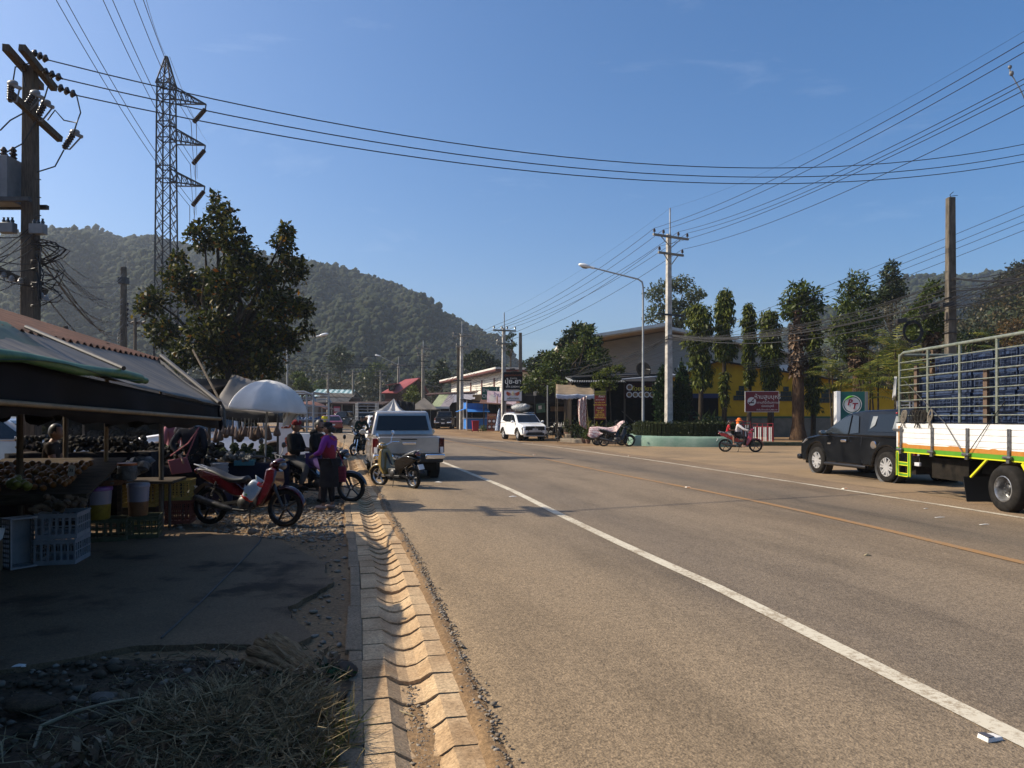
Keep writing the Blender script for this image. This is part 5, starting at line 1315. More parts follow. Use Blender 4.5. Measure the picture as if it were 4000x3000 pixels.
    # ---- pickup trucks
def pickup_body(cab_front):
    return[(-2.62,.60),(-2.66,.75),(-2.67,1.12),(-2.55,1.14),(cab_front,1.14),(cab_front+.12,1.13),(1.95,1.07),(2.42,.98),(2.58,.86),(2.64,.62),(2.60,.42),(2.42,.33),(2.08,.34)]+arc(1.54,.40,.50,-8,188)[1:-1]+[(1.0,.34),(-1.0,.36)]+arc(-1.54,.40,.50,-6,186)[1:-1]+[(-2.1,.42),(-2.5,.50)]
def pickup(name,label,loc,rot,body_m,double=True,canopy=False,group=None,detail=True,plate=''):
    if double:
        cab=[(-.82,1.12),(1.22,1.12),(.42,1.76),(.1,1.81),(-.4,1.82),(-.62,1.79)]
        wins=[([(.98,1.17),(.40,1.17),(.36,1.70),(.44,1.71)],),([(.32,1.17),(-.42,1.17),(-.42,1.69),(.28,1.71)],)]
        scr,rear=((1.18,1.15),(.46,1.73)),((-.782,1.27),(-.665,1.68))
        wins=[([(1.0,1.18),(.36,1.18),(.33,1.70),(.44,1.69)],),([(.28,1.18),(-.50,1.18),(-.48,1.70),(.26,1.71)],)]
    else:
        cab=[(-2.5,1.12),(1.42,1.11),(.78,1.46),(.34,1.68),(.05,1.77),(-.5,1.82),(-2.3,1.84)] if canopy else[(-.5,1.12),(1.42,1.11),(.36,1.70),(.05,1.78),(-.25,1.79),(-.38,1.76)]
        wins=[([(1.12,1.18),(.05,1.18),(.03,1.69),(.36,1.62),(.78,1.40)],glass_md),([(-.03,1.18),(-.40,1.22),(-.30,1.66),(-.04,1.71)],glass_md)]
        scr=((1.36,1.15),(.40,1.66));rear=((-2.485,1.22),(-2.31,1.78)) if canopy else((-.49,1.19),(-.40,1.70))
        if canopy:wins.append(([(-.78,1.26),(-2.2,1.26),(-2.1,1.72),(-.78,1.70)],glass_dk))
    t,hz_,hb=vehicle(name,label,'pickup truck',loc,rot,dict(w=1.84,body=pickup_body(cab[1][0]),cab=cab,windows=wins,screen=scr,rear=rear,r=.385,ra=.5,tw=.26,axles=(1.54,-1.54),style='alloy6',mirror=(1.02,1.20),ye=(-2.66,2.62),tumble=.2,mirror_m=dark_pl if not double else body_m),body_m,group)
    w=.92
    if not canopy:
        MB().box(-.74,.74,-2.52,-.86 if double else-.55,1.128,1.150).build('bed_liner',dark_pl,t)
    tg=MB().box(-.76,.76,-2.70,-2.655,.70,1.135).build('tailgate',body_m,t,bevel=.018,seg=2)
    hd=MB().box(-.17,.17,-2.722,-2.69,.93,1.0).build('handle',chrome,tg,bevel=.012)
    MB().box(-.2,.2,-2.706,-2.69,1.055,1.085).build('brake_lamp',tail_red if not double else dark_pl,tg)
    for s in(-1,1):
        l=MB().add([(s*.765,-2.70,.72),(s*.915,-2.60,.72),(s*.915,-2.60,1.10),(s*.765,-2.70,1.10),(s*.765,-2.62,.72),(s*.90,-2.5,.72),(s*.90,-2.5,1.10),(s*.765,-2.62,1.10)],[(0,1,2,3),(4,7,6,5),(0,4,5,1),(1,5,6,2),(2,6,7,3),(3,7,4,0)])
        lo=l.build('tail_light',tail_red,t,bevel=.01)
        MB().obox((s*.835,-2.668,.80),(.10,.02,.15),RZ(s*RAD(33)).to_3x3()).build('reverse_lamp',lamp_cl,lo)
        MB().add([(s*.60,2.605,.84),(s*.86,2.36,.86),(s*.88,2.12,1.0),(s*.62,2.50,.95),(s*.58,2.5,.84),(s*.80,2.25,.86),(s*.82,2.1,.98),(s*.6,2.4,.94)],[(0,1,2,3),(4,7,6,5),(0,4,5,1),(1,5,6,2),(2,6,7,3),(3,7,4,0)]).build('headlight',lamp_cl,t,bevel=.01)
        for yy in((.42,-.48) if double else(.18,)):
            MB().obox((s*(w-.002),yy,.99),(.04,.24,.075)).build('door_handle',chrome,t,bevel=.012)
        st_=MB().tube([(s*.96,.98,.33),(s*.99,.85,.335),(s*.99,-.72,.335),(s*.96,-.85,.33)],.045,8);st_.bar((s*.7,.6,.36),(s*.97,.6,.34),.05);st_.bar((s*.7,-.5,.36),(s*.97,-.5,.34),.05);st_.build('step_bar',dark_pl,t,smooth=60)
        seam(t,[(1.02,1.12),(1.04,.8),(.98,.45)],s,hb);seam(t,[(.02 if not double else.34,1.12),(.02 if not double else.34,.42)],s,hb)
        seam(t,[(-.52,1.12),(-.56,.7),(-.62,.42)] if not double else[(-.55,1.12),(-.70,.8),(-.92,.58)],s,hb)
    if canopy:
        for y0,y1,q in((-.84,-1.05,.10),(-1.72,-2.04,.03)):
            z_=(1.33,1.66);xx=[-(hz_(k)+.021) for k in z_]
            MB().panel([Vector((xx[0],y0,z_[0])),Vector((xx[0],y1,z_[0]+q)),Vector((xx[1],y1-.03,z_[1])),Vector((xx[1],y0-.05,z_[1]))],-.003).build('window_reflection',mat('pale_reflection',(.2,.22,.23),(.32,.34,.35),rough=.4,scale=4),t)  # pale panels on the canopy glass paint in its bright reflections
    bm_=MB().box(-.86,.86,-2.80,-2.66,.48,.66).build('rear_bumper',dark_pl,t,bevel=.03)
    for s in(-1,1):MB().box(min(s*.40,s*.90),max(s*.40,s*.90),-2.83,-2.70,.56,.70).build('bumper_corner',chrome,bm_,bevel=.03)
    MB().box(-.17,.17,-2.815,-2.80,.50,.64).build('plate',plate_w,bm_,bevel=.004)
    if plate:text(plate,.085,ink,bm_,(0,-2.817,.575),name='plate_lettering')
    MB().box(-.62,.62,2.58,2.66,.55,.86).build('grille',dark_pl,t,bevel=.03)
    MB().box(-.85,.85,2.50,2.70,.36,.52).build('front_bumper',body_m,t,bevel=.05)
    return t,hb
H_=math.atan2(.235,.97)
sp_t,_=pickup('silver_pickup','silver double cab pickup parked at the drain, seen from behind',(-3.25,20.85,0),H_,silver,True,plate='บข 8908')
o=MB().lathe([(.035,0),(.03,.003),(0,.003)],14,T(-.63,-2.702,.93)@RX(math.pi/2)).build('round_sticker',mat('sticker',(.32,.16,.06),rough=.6),sp_t)
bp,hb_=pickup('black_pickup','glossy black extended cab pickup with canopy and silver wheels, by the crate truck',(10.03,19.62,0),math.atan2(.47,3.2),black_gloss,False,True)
wf=mat('white_reflection',(.5,.52,.52),rough=.4)
for(y0,y1) in((-.82,-1.05),(-1.80,-2.15)):
    MB().panel([Vector((-.775,y0,1.34)),Vector((-.775,y1,1.33)),Vector((-.745,y1,1.62)),Vector((-.745,y0-.04,1.64))],.004).build('canopy_reflection',wf,bp) if False else None
MB().lathe([(.11,0),(.10,.02),(0,.022)],18,T(-.905,-1.08,.92)@RY(-math.pi/2)).build('fuel_flap',chrome,bp,smooth=50)
MB().obox((-.918,.86,.90),(.012,.15,.05)).build('side_badge',chrome,bp)
pickup('dark_pickup','dusty black pickup parked beside the blue kiosk, seen from behind',(PX(1738,76.5),76.5,gz(76.5)),.02,mat('dull_black_paint',(.01,.01,.01),(.02,.019,.018),rough=.4,scale=3),True)
pickup('dark_pickup','dark pickup far down the road beneath the green sign',(PX(1345,78),78,gz(78)),RAD(75),black_gloss,True)
    # white stake-side pickup behind the goods table
wp,_=pickup('white_pickup','white pickup with a cage of rails on its bed, behind the goods table',(PX(905,21.2),21.2,0),RAD(90),white_p,False)
wp.scale=(1.04,)*3
cg=MB()
for y in(-2.55,-1.9,-1.25,-.62):
    for s in(-1,1):cg.tube([(s*.82,y,1.12),(s*.82,y,2.25)],.028,7)
for z in(1.3,1.5,1.7,1.9,2.1):
    for s in(-1,1):cg.tube([(s*.82,-2.55,z),(s*.82,-.6,z)],.016,6)
    cg.tube([(-.82,-.6,z),(.82,-.6,z)],.016,6)
for s in(-1,1):cg.tube([(s*.82,-2.62,2.0),(s*.82,-2.5,2.2),(s*.82,-2.3,2.27),(s*.82,-.6,2.27)],.03,7)
cg.tube([(-.82,-2.55,2.25),(.82,-2.55,2.25)],.028,7);cg.build('bed_cage',steel,wp,smooth=60)
    # silver and white cars behind the stall
def car(name,label,loc,rot,m,kind='sedan',scale=1.,group=None):
    if kind=='sedan':
        body=[(-2.15,.42),(-2.22,.62),(-2.20,.92),(-2.05,.99),(-1.3,1.0),(.95,.96),(1.6,.86),(2.05,.74),(2.2,.58),(2.2,.36),(2.05,.24),(1.78,.25)]+arc(1.36,.31,.37,-8,188)[1:-1]+[(.9,.24),(-.9,.25)]+arc(-1.28,.31,.37,-8,188)[1:-1]+[(-1.7,.28)]
        cab=[(-1.75,.96),(1.15,.94),(.42,1.34),(.0,1.44),(-.6,1.45),(-1.1,1.38)]
        wins=[([(.9,1.0),(.1,1.0),(.08,1.37),(.36,1.30)],),([(.04,1.0),(-.8,1.0),(-.82,1.36),(.02,1.38)],)]
        scr,rear=((1.08,.98),(.46,1.31)),((-1.68,1.0),(-1.14,1.36))
        Pm=dict(w=1.72,body=body,cab=cab,windows=wins,screen=scr,rear=rear,r=.305,ra=.37,tw=.2,axles=(1.36,-1.28),mirror=(.82,1.02),ye=(-2.2,2.2),tumble=.22,zmid=.62)
    else:
        body=[(-2.12,.46),(-2.18,.7),(-2.14,1.05),(-1.9,1.10),(1.05,1.08),(1.55,1.02),(1.98,.90),(2.18,.74),(2.22,.52),(2.16,.34),(1.85,.30)]+arc(1.40,.345,.415,-8,188)[1:-1]+[(.94,.29),(-.92,.29)]+arc(-1.37,.345,.415,-8,188)[1:-1]+[(-1.84,.34)]
        cab=[(-2.08,1.06),(1.22,1.05),(.50,1.56),(.1,1.65),(-1.2,1.68),(-1.75,1.62),(-1.98,1.35)]
        wins=[([(.98,1.12),(.12,1.12),(.10,1.57),(.44,1.52)],),([(.05,1.12),(-.85,1.13),(-.85,1.58),(.03,1.58)],),([(-.91,1.13),(-1.65,1.24),(-1.55,1.54),(-.91,1.58)],)]
        scr,rear=((1.16,1.09),(.54,1.54)),((-2.02,1.2),(-1.84,1.57))
        Pm=dict(w=1.75,body=body,cab=cab,windows=wins,screen=scr,rear=rear,r=.335,ra=.415,tw=.21,axles=(1.40,-1.37),mirror=(.92,1.13),ye=(-2.16,2.2),tumble=.2,zmid=.7)
    t,hz_,hb=vehicle(name,label,'car',loc,rot,Pm,m,group)
    t.scale=(scale,)*3
    w=Pm['w']/2;b=0 if kind=='sedan' else.1
    for s in(-1,1):
        MB().sphere((s*(w-.14),-2.14,.80+b),(.11,.07,.10),12,8).build('tail_light',tail_red,t,smooth=60)
        MB().sphere((s*(w-.2),2.02,.68+b),(.16,.12,.07),12,8).build('headlight',lamp_cl,t,smooth=60)
        for yy in(.2,-.72):MB().obox((s*(w-.012),yy,.86+b*1.4),(.025,.17,.035)).build('door_handle',m,t,bevel=.01)
        seam(t,[(.98,.92+b),(1.0,.5),(.92,.34)],s,hb);seam(t,[(.08,.96+b),(.06,.34)],s,hb);seam(t,[(-.86,.96+b),(-.84,.6)],s,hb)
    MB().box(-.17,.17,-2.235,-2.2,.62+b,.74+b).build('plate',plate_w,t)
    MB().box(-.5,.5,2.17,2.215,.42,.58).build('grille',dark_pl,t,bevel=.02)
    return t,hb
car('silver_car','silver car parked behind the stall, its front seen under the awning',(PX(265,17.5)-1.7,17.5,0),RAD(-80),silver,'mpv')
ws,_=car('white_hatchback','white hatchback ahead of the silver pickup, seen from behind',(PX(1446,40),42.2,gz(41)),RAD(17),white_p,'mpv',1.0)
car('red_car','red car further up the road behind the person in yellow',(PX(1284,62),62.5,gz(62)),RAD(20),red_p,'sedan',1.04)
        # ---- white people carrier across the road
mv,hb=car('white_mpv','white people carrier facing the camera across the road, load on its roof',(PX(2042,47.4),48.0,gz(48)),RAD(180+19),white_p,'mpv',1.06)
for s in(-1,1):
    MB().add([(s*.36,2.205,.70),(s*.84,1.98,.86),(s*.80,2.06,.62),(s*.42,2.22,.58)],[(0,1,2,3)]).build('front_trim',dark_pl,mv,solid=.01)
    MB().add([(s*.46,2.225,.58),(s*.80,2.09,.62),(s*.79,2.10,.40),(s*.60,2.19,.40)],[(0,1,2,3)]).build('lamp_bezel',lamp_cl,mv,solid=.02)
    MB().tube([(s*.66,.35,1.66),(s*.66,.2,1.70),(s*.66,-1.5,1.73),(s*.66,-1.65,1.68)],.02,6).build('roof_rail',chrome,mv,smooth=60)
    for yy in(1.40,-1.37):
        MB().tube([(s*(.872),yy+.42*math.cos(RAD(a)),.345+.42*math.sin(RAD(a))) for a in range(-5,190,15)],.03,6).build('wheel_arch_trim',dark_pl,mv,smooth=60)
MB().box(-.62,.62,2.19,2.235,.62,.86).build('upper_grille',dark_pl,mv,bevel=.02)
MB().box(-.58,.58,2.20,2.25,.30,.44).build('lower_grille',dark_pl,mv,bevel=.02)
MB().box(-.72,.72,2.17,2.24,.24,.30).build('skid_plate',alloy,mv,bevel=.015)
bd=MB()
for a in(90,210,330):
    c=Vector((0,2.238,.78));u=Vector((math.cos(RAD(a)),0,math.sin(RAD(a))));v_=Vector((-u.z,0,u.x))
    bd.panel([c,c+u*.04-v_*.022,c+u*.08,c+u*.04+v_*.022],.006)
bd.build('emblem',chrome,mv)
po=MB().box(-.17,.17,2.25,2.262,.60,.71).build('plate',plate_w,mv)
text('ขร 4803',.07,ink,po,(0,2.264,.655),RZ(math.pi),name='plate_lettering')
ml=Matrix.Translation(mv.location)@RZ(mv.rotation_euler[2])@Matrix.Diagonal((1.06,1.06,1.06,1))
rk=thing('roof_rack','black roof basket on the white people carrier','roof rack',ml@Vector((0,-.35,1.74)),mv.rotation_euler[2])
mb=MB()
for z in(0,.12):
    mb.tube([(-.55,-.7,z),(.55,-.7,z),(.55,.7,z),(-.55,.7,z),(-.55,-.7,z)],.02,6)
for k in range(6):mb.bar((-.55,-.6+.24*k,0),(.55,-.6+.24*k,0),.03)
for sx in(-.55,.55):
    for y in(-.7,0,.7):mb.tube([(sx,y,-.05),(sx,y,.12)],.015,6)
mb.build('basket',dark_pl,rk,smooth=60)
ld=thing('roof_load','white wrapped bundle tied in netting on the roof basket','luggage',ml@Vector((0,-.35,1.80)),mv.rotation_euler[2])
mb=MB().sphere((0,0,.24),(.62,.74,.27),20,12)
mb.v=[tuple(Vector(v)*(1+.09*mnoise.noise(Vector(v)*4))) for v in mb.v]
mb.sphere((-.1,.55,.28),(.2,.2,.2),10,8,jit=.12)
mb.build('bundle',mat('white_wrap',(.36,.37,.36),(.62,.63,.62),rough=.6,scale=8,bump=.6,bscale=10),ld,smooth=60)
nt_=MB()
for k in range(-4,5):
    nt_.tube([(.65*math.sin(a)*math.cos(k*.16)+.0,k*.15,.24+.29*math.cos(a)*math.sqrt(max(.05,1-(k*.15/.78)**2))) for a in[RAD(x) for x in range(-90,91,20)]],.008,4)
    nt_.tube([(k*.13,.76*math.sin(a),.24+.29*math.cos(a)*math.sqrt(max(.05,1-(k*.13/.66)**2))) for a in[RAD(x) for x in range(-90,91,20)]],.008,4)
nt_.build('netting',dark_pl,ld)
    # ---- crate truck on the right (faces the camera, rear end far)
green_t=mat('truck_green',(.09,.30,.02),(.12,.36,.03),rough=.45,scale=5);yel_t=mat('truck_yellow',(.62,.62,.02),rough=.45)
oran_t=mat('truck_orange',(.48,.19,.025),(.55,.24,.04),rough=.6,scale=8);whit_t=mat('truck_white',(.60,.59,.56),(.70,.69,.67),rough=.5,scale=3)
frame_m=mat('rack_paint',(.16,.19,.14),(.30,.31,.26),rough=.5,metal=.2,scale=8);wood_t=mat('truck_wood',(.10,.065,.045),(.17,.11,.075),rough=.85,scale=5,aniso=(8,8,1))
TK=thing('crate_truck','white and green stake truck loaded with blue crates, at the right edge','truck',(8.5,15.85,0),0)
Lk=7.4;Wk=2.0
fx=MB()
for k in range(5):fx.box(0,.035,-Lk,-.06,.970+k*.107,.970+k*.107+.103)
fx.build('drop_side',whit_t,TK,bevel=.006)
fo=MB();g=random.Random(3);y=-.08
pts=[(-.0,1.0)]
top=[];
n=90
for i in range(n+1):
    yy=-.08-(Lk-.1)*i/n;top.append((yy,1.035+.012+.012*mnoise.noise(Vector((yy*3,1,1)))+(.02 if mnoise.noise(Vector((yy*1.7,9,1)))>.25 else 0)))
polyo=[(-.08,.968)]+top+[(-Lk,.968)]
fo.prism(polyo,-.004,-.0012);fo.box(-.004,-.0012,-.16,-.085,1.03,1.44)
fo.build('orange_band',oran_t,TK)
MB().box(-.006,.05,-Lk,0,.885,.966).build('chassis_rail',green_t,TK,bevel=.006)
MB().box(-.008,.045,-Lk,0,.862,.884).build('yellow_stripe',yel_t,TK)
MB().box(0,.05,-.045,0,.97,1.505).build('corner_post',whit_t,TK,bevel=.008)
MB().box(0,Wk,-Lk,-.02,.90,.95).build('bed_floor',wood_t,TK)
MB().box(Wk-.04,Wk,-Lk,0,.90,1.5).build('drop_side',whit_t,TK)
MB().box(.05,Wk-.05,-.04,0,.93,1.5).build('tailgate',whit_t,TK)
MB().box(-.01,.04,-Lk,0,1.506,1.522).build('top_edge',dark_pl,TK)
for y in(-.22,-1.38,-2.50,-3.62,-4.8):
    lk=MB();lk.box(-.035,-.006,y-.035,y+.035,.93,1.42);lk.box(-.06,-.006,y-.085,y+.085,.90,.955);lk.tube([(-.05,y-.1,.93),(-.05,y+.1,.93)],.028,8);lk.box(-.05,-.006,y-.04,y+.04,.83,.90)
    for z in(1.02,1.12,1.22,1.32):lk.sphere((-.038,y,z),.012,6,4)
    if y==-.22:lk.box(-.03,-.006,-.30,.09,1.33,1.38)
    lk.build('hinge_bar',mat('worn_steel',(.12,.12,.125),(.26,.26,.26),rough=.4,metal=.6,scale=14),TK,bevel=.004)
    # underbody, step frame, mud flap, mudguard braces
sf=MB()
for y in(-.06,-.52):sf.box(-.01,.02,y-.05,y+.05,.36,.86)
for z in(.36,.60):sf.box(-.01,.02,-.47,-.11,z,z+.045)
sf.build('step_frame',green_t,TK,bevel=.004)
sy=MB()
for y in(-.015,-.105,-.475,-.565):sy.box(-.014,.0,y-.009,y+.009,.35,.86)
for z in(.352,.415,.59,.655):sy.box(-.014,.0,-.47,-.11,z-.009,z+.009)
sy.build('step_outline',yel_t,TK)
MB().box(.0,.05,-.88,-.70,.60,.68).build('side_lamp',lamp_cl,TK,bevel=.008)
MB().box(.45,1.55,-Lk,-.1,.55,.86).box(.2,.7,-2.2,-1.0,.38,.8).build('underframe',mud,TK)
ax_y=-3.62
MB().add([(-.10,ax_y+1.12,.52),(.44,ax_y+1.12,.52),(.44,ax_y+1.04,.06),(-.08,ax_y+1.04,.06)],[(0,1,2,3)]).build('mud_flap',dark_pl,TK,solid=.02)
mg=MB();mg.bar((-.03,ax_y+1.0,.52),(.0,ax_y+.60,.86),.035)
mg.build('mudguard_strut',yel_t,TK);MB().bar((0,ax_y-.32,.85),(0,ax_y-.62,.46),.06).build('mudguard_strut',yel_t,TK)
MB().grid(lambda u,v:Vector((.04+.5*v,ax_y+.54*math.cos(RAD(15+150*u)),.42+.44*math.sin(RAD(15+150*u)))),16,2).build('mudguard',dark_pl,TK,solid=.01)
steel_rim=mat('truck_rim',(.25,.25,.25),(.45,.45,.45),rough=.3,metal=.7,scale=12)
wheel(TK,.16,ax_y,.40,.24,'truck',steel_rim,.56)
TK.children[-1].rotation_euler[2]=math.pi if False else 0
def truck_wheel(x,y,outer):
    r=.40;w_=.23;ri=r*.56;t=bpy.data.objects.new('wheel',None);COL.objects.link(t);t.parent=TK;t.location=(x,y,r)
    M=RY(-math.pi/2)
    MB().lathe([(ri,-w_*.5),(r*.84,-w_*.5),(r*.96,-w_*.42),(r,-w_*.3),(r,w_*.3),(r*.96,w_*.42),(r*.84,w_*.52),(ri*1.06,w_*.5),(ri,w_*.44)],40,M).build('tyre',tyre_m,t,smooth=50)
    rm=MB().lathe([(ri,w_*.46),(ri*.94,w_*.48),(ri*.88,w_*.38),(ri*.82,-w_*.2),(ri*.5,-w_*.24),(ri*.46,-w_*.2)],36,M);rm.build('rim',steel_rim,t,smooth=40)
    hb2=MB().lathe([(ri*.46,-w_*.25),(ri*.40,w_*.02),(ri*.26,w_*.14),(0,w_*.16)],20,M)
    for k in range(8):
        a=2*math.pi*k/8;hb2.sphere(M@Vector((ri*.44*math.cos(a),ri*.44*math.sin(a),w_*.02)),ri*.085,8,5)
    hb2.build('hub',mat('greasy_hub',(.03,.03,.03),(.10,.10,.10),rough=.4,metal=.5,scale=16),t,smooth=40)
    for k in range(5):
        a=2*math.pi*k/5;MB().lathe([(ri*.13,-w_*.215),(0,-w_*.215)],12,M@T(ri*.64*math.cos(a),ri*.64*math.sin(a),0)).build('rim_hole',dark_pl,t)
bpy.data.objects.remove([c for c in TK.children if c.name.startswith('wheel')][0].children[0]) if False else None
for c in[c for c in TK.children if c.name.split('.')[0]=='wheel']:
    for d in list(c.children):bpy.data.objects.remove(d)
    bpy.data.objects.remove(c)
truck_wheel(-.02,ax_y,True);truck_wheel(Wk-.12,ax_y,False);truck_wheel(.18,-8.0,True);truck_wheel(Wk-.18,-8.0,False)
    # rack
rkm=MB();yp=[-.08,-1.15,-2.2,-3.25,-4.3,-5.35,-6.4,-7.35];zt_=3.03
rack=bpy.data.objects.new('side_rack',None);COL.objects.link(rack);rack.parent=TK
for y in yp:
    MB().tube([(.03,y,1.50),(.03,y,zt_-.02)],.03,8).build('rack_post',frame_m,rack,smooth=60)
for k in range(8):
    z=1.66+k*.166
    MB().tube([(.03,-Lk,z),(.03,-.08,z),],.014,6).build('rack_rail',frame_m,rack,smooth=60)
MB().tube([(.03,-.08,2.85),(.03,-.12,2.97),(.03,-.24,3.03),(.03,-Lk,3.03)],.034,8).build('rack_rail',frame_m,rack,smooth=60)
for z in(1.66,2.0,2.32,2.82):MB().tube([(.03,-.08,z),(Wk-.03,-.08,z)],.014,6).build('rack_rail',frame_m,rack,smooth=60)
MB().tube([(.03,-.10,2.99),(Wk-.03,-.10,2.99)],.034,8).build('rack_rail',frame_m,rack,smooth=60)
for y in yp[::2]:MB().tube([(Wk-.03,y,1.5),(Wk-.03,y,3.0)],.03,6).build('rack_post',frame_m,rack)
MB().tube([(Wk-.03,-.08,3.0),(Wk-.03,-Lk,3.0)],.034,6).build('rack_rail',frame_m,rack)
for y,zt2 in((-.62,2.72),(-2.86,2.5),(-5.0,2.6)):MB().box(.07,.12,y-.055,y+.055,.96,zt2).build('stake',wood_t,rack)
MB().tube([(-.02,-.35,2.42),(-.02,-1.8,1.52),(-.06,-2.52,.86)],.008,5).tube([(-.06,-2.5,.88),(-.02,-3.1,1.52),(.0,-3.5,1.9)],.008,5).build('tie_rope',cable_m,TK)
rope_m=mat('rope',(.10,.085,.065),(.22,.19,.15),rough=.95,scale=30);rope_d=mat('dark_rope',(.012,.012,.012),(.04,.036,.03),rough=.95,scale=30)
def rope_coil(label,y,m,n,wdt):
    g=random.Random(int(-y*100));mb=MB()
    for k in range(n):
        c=g.uniform(-wdt,wdt);mb.tube([(.0+.02*math.cos(a*.52),c+.07*math.sin(a*.52)*g.uniform(.8,1.1),.11+.13*math.cos(a*.52)) for a in range(13)],.011,5,False)
    for k in range(3):mb.tube([(-.01,0,.12),(-.02,g.uniform(-.03,.03),.0),(-.02,g.uniform(-.12,.12),-.13)],.011,5)
    o=mb.build('rope_coil',m,smooth=60);o.location=TK.location+Vector((-.01,y,1.54));tag(o,label,'rope','rope coils tied to the truck rack')
rope_coil('pale rope coil knotted on the rack at the truck corner',-.30,rope_m,7,.08);rope_coil('dark rope coils hung in a row on the truck rack',-.85,rope_d,14,.26);rope_coil('pale rope coil knotted right of the dark coils',-1.30,rope_m,6,.06)
rf=thing('white_rag','white cloth tied to the rear post of the truck rack','cloth',TK.location+Vector((.02,.0,2.35)))
MB().grid(lambda u,v:Vector((-.02+.03*math.sin(u*9),.02+.16*u*v+.02*v,.18-.42*v-.1*u*v)),8,8).build('rag',card,rf,smooth=60,solid=.004)
tl_=MB().sphere((8.5,15.83,1.72),(.02,.03,.02),8,6);tag(tl_.build('red_marker',mat('marker_red',(.5,.02,.02),rough=.3),smooth=60),'small red marker light on the truck rack post','marker light')
        # simple cab ahead of the bed
cbm=MB().prism([(-Lk-.15,.62),(-Lk-.15,2.35),(-Lk-1.2,2.38),(-Lk-1.62,1.6),(-Lk-1.68,.62)],.06,Wk-.06);cbo=cbm.build('cab',whit_t,TK,bevel=.06)
MB().panel([Vector((.14,-Lk-1.27,2.26)),Vector((.14,-Lk-1.62,1.62)),Vector((Wk-.14,-Lk-1.62,1.62)),Vector((Wk-.14,-Lk-1.27,2.26))],-.02).build('windscreen',glass_dk,cbo)
for x in(.05,Wk-.05):MB().box(x-.004,x+.004,-Lk-1.15,-Lk-.35,1.6,2.2).build('side_window',glass_dk,cbo)
        # blue crates, outer layer of the load
blue_c=mat('blue_crate_plastic',(.018,.03,.07),(.07,.10,.18),rough=.45,scale=9)
blue_r=mat('blue_crate_rim',(.02,.04,.10),(.05,.08,.16),rough=.4,scale=6)
def blue_crate():
    t=thing('blue_crate','blue lattice crate in the load of the truck','crate',(0,0,0),0,'blue crates on the truck');w,d,h=.40,.52,.285
    mb=MB();th=.012
    for z0,z1 in((0,.03),(h-.05,h)):
        mb.box(-w/2,-w/2+th,-d/2,d/2,z0,z1);mb.box(w/2-th,w/2,-d/2,d/2,z0,z1);mb.box(-w/2+th,w/2-th,-d/2,-d/2+th,z0,z1);mb.box(-w/2+th,w/2-th,d/2-th,d/2,z0,z1)
    for k in range(5):
        y=-d/2+.012+(d-.024)*k/4
        for x in(-w/2+.003,w/2-.009):mb.box(x,x+.006,y-.011,y+.011,.03,h-.05)
    for k in range(3):
        x=-w/2+.02+(w-.04)*k/2
        for y in(-d/2+.003,d/2-.009):mb.box(x-.011,x+.011,y,y+.006,.03,h-.05)
    for k in range(16):
        y=-d/2+.02+k*.0305
        for x in(-w/2+.006,):mb.bar((x,y,.03),(x,y+.06 if y<d/2-.08 else d/2-.02,h-.05),.004,.012,up=Vector((1,0,0)))
    for z in(.09,.15,.2):mb.box(-w/2+.004,-w/2+.01,-d/2+.01,d/2-.01,z-.004,z+.004)
    mb.box(-w/2+th,w/2-th,-d/2+th,d/2-th,.004,.012);mb.box(-w/2+.10,-w/2+.11,-d/2+th,d/2-th,.012,h-.03)
    mb.build('lattice',blue_c,t)
    rm=MB().box(-w/2-.008,-w/2-.001,-d/2-.006,d/2+.006,h-.035,h-.005);rm.box(-w/2-.006,-w/2-.0005,-.09,.09,h-.10,h-.06);rm.build('rim',blue_r,t)
    return t
bc=blue_crate();g=random.Random(31);first=True
rown=['bottom','second','third','fourth','top']
for c in range(9):
    for r in range(5):
        if c==0 and r==4:continue
        o=bc if first else copy_tree(bc);first=False
        yy=-.86-.60*c-(.27 if c>0 and False else 0)+g.uniform(-.02,.02)
        o.location=TK.location+Vector((.36+g.uniform(-.02,.03),yy,.955+r*.383+(0 if r<4 else.0)));o.scale=(1,1.06,1.3);o.rotation_euler[2]=g.uniform(-.03,.03)
        o['label']=f'blue crate in the {rown[r]} layer of the truck load, '+('rearmost column' if c==0 else f'{("second", "third", "fourth", "fifth", "sixth", "seventh", "eighth", "ninth")[c-1]} column from the rear')
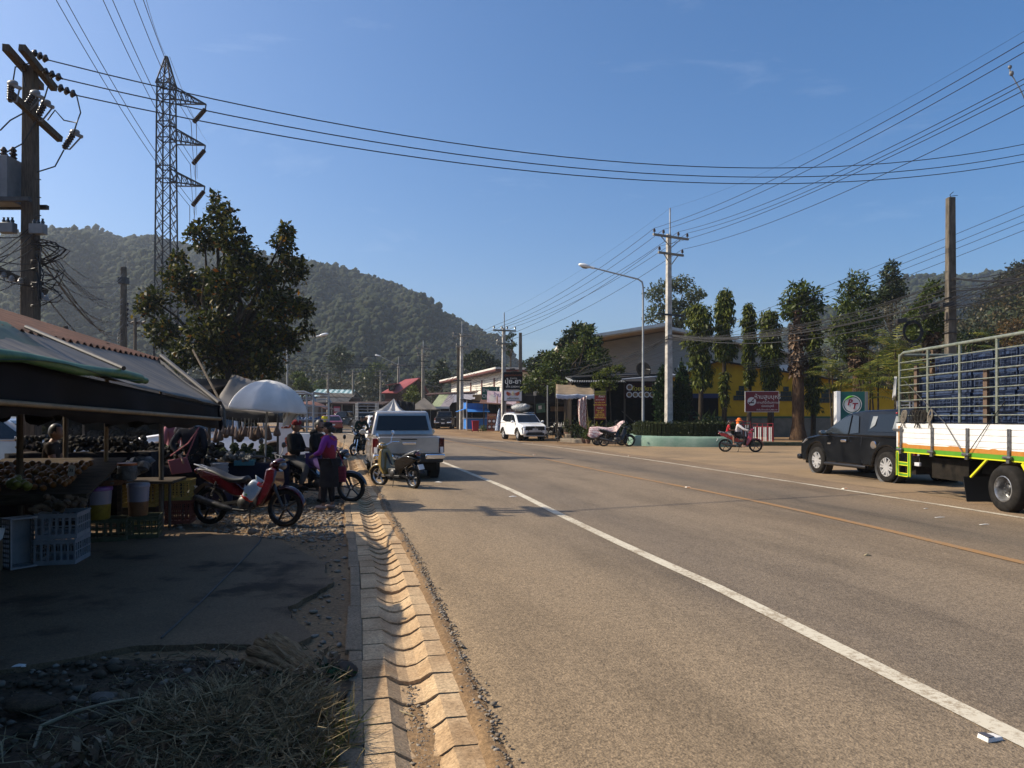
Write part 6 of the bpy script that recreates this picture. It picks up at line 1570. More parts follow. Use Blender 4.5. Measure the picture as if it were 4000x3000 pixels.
        # ================================================================ motorbikes (forward = +Y)
def motorbike(label,loc,rot,body_m,lean=0.,style='wave',tail_m=None,steer=0.,group=None,seat_m=None,name='motorbike',wheel_r=.28):
    t=thing(name,label,'motorbike',loc,rot,group);t.rotation_euler=(0,lean,rot)
    sm=seat_m or mat('bike_seat',(.02,.02,.021),(.035,.035,.036),rough=.45,scale=5)
    eng=mat('bike_engine',(.05,.05,.05),(.13,.125,.12),rough=.45,metal=.6,scale=10)
    sc=style=='scooter';R=wheel_r*(.9 if sc else 1);wb=.62;Rw=R
    fk=bpy.data.objects.new('front_fork',None);COL.objects.link(fk);fk.parent=t;fk.location=(0,.40,.80);fk.rotation_euler=(0,0,steer)
    def bw(y,par,z0=0.,x=0.):
        wt=bpy.data.objects.new('wheel',None);COL.objects.link(wt);wt.parent=par;wt.location=(x,y,z0)
        M=RY(math.pi/2);mb=MB();tw=.042 if not sc else.05
        mb.lathe([(R-.075,-tw*.6),(R-.03,-tw),(R,-tw*.35),(R,tw*.35),(R-.03,tw),(R-.075,tw*.6)],32,M,closed=True);mb.build('tyre',tyre_m,wt,smooth=50)
        rm=MB().lathe([(R-.078,-.022),(R-.066,-.03),(R-.066,.03),(R-.078,.022)],32,M,closed=True)
        for k in range(5):
            a=2*math.pi*k/5+.5
            rm.bar((0,.03*math.cos(a),.03*math.sin(a)),(0,(R-.072)*math.cos(a),(R-.072)*math.sin(a)),.022,.03,up=Vector((1,0,0)))
        rm.build('rim',mat('bike_rim',(.03,.03,.03),rough=.4,metal=.4) if not sc else alloy,wt,smooth=40)
        hb2=MB().lathe([(.045,-.05),(.05,-.03),(.05,.03),(.045,.05)],14,M);hb2.lathe([(.11,-.034),(.11,-.030)],20,M);hb2.build('hub',eng,wt,smooth=40)
        return wt
    bw(-wb,t,Rw);bw(wb-.40,fk,Rw-.80)
    fkm=MB()
    for s in(-1,1):
        fkm.tube([(s*.075,wb-.40,Rw-.80),(s*.075,.08,-.25),(s*.06,.0,.02)],[.02,.024,.022],8)
    fkm.build('fork_legs',eng if not sc else chrome,fk,smooth=60)
    fd=MB().grid(lambda u,v:Vector(((v-.5)*.115*(1-.2*abs(2*u-1)),wb-.40+(R+.045)*math.cos(RAD(10+150*u)),Rw-.80+(R+.045)*math.sin(RAD(10+150*u))-.05*abs(2*v-1)**2)),16,6);fd.build('front_fender',body_m,fk,smooth=70,solid=.006)
    hbr=MB().tube([(-.34,-.16,.20),(-.22,-.05,.22),(-.06,-.02,.18),(.06,-.02,.18),(.22,-.05,.22),(.34,-.16,.20)],.012,8)
    for s in(-1,1):hbr.tube([(s*.24,-.07,.218),(s*.36,-.18,.20)],.019,8);hbr.tube([(s*.24,-.02,.215),(s*.34,-.07,.20)],.006,5)
    hbr.build('handlebar',dark_pl if not sc else chrome,fk,smooth=60)
    for s in(-1,1):
        mm=MB().tube([(s*.2,-.05,.22),(s*.27,-.04,.33),(s*.31,-.05,.40)],.007,6);mm.sphere((s*.32,-.05,.44),(.055,.016,.045 if not sc else.055),12,8);mo=mm.build('mirror',dark_pl if not sc else chrome,fk,smooth=60)
        MB().lathe([(.042,0),(0,.001)],14,T(s*.32,-.068,.44)@RX(math.pi/2)).build('mirror_glass',mat('mirror_glass',(.45,.6,.85),rough=.08,metal=.7),mo)
    cw=MB().sphere((0,.05,.13) if not sc else(0,.06,.16),(.10,.13,.07) if not sc else(.10,.11,.09),14,10,RX(RAD(24)).to_3x3());cw.build('headlight_cowl',body_m,fk,smooth=60)
    MB().sphere((0,.14,.10) if not sc else(0,.135,.15),(.085,.055,.055),12,8).build('headlight',lamp_cl if sc else mat('smoked_lamp',(.12,.12,.13),rough=.1,coat=.6),fk,smooth=60)
        # front apron / leg shield
    ap=MB()
    if not sc:
        ap.prism([(.40,.88),(.50,.84),(.50,.66),(.42,.50),(.30,.30),(.20,.28),(.24,.46),(.30,.66),(.30,.84)],0,0,[.10,.12,.17,.17,.13,.12,.16,.13,.09])
    else:
        ap.prism([(.36,.92),(.44,.86),(.46,.62),(.42,.40),(.34,.30),(.26,.30),(.32,.50),(.34,.80)],0,0,[.11,.15,.20,.20,.16,.16,.18,.13])
    ap.build('front_apron',body_m,t,bevel=.03,seg=2)
    if not sc:
        ub=MB().prism([(.34,.72),(.20,.52),(.0,.50),(-.12,.62),(-.30,.70),(-.62,.78),(-.86,.86),(-.90,.82),(-.78,.70),(-.50,.58),(-.22,.44),(.05,.38),(.26,.40)],0,0,[.07,.07,.08,.10,.125,.13,.07,.06,.10,.12,.09,.075,.07]);ub.build('side_body',body_m,t,bevel=.025)
    else:
        ub=MB().prism([(-.10,.34),(-.10,.62),(-.24,.74),(-.60,.78),(-.86,.74),(-.88,.66),(-.62,.54),(-.36,.42),(-.30,.30)],0,0,[.13,.13,.14,.16,.10,.09,.14,.14,.13]);ub.build('side_body',tail_m or body_m,t,bevel=.04)
        MB().prism([(.36,.30),(.36,.26),(-.28,.24),(-.28,.31)],-.14,.14).build('footboard',dark_pl,t,bevel=.015)
    se=MB().grid(lambda u,v:Vector(((v-.5)*(.16+.10*math.sin(math.pi*min(1,u*1.15)))*(1-.1*u),-.02-.82*u,.735+.045*math.sin(u*5.5+3.6)+.085*u*u-.05*(2*v-1)**2)),20,8);se.build('seat',sm,t,smooth=70,solid=.07)
    MB().tube([(-.09,-.66,.83),(-.08,-.90,.90),(.08,-.90,.90),(.09,-.66,.83)],.011,7).build('grab_rail',alloy,t,smooth=60)
    tl3=MB().sphere((0,-.885,.80),(.075,.035,.045),12,8);tl3.build('tail_light',tail_red,t,smooth=60)
    MB().grid(lambda u,v:Vector(((v-.5)*.13,-.72-.26*u,.62-.24*u+.04*math.sin(u*3))),6,2).build('rear_fender',dark_pl,t,solid=.006)
    MB().obox((0,-.955,.52),(.15,.008,.12),RX(RAD(-25)).to_3x3()).build('plate',plate_w,t)
    en=MB().obox((0,.06,.36),(.2,.30,.18));en.tube([(0,.16,.36),(0,.30,.38)],.07,12);en.sphere((.11,.0,.34),(.05,.11,.10),12,8);en.sphere((-.11,.0,.34),(.05,.11,.10),12,8);en.build('engine',eng,t,bevel=.02)
    fr=MB().tube([(0,.34,.80),(0,.18,.50),(0,-.1,.46),(0,-.5,.66),(0,-.84,.78)],.025,8)
    for s in(-1,1):
        fr.bar((s*.09,-.06,.36),(s*.09,-wb,Rw),.03,.045);fr.tube([(s*.115,-wb+.04,Rw+.02),(s*.115,-.48,.64)],.016,8)
        fr.tube([(s*.06,.02,.26),(s*.24,.02,.25)],.012,6)
    fr.build('frame',dark_pl,t,smooth=40)
    sp=MB()
    for s in(-1,1):
        a,b=Vector((s*.115,-wb+.05,Rw+.06)),Vector((s*.115,-.49,.61));sp.tube([a.lerp(b,k/40)+Vector((.022*math.cos(k*1.35),.022*math.sin(k*1.35),0)) for k in range(41)],.005,4)
    sp.build('shock_spring',chrome,t)
    ex=MB().tube([(.10,.15,.28),(.13,.05,.22),(.14,-.20,.24)],.018,8).tube([(.14,-.18,.24),(.15,-.28,.26),(.16,-.72,.38),(.16,-.80,.40)],[.03,.05,.055,.04],12);ex.build('exhaust',eng,t,smooth=50)
    MB().tube([(-.10,-.02,.28),(-.20,-.07,.02)],.01,6).tube([(-.20,-.07,.02),(-.22,-.12,.005)],.012,6).build('side_stand',dark_pl,t)
    return t
def bike_pose(rear,front):
    r,f=Vector(rear),Vector(front);m_=(r+f)/2;d=f-r
    return(m_.x,m_.y,0),math.atan2(-d.x,d.y),d.length/1.24
bikered=mat('dark_red_fairing',(.058,.003,.008),(.045,.003,.006),rough=.2,coat=.8,scale=2)
l_,r_,s_=bike_pose((-4.56,10.85,0),(-3.39,10.60,0))
rb_=motorbike('red motorbike parked on the gravel, plastic wrapped pack hung at its front',l_,r_,bikered,RAD(-7))
pk_=thing('wrapped_pack','white and red plastic wrapped pack leaning on the red motorbike','package',P(985,1917,10.35))
mb=MB().sphere((0,0,0),(.105,.065,.17),18,12)
mb.v=[(max(-.09,min(.09,x*1.15)),max(-.05,min(.05,y*1.2)),max(-.155,min(.155,z*1.1))) for x,y,z in mb.v]
Mx=RY(RAD(33));mb.xf(Mx)
mb.build('wrap',mat('glossy_wrap',(.58,.60,.62),(.40,.50,.58),rough=.12,scale=9,coat=.6,bump=.5,bscale=25),pk_,smooth=60)
for(c,r3,mm) in(((0,0,-.125),(.096,.057,.042),mat('wrap_red',(.55,.03,.015),rough=.15,coat=.6)),((.04,0,.13),(.06,.056,.036),MATS['wrap_red']),((-.03,-.02,-.08),(.05,.035,.03),mat('wrap_green',(.25,.42,.1),rough=.15,coat=.6))):
    MB().sphere(Mx@Vector(c),r3,14,8,Mx.to_3x3()).build('printed_band',mm,pk_,smooth=60)
MB().grid(lambda u,v:Mx@Vector((.05*(2*u-1)*(.6+v),-.01,.15+.07*v)),6,4).build('bag_handle',MATS['glossy_wrap'],pk_,smooth=60,solid=.003)
dkb=mat('navy_fairing',(.012,.014,.022),(.02,.022,.03),rough=.25,coat=.7,scale=3)
l_,r_,s_=bike_pose((-4.30,13.95,0),(-3.08,13.72,0))
motorbike('dark motorbike carrying the two seated men',l_,r_,dkb,0)
gold=mat('gold_fairing',(.30,.20,.05),(.24,.16,.045),rough=.22,coat=.8,scale=3)
l_,r_,s_=bike_pose((-2.27,16.35,0),(-3.06,17.15,0))
motorbike('gold and black retro scooter parked behind the silver pickup',l_,r_,gold,RAD(-6),'scooter',black_gloss,.35,name='scooter')
l_,r_,s_=bike_pose((-6.2,31.6,0),(-6.72,30.5,0))
motorbike('dark scooter beside the white hatchback with a person bending over it',l_,r_,black_gloss,0,'scooter',black_gloss,name='scooter')
l_,r_,s_=bike_pose((10.1,33.9,0),(11.4,33.6,0))
mr=motorbike('red motorbike ridden past the hedge by an adult and a child',l_,r_,mat('bright_red_fairing',(.36,.012,.03),rough=.2,coat=.8),0);mr.scale=(1.1,)*3;mr.location.z=gz(33.7)
l_,r_,s_=bike_pose((5.0,38.9,0),(6.3,38.7,0))
mk=motorbike('black motorbike standing before the green planter wall',l_,r_,black_gloss,RAD(-5));mk.scale=(1.1,)*3;mk.location.z=gz(39)
l_,r_,s_=bike_pose((4.75,39.9,0),(6.1,39.9,0))
mc_=motorbike('motorbike under a pink striped cloth behind the black one',l_,r_,black_gloss,RAD(-4));mc_.scale=(1.1,)*3;mc_.location.z=gz(40)
l_,r_,s_=bike_pose((2.35,50.2,0),(3.1,49.2,0))
mj=motorbike('black motorbike parked at the shop, right of the white people carrier',l_,r_,black_gloss,0);mj.scale=(1.1,)*3;mj.location.z=gz(50)
pinkc=stripes('pink_striped_cloth',(.50,.27,.27),(.62,.52,.48),0,14,duty=.5,wob=.15)
def drape(u,v):
    y=-1.0+1.75*u;h=[(-1.0,.95),(-.6,.98),(-.1,.92),(.25,.98),(.55,1.24),(.75,1.30)]
    hz=lerp_tab(h,y);wv=2*v-1
    x=.30*wv*(1+.15*math.sin(u*17));drop=(abs(wv)**1.5)*(.62-.42*max(0,(y+.1)))*(.8+.25*math.sin(u*11))
    return Vector((x,y-.12*(abs(wv))*(1 if u<.2 else 0),max(.12,hz-drop*(.9 if u<.75 else.7))))
o=MB().grid(drape,40,20).build('draped_cloth',pinkc,smooth=70,solid=.005);o.location=mc_.location;o.rotation_euler[2]=mc_.rotation_euler[2];o.scale=(1.08,)*3
tag(o,'pink and white striped cloth thrown over the motorbike by the planter','cloth')
    # ================================================================ people (facing +Y, 1.68 m tall before scaling)
skin_m=mat('skin_tan',(.30,.16,.10),(.36,.20,.13),rough=.5,scale=9)
hair_m=mat('black_hair',(.008,.007,.007),(.02,.018,.017),rough=.45,scale=30)
eye_m=mat('dark_eye',(.01,.008,.007),rough=.2);lip_m=mat('lips',(.22,.09,.075),rough=.5)
STAND=dict(pel=(0,0,.93),wai=(0,0,1.07),che=(0,.0,1.27),nec=(0,-.015,1.44),hb=(0,.0,1.51),head=(0,.025,1.585),shl=(-.17,-.01,1.385),ell=(-.225,-.03,1.12),wrl=(-.23,.06,.88),shr=(.17,-.01,1.385),elr=(.225,-.03,1.12),wrr=(.23,.06,.88),hil=(-.085,0,.89),knl=(-.095,.02,.49),anl=(-.10,-.02,.085),tol=(-.115,.12,.03),hir=(.085,0,.89),knr=(.095,.02,.49),anr=(.10,-.02,.085),tor=(.115,.12,.03))
RADII=dict(pel=.125,wai=.112,che=.128,nec=.05,hb=.05,shl=.062,ell=.042,wrl=.028,hil=.082,knl=.055,anl=.036,tol=.036)
def skinmesh(verts,radii,edges,sub=1):
    me=bpy.data.meshes.new('skin');me.from_pydata([tuple(v) for v in verts],edges,[])
    o=bpy.data.objects.new('skin',me);COL.objects.link(o)
    md=o.modifiers.new('skin','SKIN');md.use_smooth_shade=True
    for i,r in enumerate(radii):me.skin_vertices[0].data[i].radius=(r,r)
    for i in range(len(verts)):me.skin_vertices[0].data[i].use_root=(i==0)
    ms=o.modifiers.new('sub','SUBSURF');ms.levels=sub;ms.render_levels=sub
    bpy.context.view_layer.update()
    ev=o.evaluated_get(bpy.context.evaluated_depsgraph_get());m2=ev.to_mesh()
    V=[tuple(v.co) for v in m2.vertices];Fc=[tuple(p.vertices) for p in m2.polygons]
    ev.to_mesh_clear();bpy.data.objects.remove(o);bpy.data.meshes.remove(me)
    return V,Fc
def head_pt(t,a,sc=1.):
    x=.074*math.sin(t)*math.cos(a);y=.092*math.sin(t)*math.sin(a);z=.115*math.cos(t)
    if z<0:
        k=min(1,-z/.115);x*=1-.32*k*k;y=y*(1-.12*k)+(.012*k if y>0 else 0)
    if y>0:
        nx=math.exp(-(x/.014)**2)*math.exp(-((z+.022)/.026)**2);y+=.026*nx*sc
        for s in(-1,1):y-=.012*math.exp(-((x-s*.03)/.016)**2)*math.exp(-((z-.008)/.014)**2)*sc
        y+=.008*math.exp(-(x/.022)**2)*math.exp(-((z+.062)/.012)**2)*sc
        y+=.006*math.exp(-(x/.05)**2)*math.exp(-((z-.028)/.012)**2)*sc
    return Vector((x,y,z))
def person(label,loc,rot,pose,top,legs,shoes=None,s=1.,hair='short',hat=None,yaw=0.,pitch=0.,sleeve='long',leg='long',group=None,name='person',skirt=None,top_w=.014,hood=False,curl=.5):
    t=thing(name,label,'person',loc,rot,group);t.scale=(s,)*3
    J={k:Vector(v) for k,v in{**STAND,**pose}.items()}
    R=dict(RADII)
    for k in list(R):
        if k.endswith('l') and k not in('pel',):R[k[:-1]+'r']=R[k]
    names=['pel','wai','che','nec','hb'];V=[J[n] for n in names];rr=[R[n] for n in names];E=[(0,1),(1,2),(2,3),(3,4)]
    idx={n:i for i,n in enumerate(names)}
    def addv(n,p,r,frm):
        idx[n]=len(V);V.append(Vector(p));rr.append(r);E.append((idx[frm],idx[n]))
    for sd in 'lr':
        addv('sh'+sd,J['sh'+sd],R['shl'],'che');addv('el'+sd,J['el'+sd],R['ell'],'sh'+sd);addv('wr'+sd,J['wr'+sd],R['wrl'],'el'+sd)
        addv('hi'+sd,J['hi'+sd],R['hil'],'pel');addv('kn'+sd,J['kn'+sd],R['knl'],'hi'+sd)
        addv('cf'+sd,J['kn'+sd].lerp(J['an'+sd],.3)+Vector((0,-.015,0)),.055,'kn'+sd);addv('an'+sd,J['an'+sd],R['anl'],'cf'+sd);addv('to'+sd,J['to'+sd],R['tol'],'an'+sd)
        d=(J['wr'+sd]-J['el'+sd]).normalized();q=1 if sd=='r' else-1
        side=d.cross(Vector((0,0,1)));
        if side.length<.2:side=Vector((0,1,0))
        side.normalize();inn=side.cross(d).normalized()
        pm=J['wr'+sd]+d*.055;addv('pa'+sd,pm,.026,'wr'+sd)
        for f in range(4):
            off=side*(.021*(f-1.5));L_=(.060,.070,.066,.052)[f]
            b=pm+d*.030+off;addv(f'f{f}a{sd}',b,.0095,'pa'+sd)
            m1=b+d*L_*.5-inn*.012*curl*2;addv(f'f{f}b{sd}',m1,.0088,f'f{f}a{sd}')
            addv(f'f{f}c{sd}',m1+d*L_*.35-inn*L_*.6*curl,.0078,f'f{f}b{sd}')
        tb=pm-d*.01+side*q*.032;addv('th'+sd,tb,.0105,'pa'+sd);addv('tt'+sd,tb+d*.042+side*q*.014-inn*.014,.0088,'th'+sd)
    Vb,Fb=skinmesh(V,rr,E)
    mb=MB().add(Vb,Fb)
    Mh=Matrix.Translation(J['head'])@RZ(yaw)@RX(pitch)
    hm=MB();nu,nv=28,20
    hv=[head_pt(math.pi*i/nv,2*math.pi*j/nu) for i in range(nv+1) for j in range(nu)]
    hf=[(i*nu+j,(i+1)*nu+j,(i+1)*nu+(j+1)%nu,i*nu+(j+1)%nu) for i in range(nv) for j in range(nu)]
    mb.add([Mh@v for v in hv],hf)
    for q in(-1,1):mb.sphere(Mh@Vector((q*.075,-.005,-.012)),(.012,.022,.032),8,6,(RZ(yaw)).to_3x3())
    body=mb.build('body',skin_m,t,smooth=80)
    ey=MB();lp=MB()
    for q in(-1,1):ey.sphere(Mh@Vector((q*.03,.083,.008)),(.011,.006,.006),8,5,RZ(yaw).to_3x3())
    for q in(-1,1):ey.tube([Mh@Vector((q*.016,.094,.028)),Mh@Vector((q*.045,.084,.027))],.0035,5)
    ey.build('eyes',eye_m,t);lp.tube([Mh@Vector((-.02,.086,-.058)),Mh@Vector((0,.093,-.057)),Mh@Vector((.02,.086,-.058))],.0045,5);lp.build('mouth',lip_m,t)
    if hair!='none':
        hh=MB();k={};ff=[]
        for i in range(nv+1):
            for j in range(nu):
                p=head_pt(math.pi*i/nv,2*math.pi*j/nu,0)
                keep=p.z>.055 or(p.y<.035 and p.z>-.02) or(p.y<-.02 and p.z>-.085)
                if keep:k[(i,j)]=len(hh.v);hh.v.append(tuple(Mh@(p*1.09+Vector((0,-.004,.006)))))
        for i in range(nv):
            for j in range(nu):
                q4=[(i,j),(i+1,j),(i+1,(j+1)%nu),(i,(j+1)%nu)]
                if all(x in k for x in q4):hh.f.append(tuple(k[x] for x in q4))
        if hair=='bun':hh.sphere(Mh@Vector((0,-.115,-.03)),(.052,.045,.06),12,8,jit=.05)
        if hair=='tail':hh.tube([Mh@Vector((0,-.09,.0)),Mh@Vector((0,-.13,-.06)),Mh@Vector((0,-.11,-.18))],[.03,.04,.015],8)
        hh.build('hair',hair_m,t,smooth=70)
    if hat:hat(t,Mh)
                # clothes: same skeleton, a little fuller
    def cloth(nm,keys,edges,m,extra,over={}):
        vs=[J[k_] if isinstance(k_,str) else Vector(k_) for k_ in keys];rs=[]
        for k_ in keys:rs.append(over.get(k_,(R.get(k_,.055) if isinstance(k_,str) else.1)+extra))
        v_,f_=skinmesh(vs,rs,edges);o_=MB().add(v_,f_).build(nm,m,t,smooth=80);return o_
    ks=['pel','wai','che','nec','shl','ell','shr','elr'];es=[(0,1),(1,2),(2,3),(2,4),(4,5),(2,6),(6,7)];ov={'nec':.062,'pel':R['pel']+top_w+.012}
    if sleeve=='long':
        J['wl_']=J['ell'].lerp(J['wrl'],.9);J['wr_']=J['elr'].lerp(J['wrr'],.9);ks+=['wl_','wr_'];es+=[(5,8),(7,9)];ov['wl_']=.042;ov['wr_']=.042
    else:
        J['ell2']=J['shl'].lerp(J['ell'],.62);J['elr2']=J['shr'].lerp(J['elr'],.62);ks[5]='ell2';ks[7]='elr2';ov['ell2']=.064;ov['elr2']=.064
    sh=cloth('shirt',ks,es,top,top_w,ov)
    if hood:MB().sphere(J['nec']+Vector((0,-.06,.0)),(.13,.09,.08),14,8).build('hood',top,t,smooth=70)
    f1=.93 if leg=='long' else(.2 if leg=='knee' else-.25)
    for sd in 'lr':
        J['lg'+sd]=J['kn'+sd].lerp(J['an'+sd],f1) if f1>0 else J['kn'+sd].lerp(J['hi'+sd],-f1)
    if leg=='long':ks=['pel','hil','knl','lgl','hir','knr','lgr'];es=[(0,1),(1,2),(2,3),(0,4),(4,5),(5,6)]
    elif leg=='knee':ks=['pel','hil','knl','lgl','hir','knr','lgr'];es=[(0,1),(1,2),(2,3),(0,4),(4,5),(5,6)]
    else:ks=['pel','hil','lgl','hir','lgr'];es=[(0,1),(1,2),(0,3),(3,4)]
    e_=.018
    cloth('trousers',ks,es,legs,e_,{'lgl':.055 if leg=='long' else.088,'lgr':.055 if leg=='long' else.088,'knl':.078,'knr':.078})
    if skirt:MB().lathe([(.15,skirt[1]),(.175,skirt[1]-.2),(.19,skirt[0])],20,T(J['pel'].x,J['pel'].y,0)).build('skirt',legs,t,smooth=70)
    if shoes:
        for sd in 'lr':
            a,b=J['an'+sd],J['to'+sd];d=(b-a);d.z=0;d.normalize();ang=math.atan2(-d.x,d.y)
            c=a+d*.055;MB().sphere(Vector((c.x,c.y,min(a.z,b.z+.05)-.028)),(.046,.125,.042),12,8,RZ(ang).to_3x3()).build('shoe',shoes,t,smooth=70)
    return t,J,Mh
blackc=mat('black_cloth',(.012,.012,.014),(.024,.023,.026),rough=.9,scale=8)
charc=mat('charcoal_cloth',(.016,.017,.022),(.032,.033,.04),rough=.9,scale=8)
sandal=mat('sandal',(.02,.018,.016),rough=.8);pinkshoe=mat('beige_shoe',(.42,.28,.22),rough=.7)
purplec=mat('purple_cloth',(.16,.012,.22),(.22,.02,.30),rough=.8,scale=8);violet=mat('violet_cloth',(.05,.02,.13),(.08,.035,.18),rough=.85,scale=7)
redv=mat('crimson_vest',(.20,.008,.02),(.28,.012,.03),rough=.85,scale=8)
pt,J,Mh=person('person in dark jacket with a pink shoulder bag, seen from behind at the stall',(-5.52,12.35,0),RAD(8),dict(ell=(-.30,-.10,1.16),wrl=(-.12,-.19,.95),elr=(.24,-.08,1.12),wrr=(.18,-.02,.88),anl=(-.12,-.03,.085),tol=(-.17,.10,.03),anr=(.13,.05,.085),tor=(.2,.17,.03)),charc,blackc,sandal,1.0,leg='knee')
bg_=thing('shoulder_bag','pink woven shoulder bag hanging at the hip of the person in the dark jacket','bag',pt.matrix_basis@Vector((-.13,-.20,.82)),RAD(8))
pinkw=stripes('pink_weave',(.36,.12,.13),(.27,.075,.085),0,55,rough=.95)
MB().add([(-.16,-.03,-.13),(.15,-.03,-.17),(.16,.03,-.17),(-.16,.03,-.13),(-.17,-.025,.12),(.14,-.025,.10),(.14,.025,.10),(-.17,.025,.12)],[(0,3,2,1),(4,5,6,7),(0,1,5,4),(1,2,6,5),(2,3,7,6),(3,0,4,7)]).xf(RY(RAD(-14))).build('pouch',pinkw,bg_,bevel=.012)
MB().tube([Vector((-.15,.0,.15)),Vector((.12,.05,.36)),Vector((.24,.085,.55)),Vector((.26,.16,.63)),Vector((.26,.27,.60))],.014,6).tube([Vector((.10,.0,.12)),Vector((.18,.05,.34)),Vector((.25,.08,.55))],.012,6).build('strap',pinkw,bg_,smooth=60)
def red_beret(t,Mh):
    MB().lathe([(.088,-.005),(.098,.02),(.104,.05),(.085,.085),(.0,.095)],22,Mh@T(0,-.004,.035)@RX(RAD(-6))).build('hat',mat('red_felt',(.20,.012,.018),(.27,.02,.025),rough=.9,scale=10),t,smooth=60)
sit=dict(pel=(0,-.02,.80),wai=(0,0,.93),che=(0,.03,1.12),nec=(0,.04,1.29),hb=(0,.055,1.355),head=(0,.08,1.43),shl=(-.17,.03,1.23),shr=(.17,.03,1.23),ell=(-.22,.10,1.0),wrl=(-.10,.30,.99),elr=(.22,.10,1.0),wrr=(.08,.31,1.0),hil=(-.09,.0,.79),hir=(.09,.0,.79),knl=(-.17,.36,.66),knr=(.17,.36,.66),anl=(-.18,.22,.30),anr=(.18,.22,.30),tol=(-.19,.36,.26),tor=(.19,.36,.26))
bx_,by_,brot=(-3.69,13.835,RAD(-90-10.5))
Mb=T(-3.69,13.835,0)@RZ(math.atan2(-1.22,-.23))
p3=Mb@Vector((0,-.56,0));p4_=Mb@Vector((0,-.10,0));br=math.atan2(-1.22,-.23)
person('person in black with a red beret, sitting at the back of the dark motorbike',p3,br,{**sit,'pel':(0,0,.84),'wai':(0,.0,.97),'che':(0,.01,1.15),'nec':(0,.02,1.31),'hb':(0,.03,1.375),'head':(0,.05,1.45),'shl':(-.17,.01,1.26),'shr':(.17,.01,1.26)},blackc,mat('grey_trousers',(.10,.10,.10),(.15,.145,.14),rough=.9),blackc,1.0,hair='short',hat=red_beret,yaw=RAD(4))
person('person in black hooded top and violet shorts, sitting at the front of the dark motorbike',p4_,br,{**sit,'knr':(.22,.30,.60),'anr':(.27,.20,.09),'tor':(.30,.33,.03),'wrl':(-.06,.36,1.0),'wrr':(.10,.38,.98),'knl':(-.22,.30,.60),'anl':(-.26,.22,.09),'tol':(-.28,.34,.03)},blackc,violet,sandal,1.02,hood=True,leg='knee',yaw=RAD(-6))
def black_cap(t,Mh):
    MB().lathe([(.086,.0),(.088,.04),(.07,.085),(0,.10)],20,Mh@T(0,-.004,.03)).build('cap',blackc,t,smooth=60)
    MB().grid(lambda u,v:Mh@Vector(((u-.5)*.15*(1-.35*v*v),.075+.085*v,.035-.012*v-.05*(u-.5)**2)),8,4).build('cap_brim',blackc,t,smooth=60,solid=.005)
    MB().lathe([(.034,0),(.02,.004),(0,.005)],16,Mh@T(.064,-.035,.085)@RZ(RAD(-30))@RY(RAD(66))).build('cap_emblem',card,t)
    text('8',.05,ink,t,(0,0,0),name='emblem_lettering').matrix_local=Mh@T(.072,-.038,.088)@RZ(RAD(62))@RX(RAD(-24))
wl,Jw,Mw=person('person in purple sleeves and red vest, standing by the drain talking to the seated men',(-3.22,12.62,0),RAD(75),dict(ell=(-.23,.06,1.13),wrl=(-.10,.28,1.06),elr=(.24,.05,1.12),wrr=(.10,.29,1.07),knl=(-.10,.05,.49),anl=(-.11,.06,.085),tol=(-.13,.20,.03)),purplec,blackc,pinkshoe,.9,hair='bun',hat=black_cap,skirt=(.45,1.0))
vv,vf=skinmesh([Jw['pel'],Jw['wai'],Jw['che'],Jw['nec'],Jw['che']+Vector((-.13,-.01,.10)),Jw['che']+Vector((.13,-.01,.10))],[.155,.142,.157,.06,.065,.065],[(0,1),(1,2),(2,3),(2,4),(2,5)])
MB().add(vv,vf).build('vest',redv,wl,smooth=80)
MB().tube([Vector((-.08,.13,1.40)),Vector((-.11,.0,1.47)),Vector((-.06,-.145,1.36)),Vector((.06,-.145,1.36)),Vector((.11,.0,1.47)),Vector((.08,.13,1.40))],.012,6).build('red_piping',mat('bright_red_trim',(.6,.04,.04),rough=.7),wl,smooth=60)
hb_=thing('shoulder_bag','patterned pink bag hanging beside the person in purple sleeves','bag',wl.matrix_basis@Vector((.22,-.13,.70)),RAD(75))
MB().box(-.03,.03,-.10,.10,-.16,.12).build('pouch',stripes('pink_pattern',(.30,.03,.06),(.10,.01,.03),2,40),hb_,bevel=.012)
MB().tube([Vector((.0,-.08,.12)),Vector((-.05,.03,.40)),Vector((-.12,.09,.60))],.01,6).build('strap',redv,hb_)
greenj=mat('green_jacket',(.012,.03,.024),(.02,.045,.036),rough=.85,scale=7)
person('person in dark green jacket bending over the scooter by the white hatchback',(-6.72,31.9,0),RAD(200),dict(wai=(0,.03,1.08),che=(0,.12,1.26),nec=(0,.22,1.40),hb=(0,.27,1.45),head=(0,.32,1.49),shl=(-.18,.16,1.36),shr=(.18,.16,1.36),ell=(-.26,.25,1.12),elr=(.26,.25,1.12),wrl=(-.12,.40,.98),wrr=(.12,.42,1.0)),greenj,blackc,blackc,1.06,pitch=RAD(-35),yaw=0)
person('person in bright yellow shirt and blue shorts standing on the road by the red car',(PX(1269,58),58,gz(58)),RAD(10),dict(ell=(-.25,.0,1.13)),mat('yellow_cloth',(.62,.55,.02),rough=.85),mat('navy_cloth',(.02,.03,.09),rough=.9),sandal,1.02,sleeve='short',leg='short')
Mr=mr.matrix_basis.copy()
def orange_hat(t,Mh):
    MB().lathe([(.165,-.03),(.15,.0),(.10,.018),(.098,.06),(.07,.10),(0,.11)],22,Mh@T(0,0,.03)@RX(RAD(-4))).grid(lambda u,v:Mh@Vector((.13*math.cos(math.pi+math.pi*u),.11*math.sin(math.pi+math.pi*u)-.03*v,.03-.17*v)),12,4).build('hat',mat('orange_cloth',(.72,.14,.015),(.80,.18,.02),rough=.8,scale=9),t,smooth=60)
ride=dict(sit);ride.update(wrl=(-.30,.48,.98),wrr=(.30,.48,.98),ell=(-.27,.27,1.04),elr=(.27,.27,1.04))
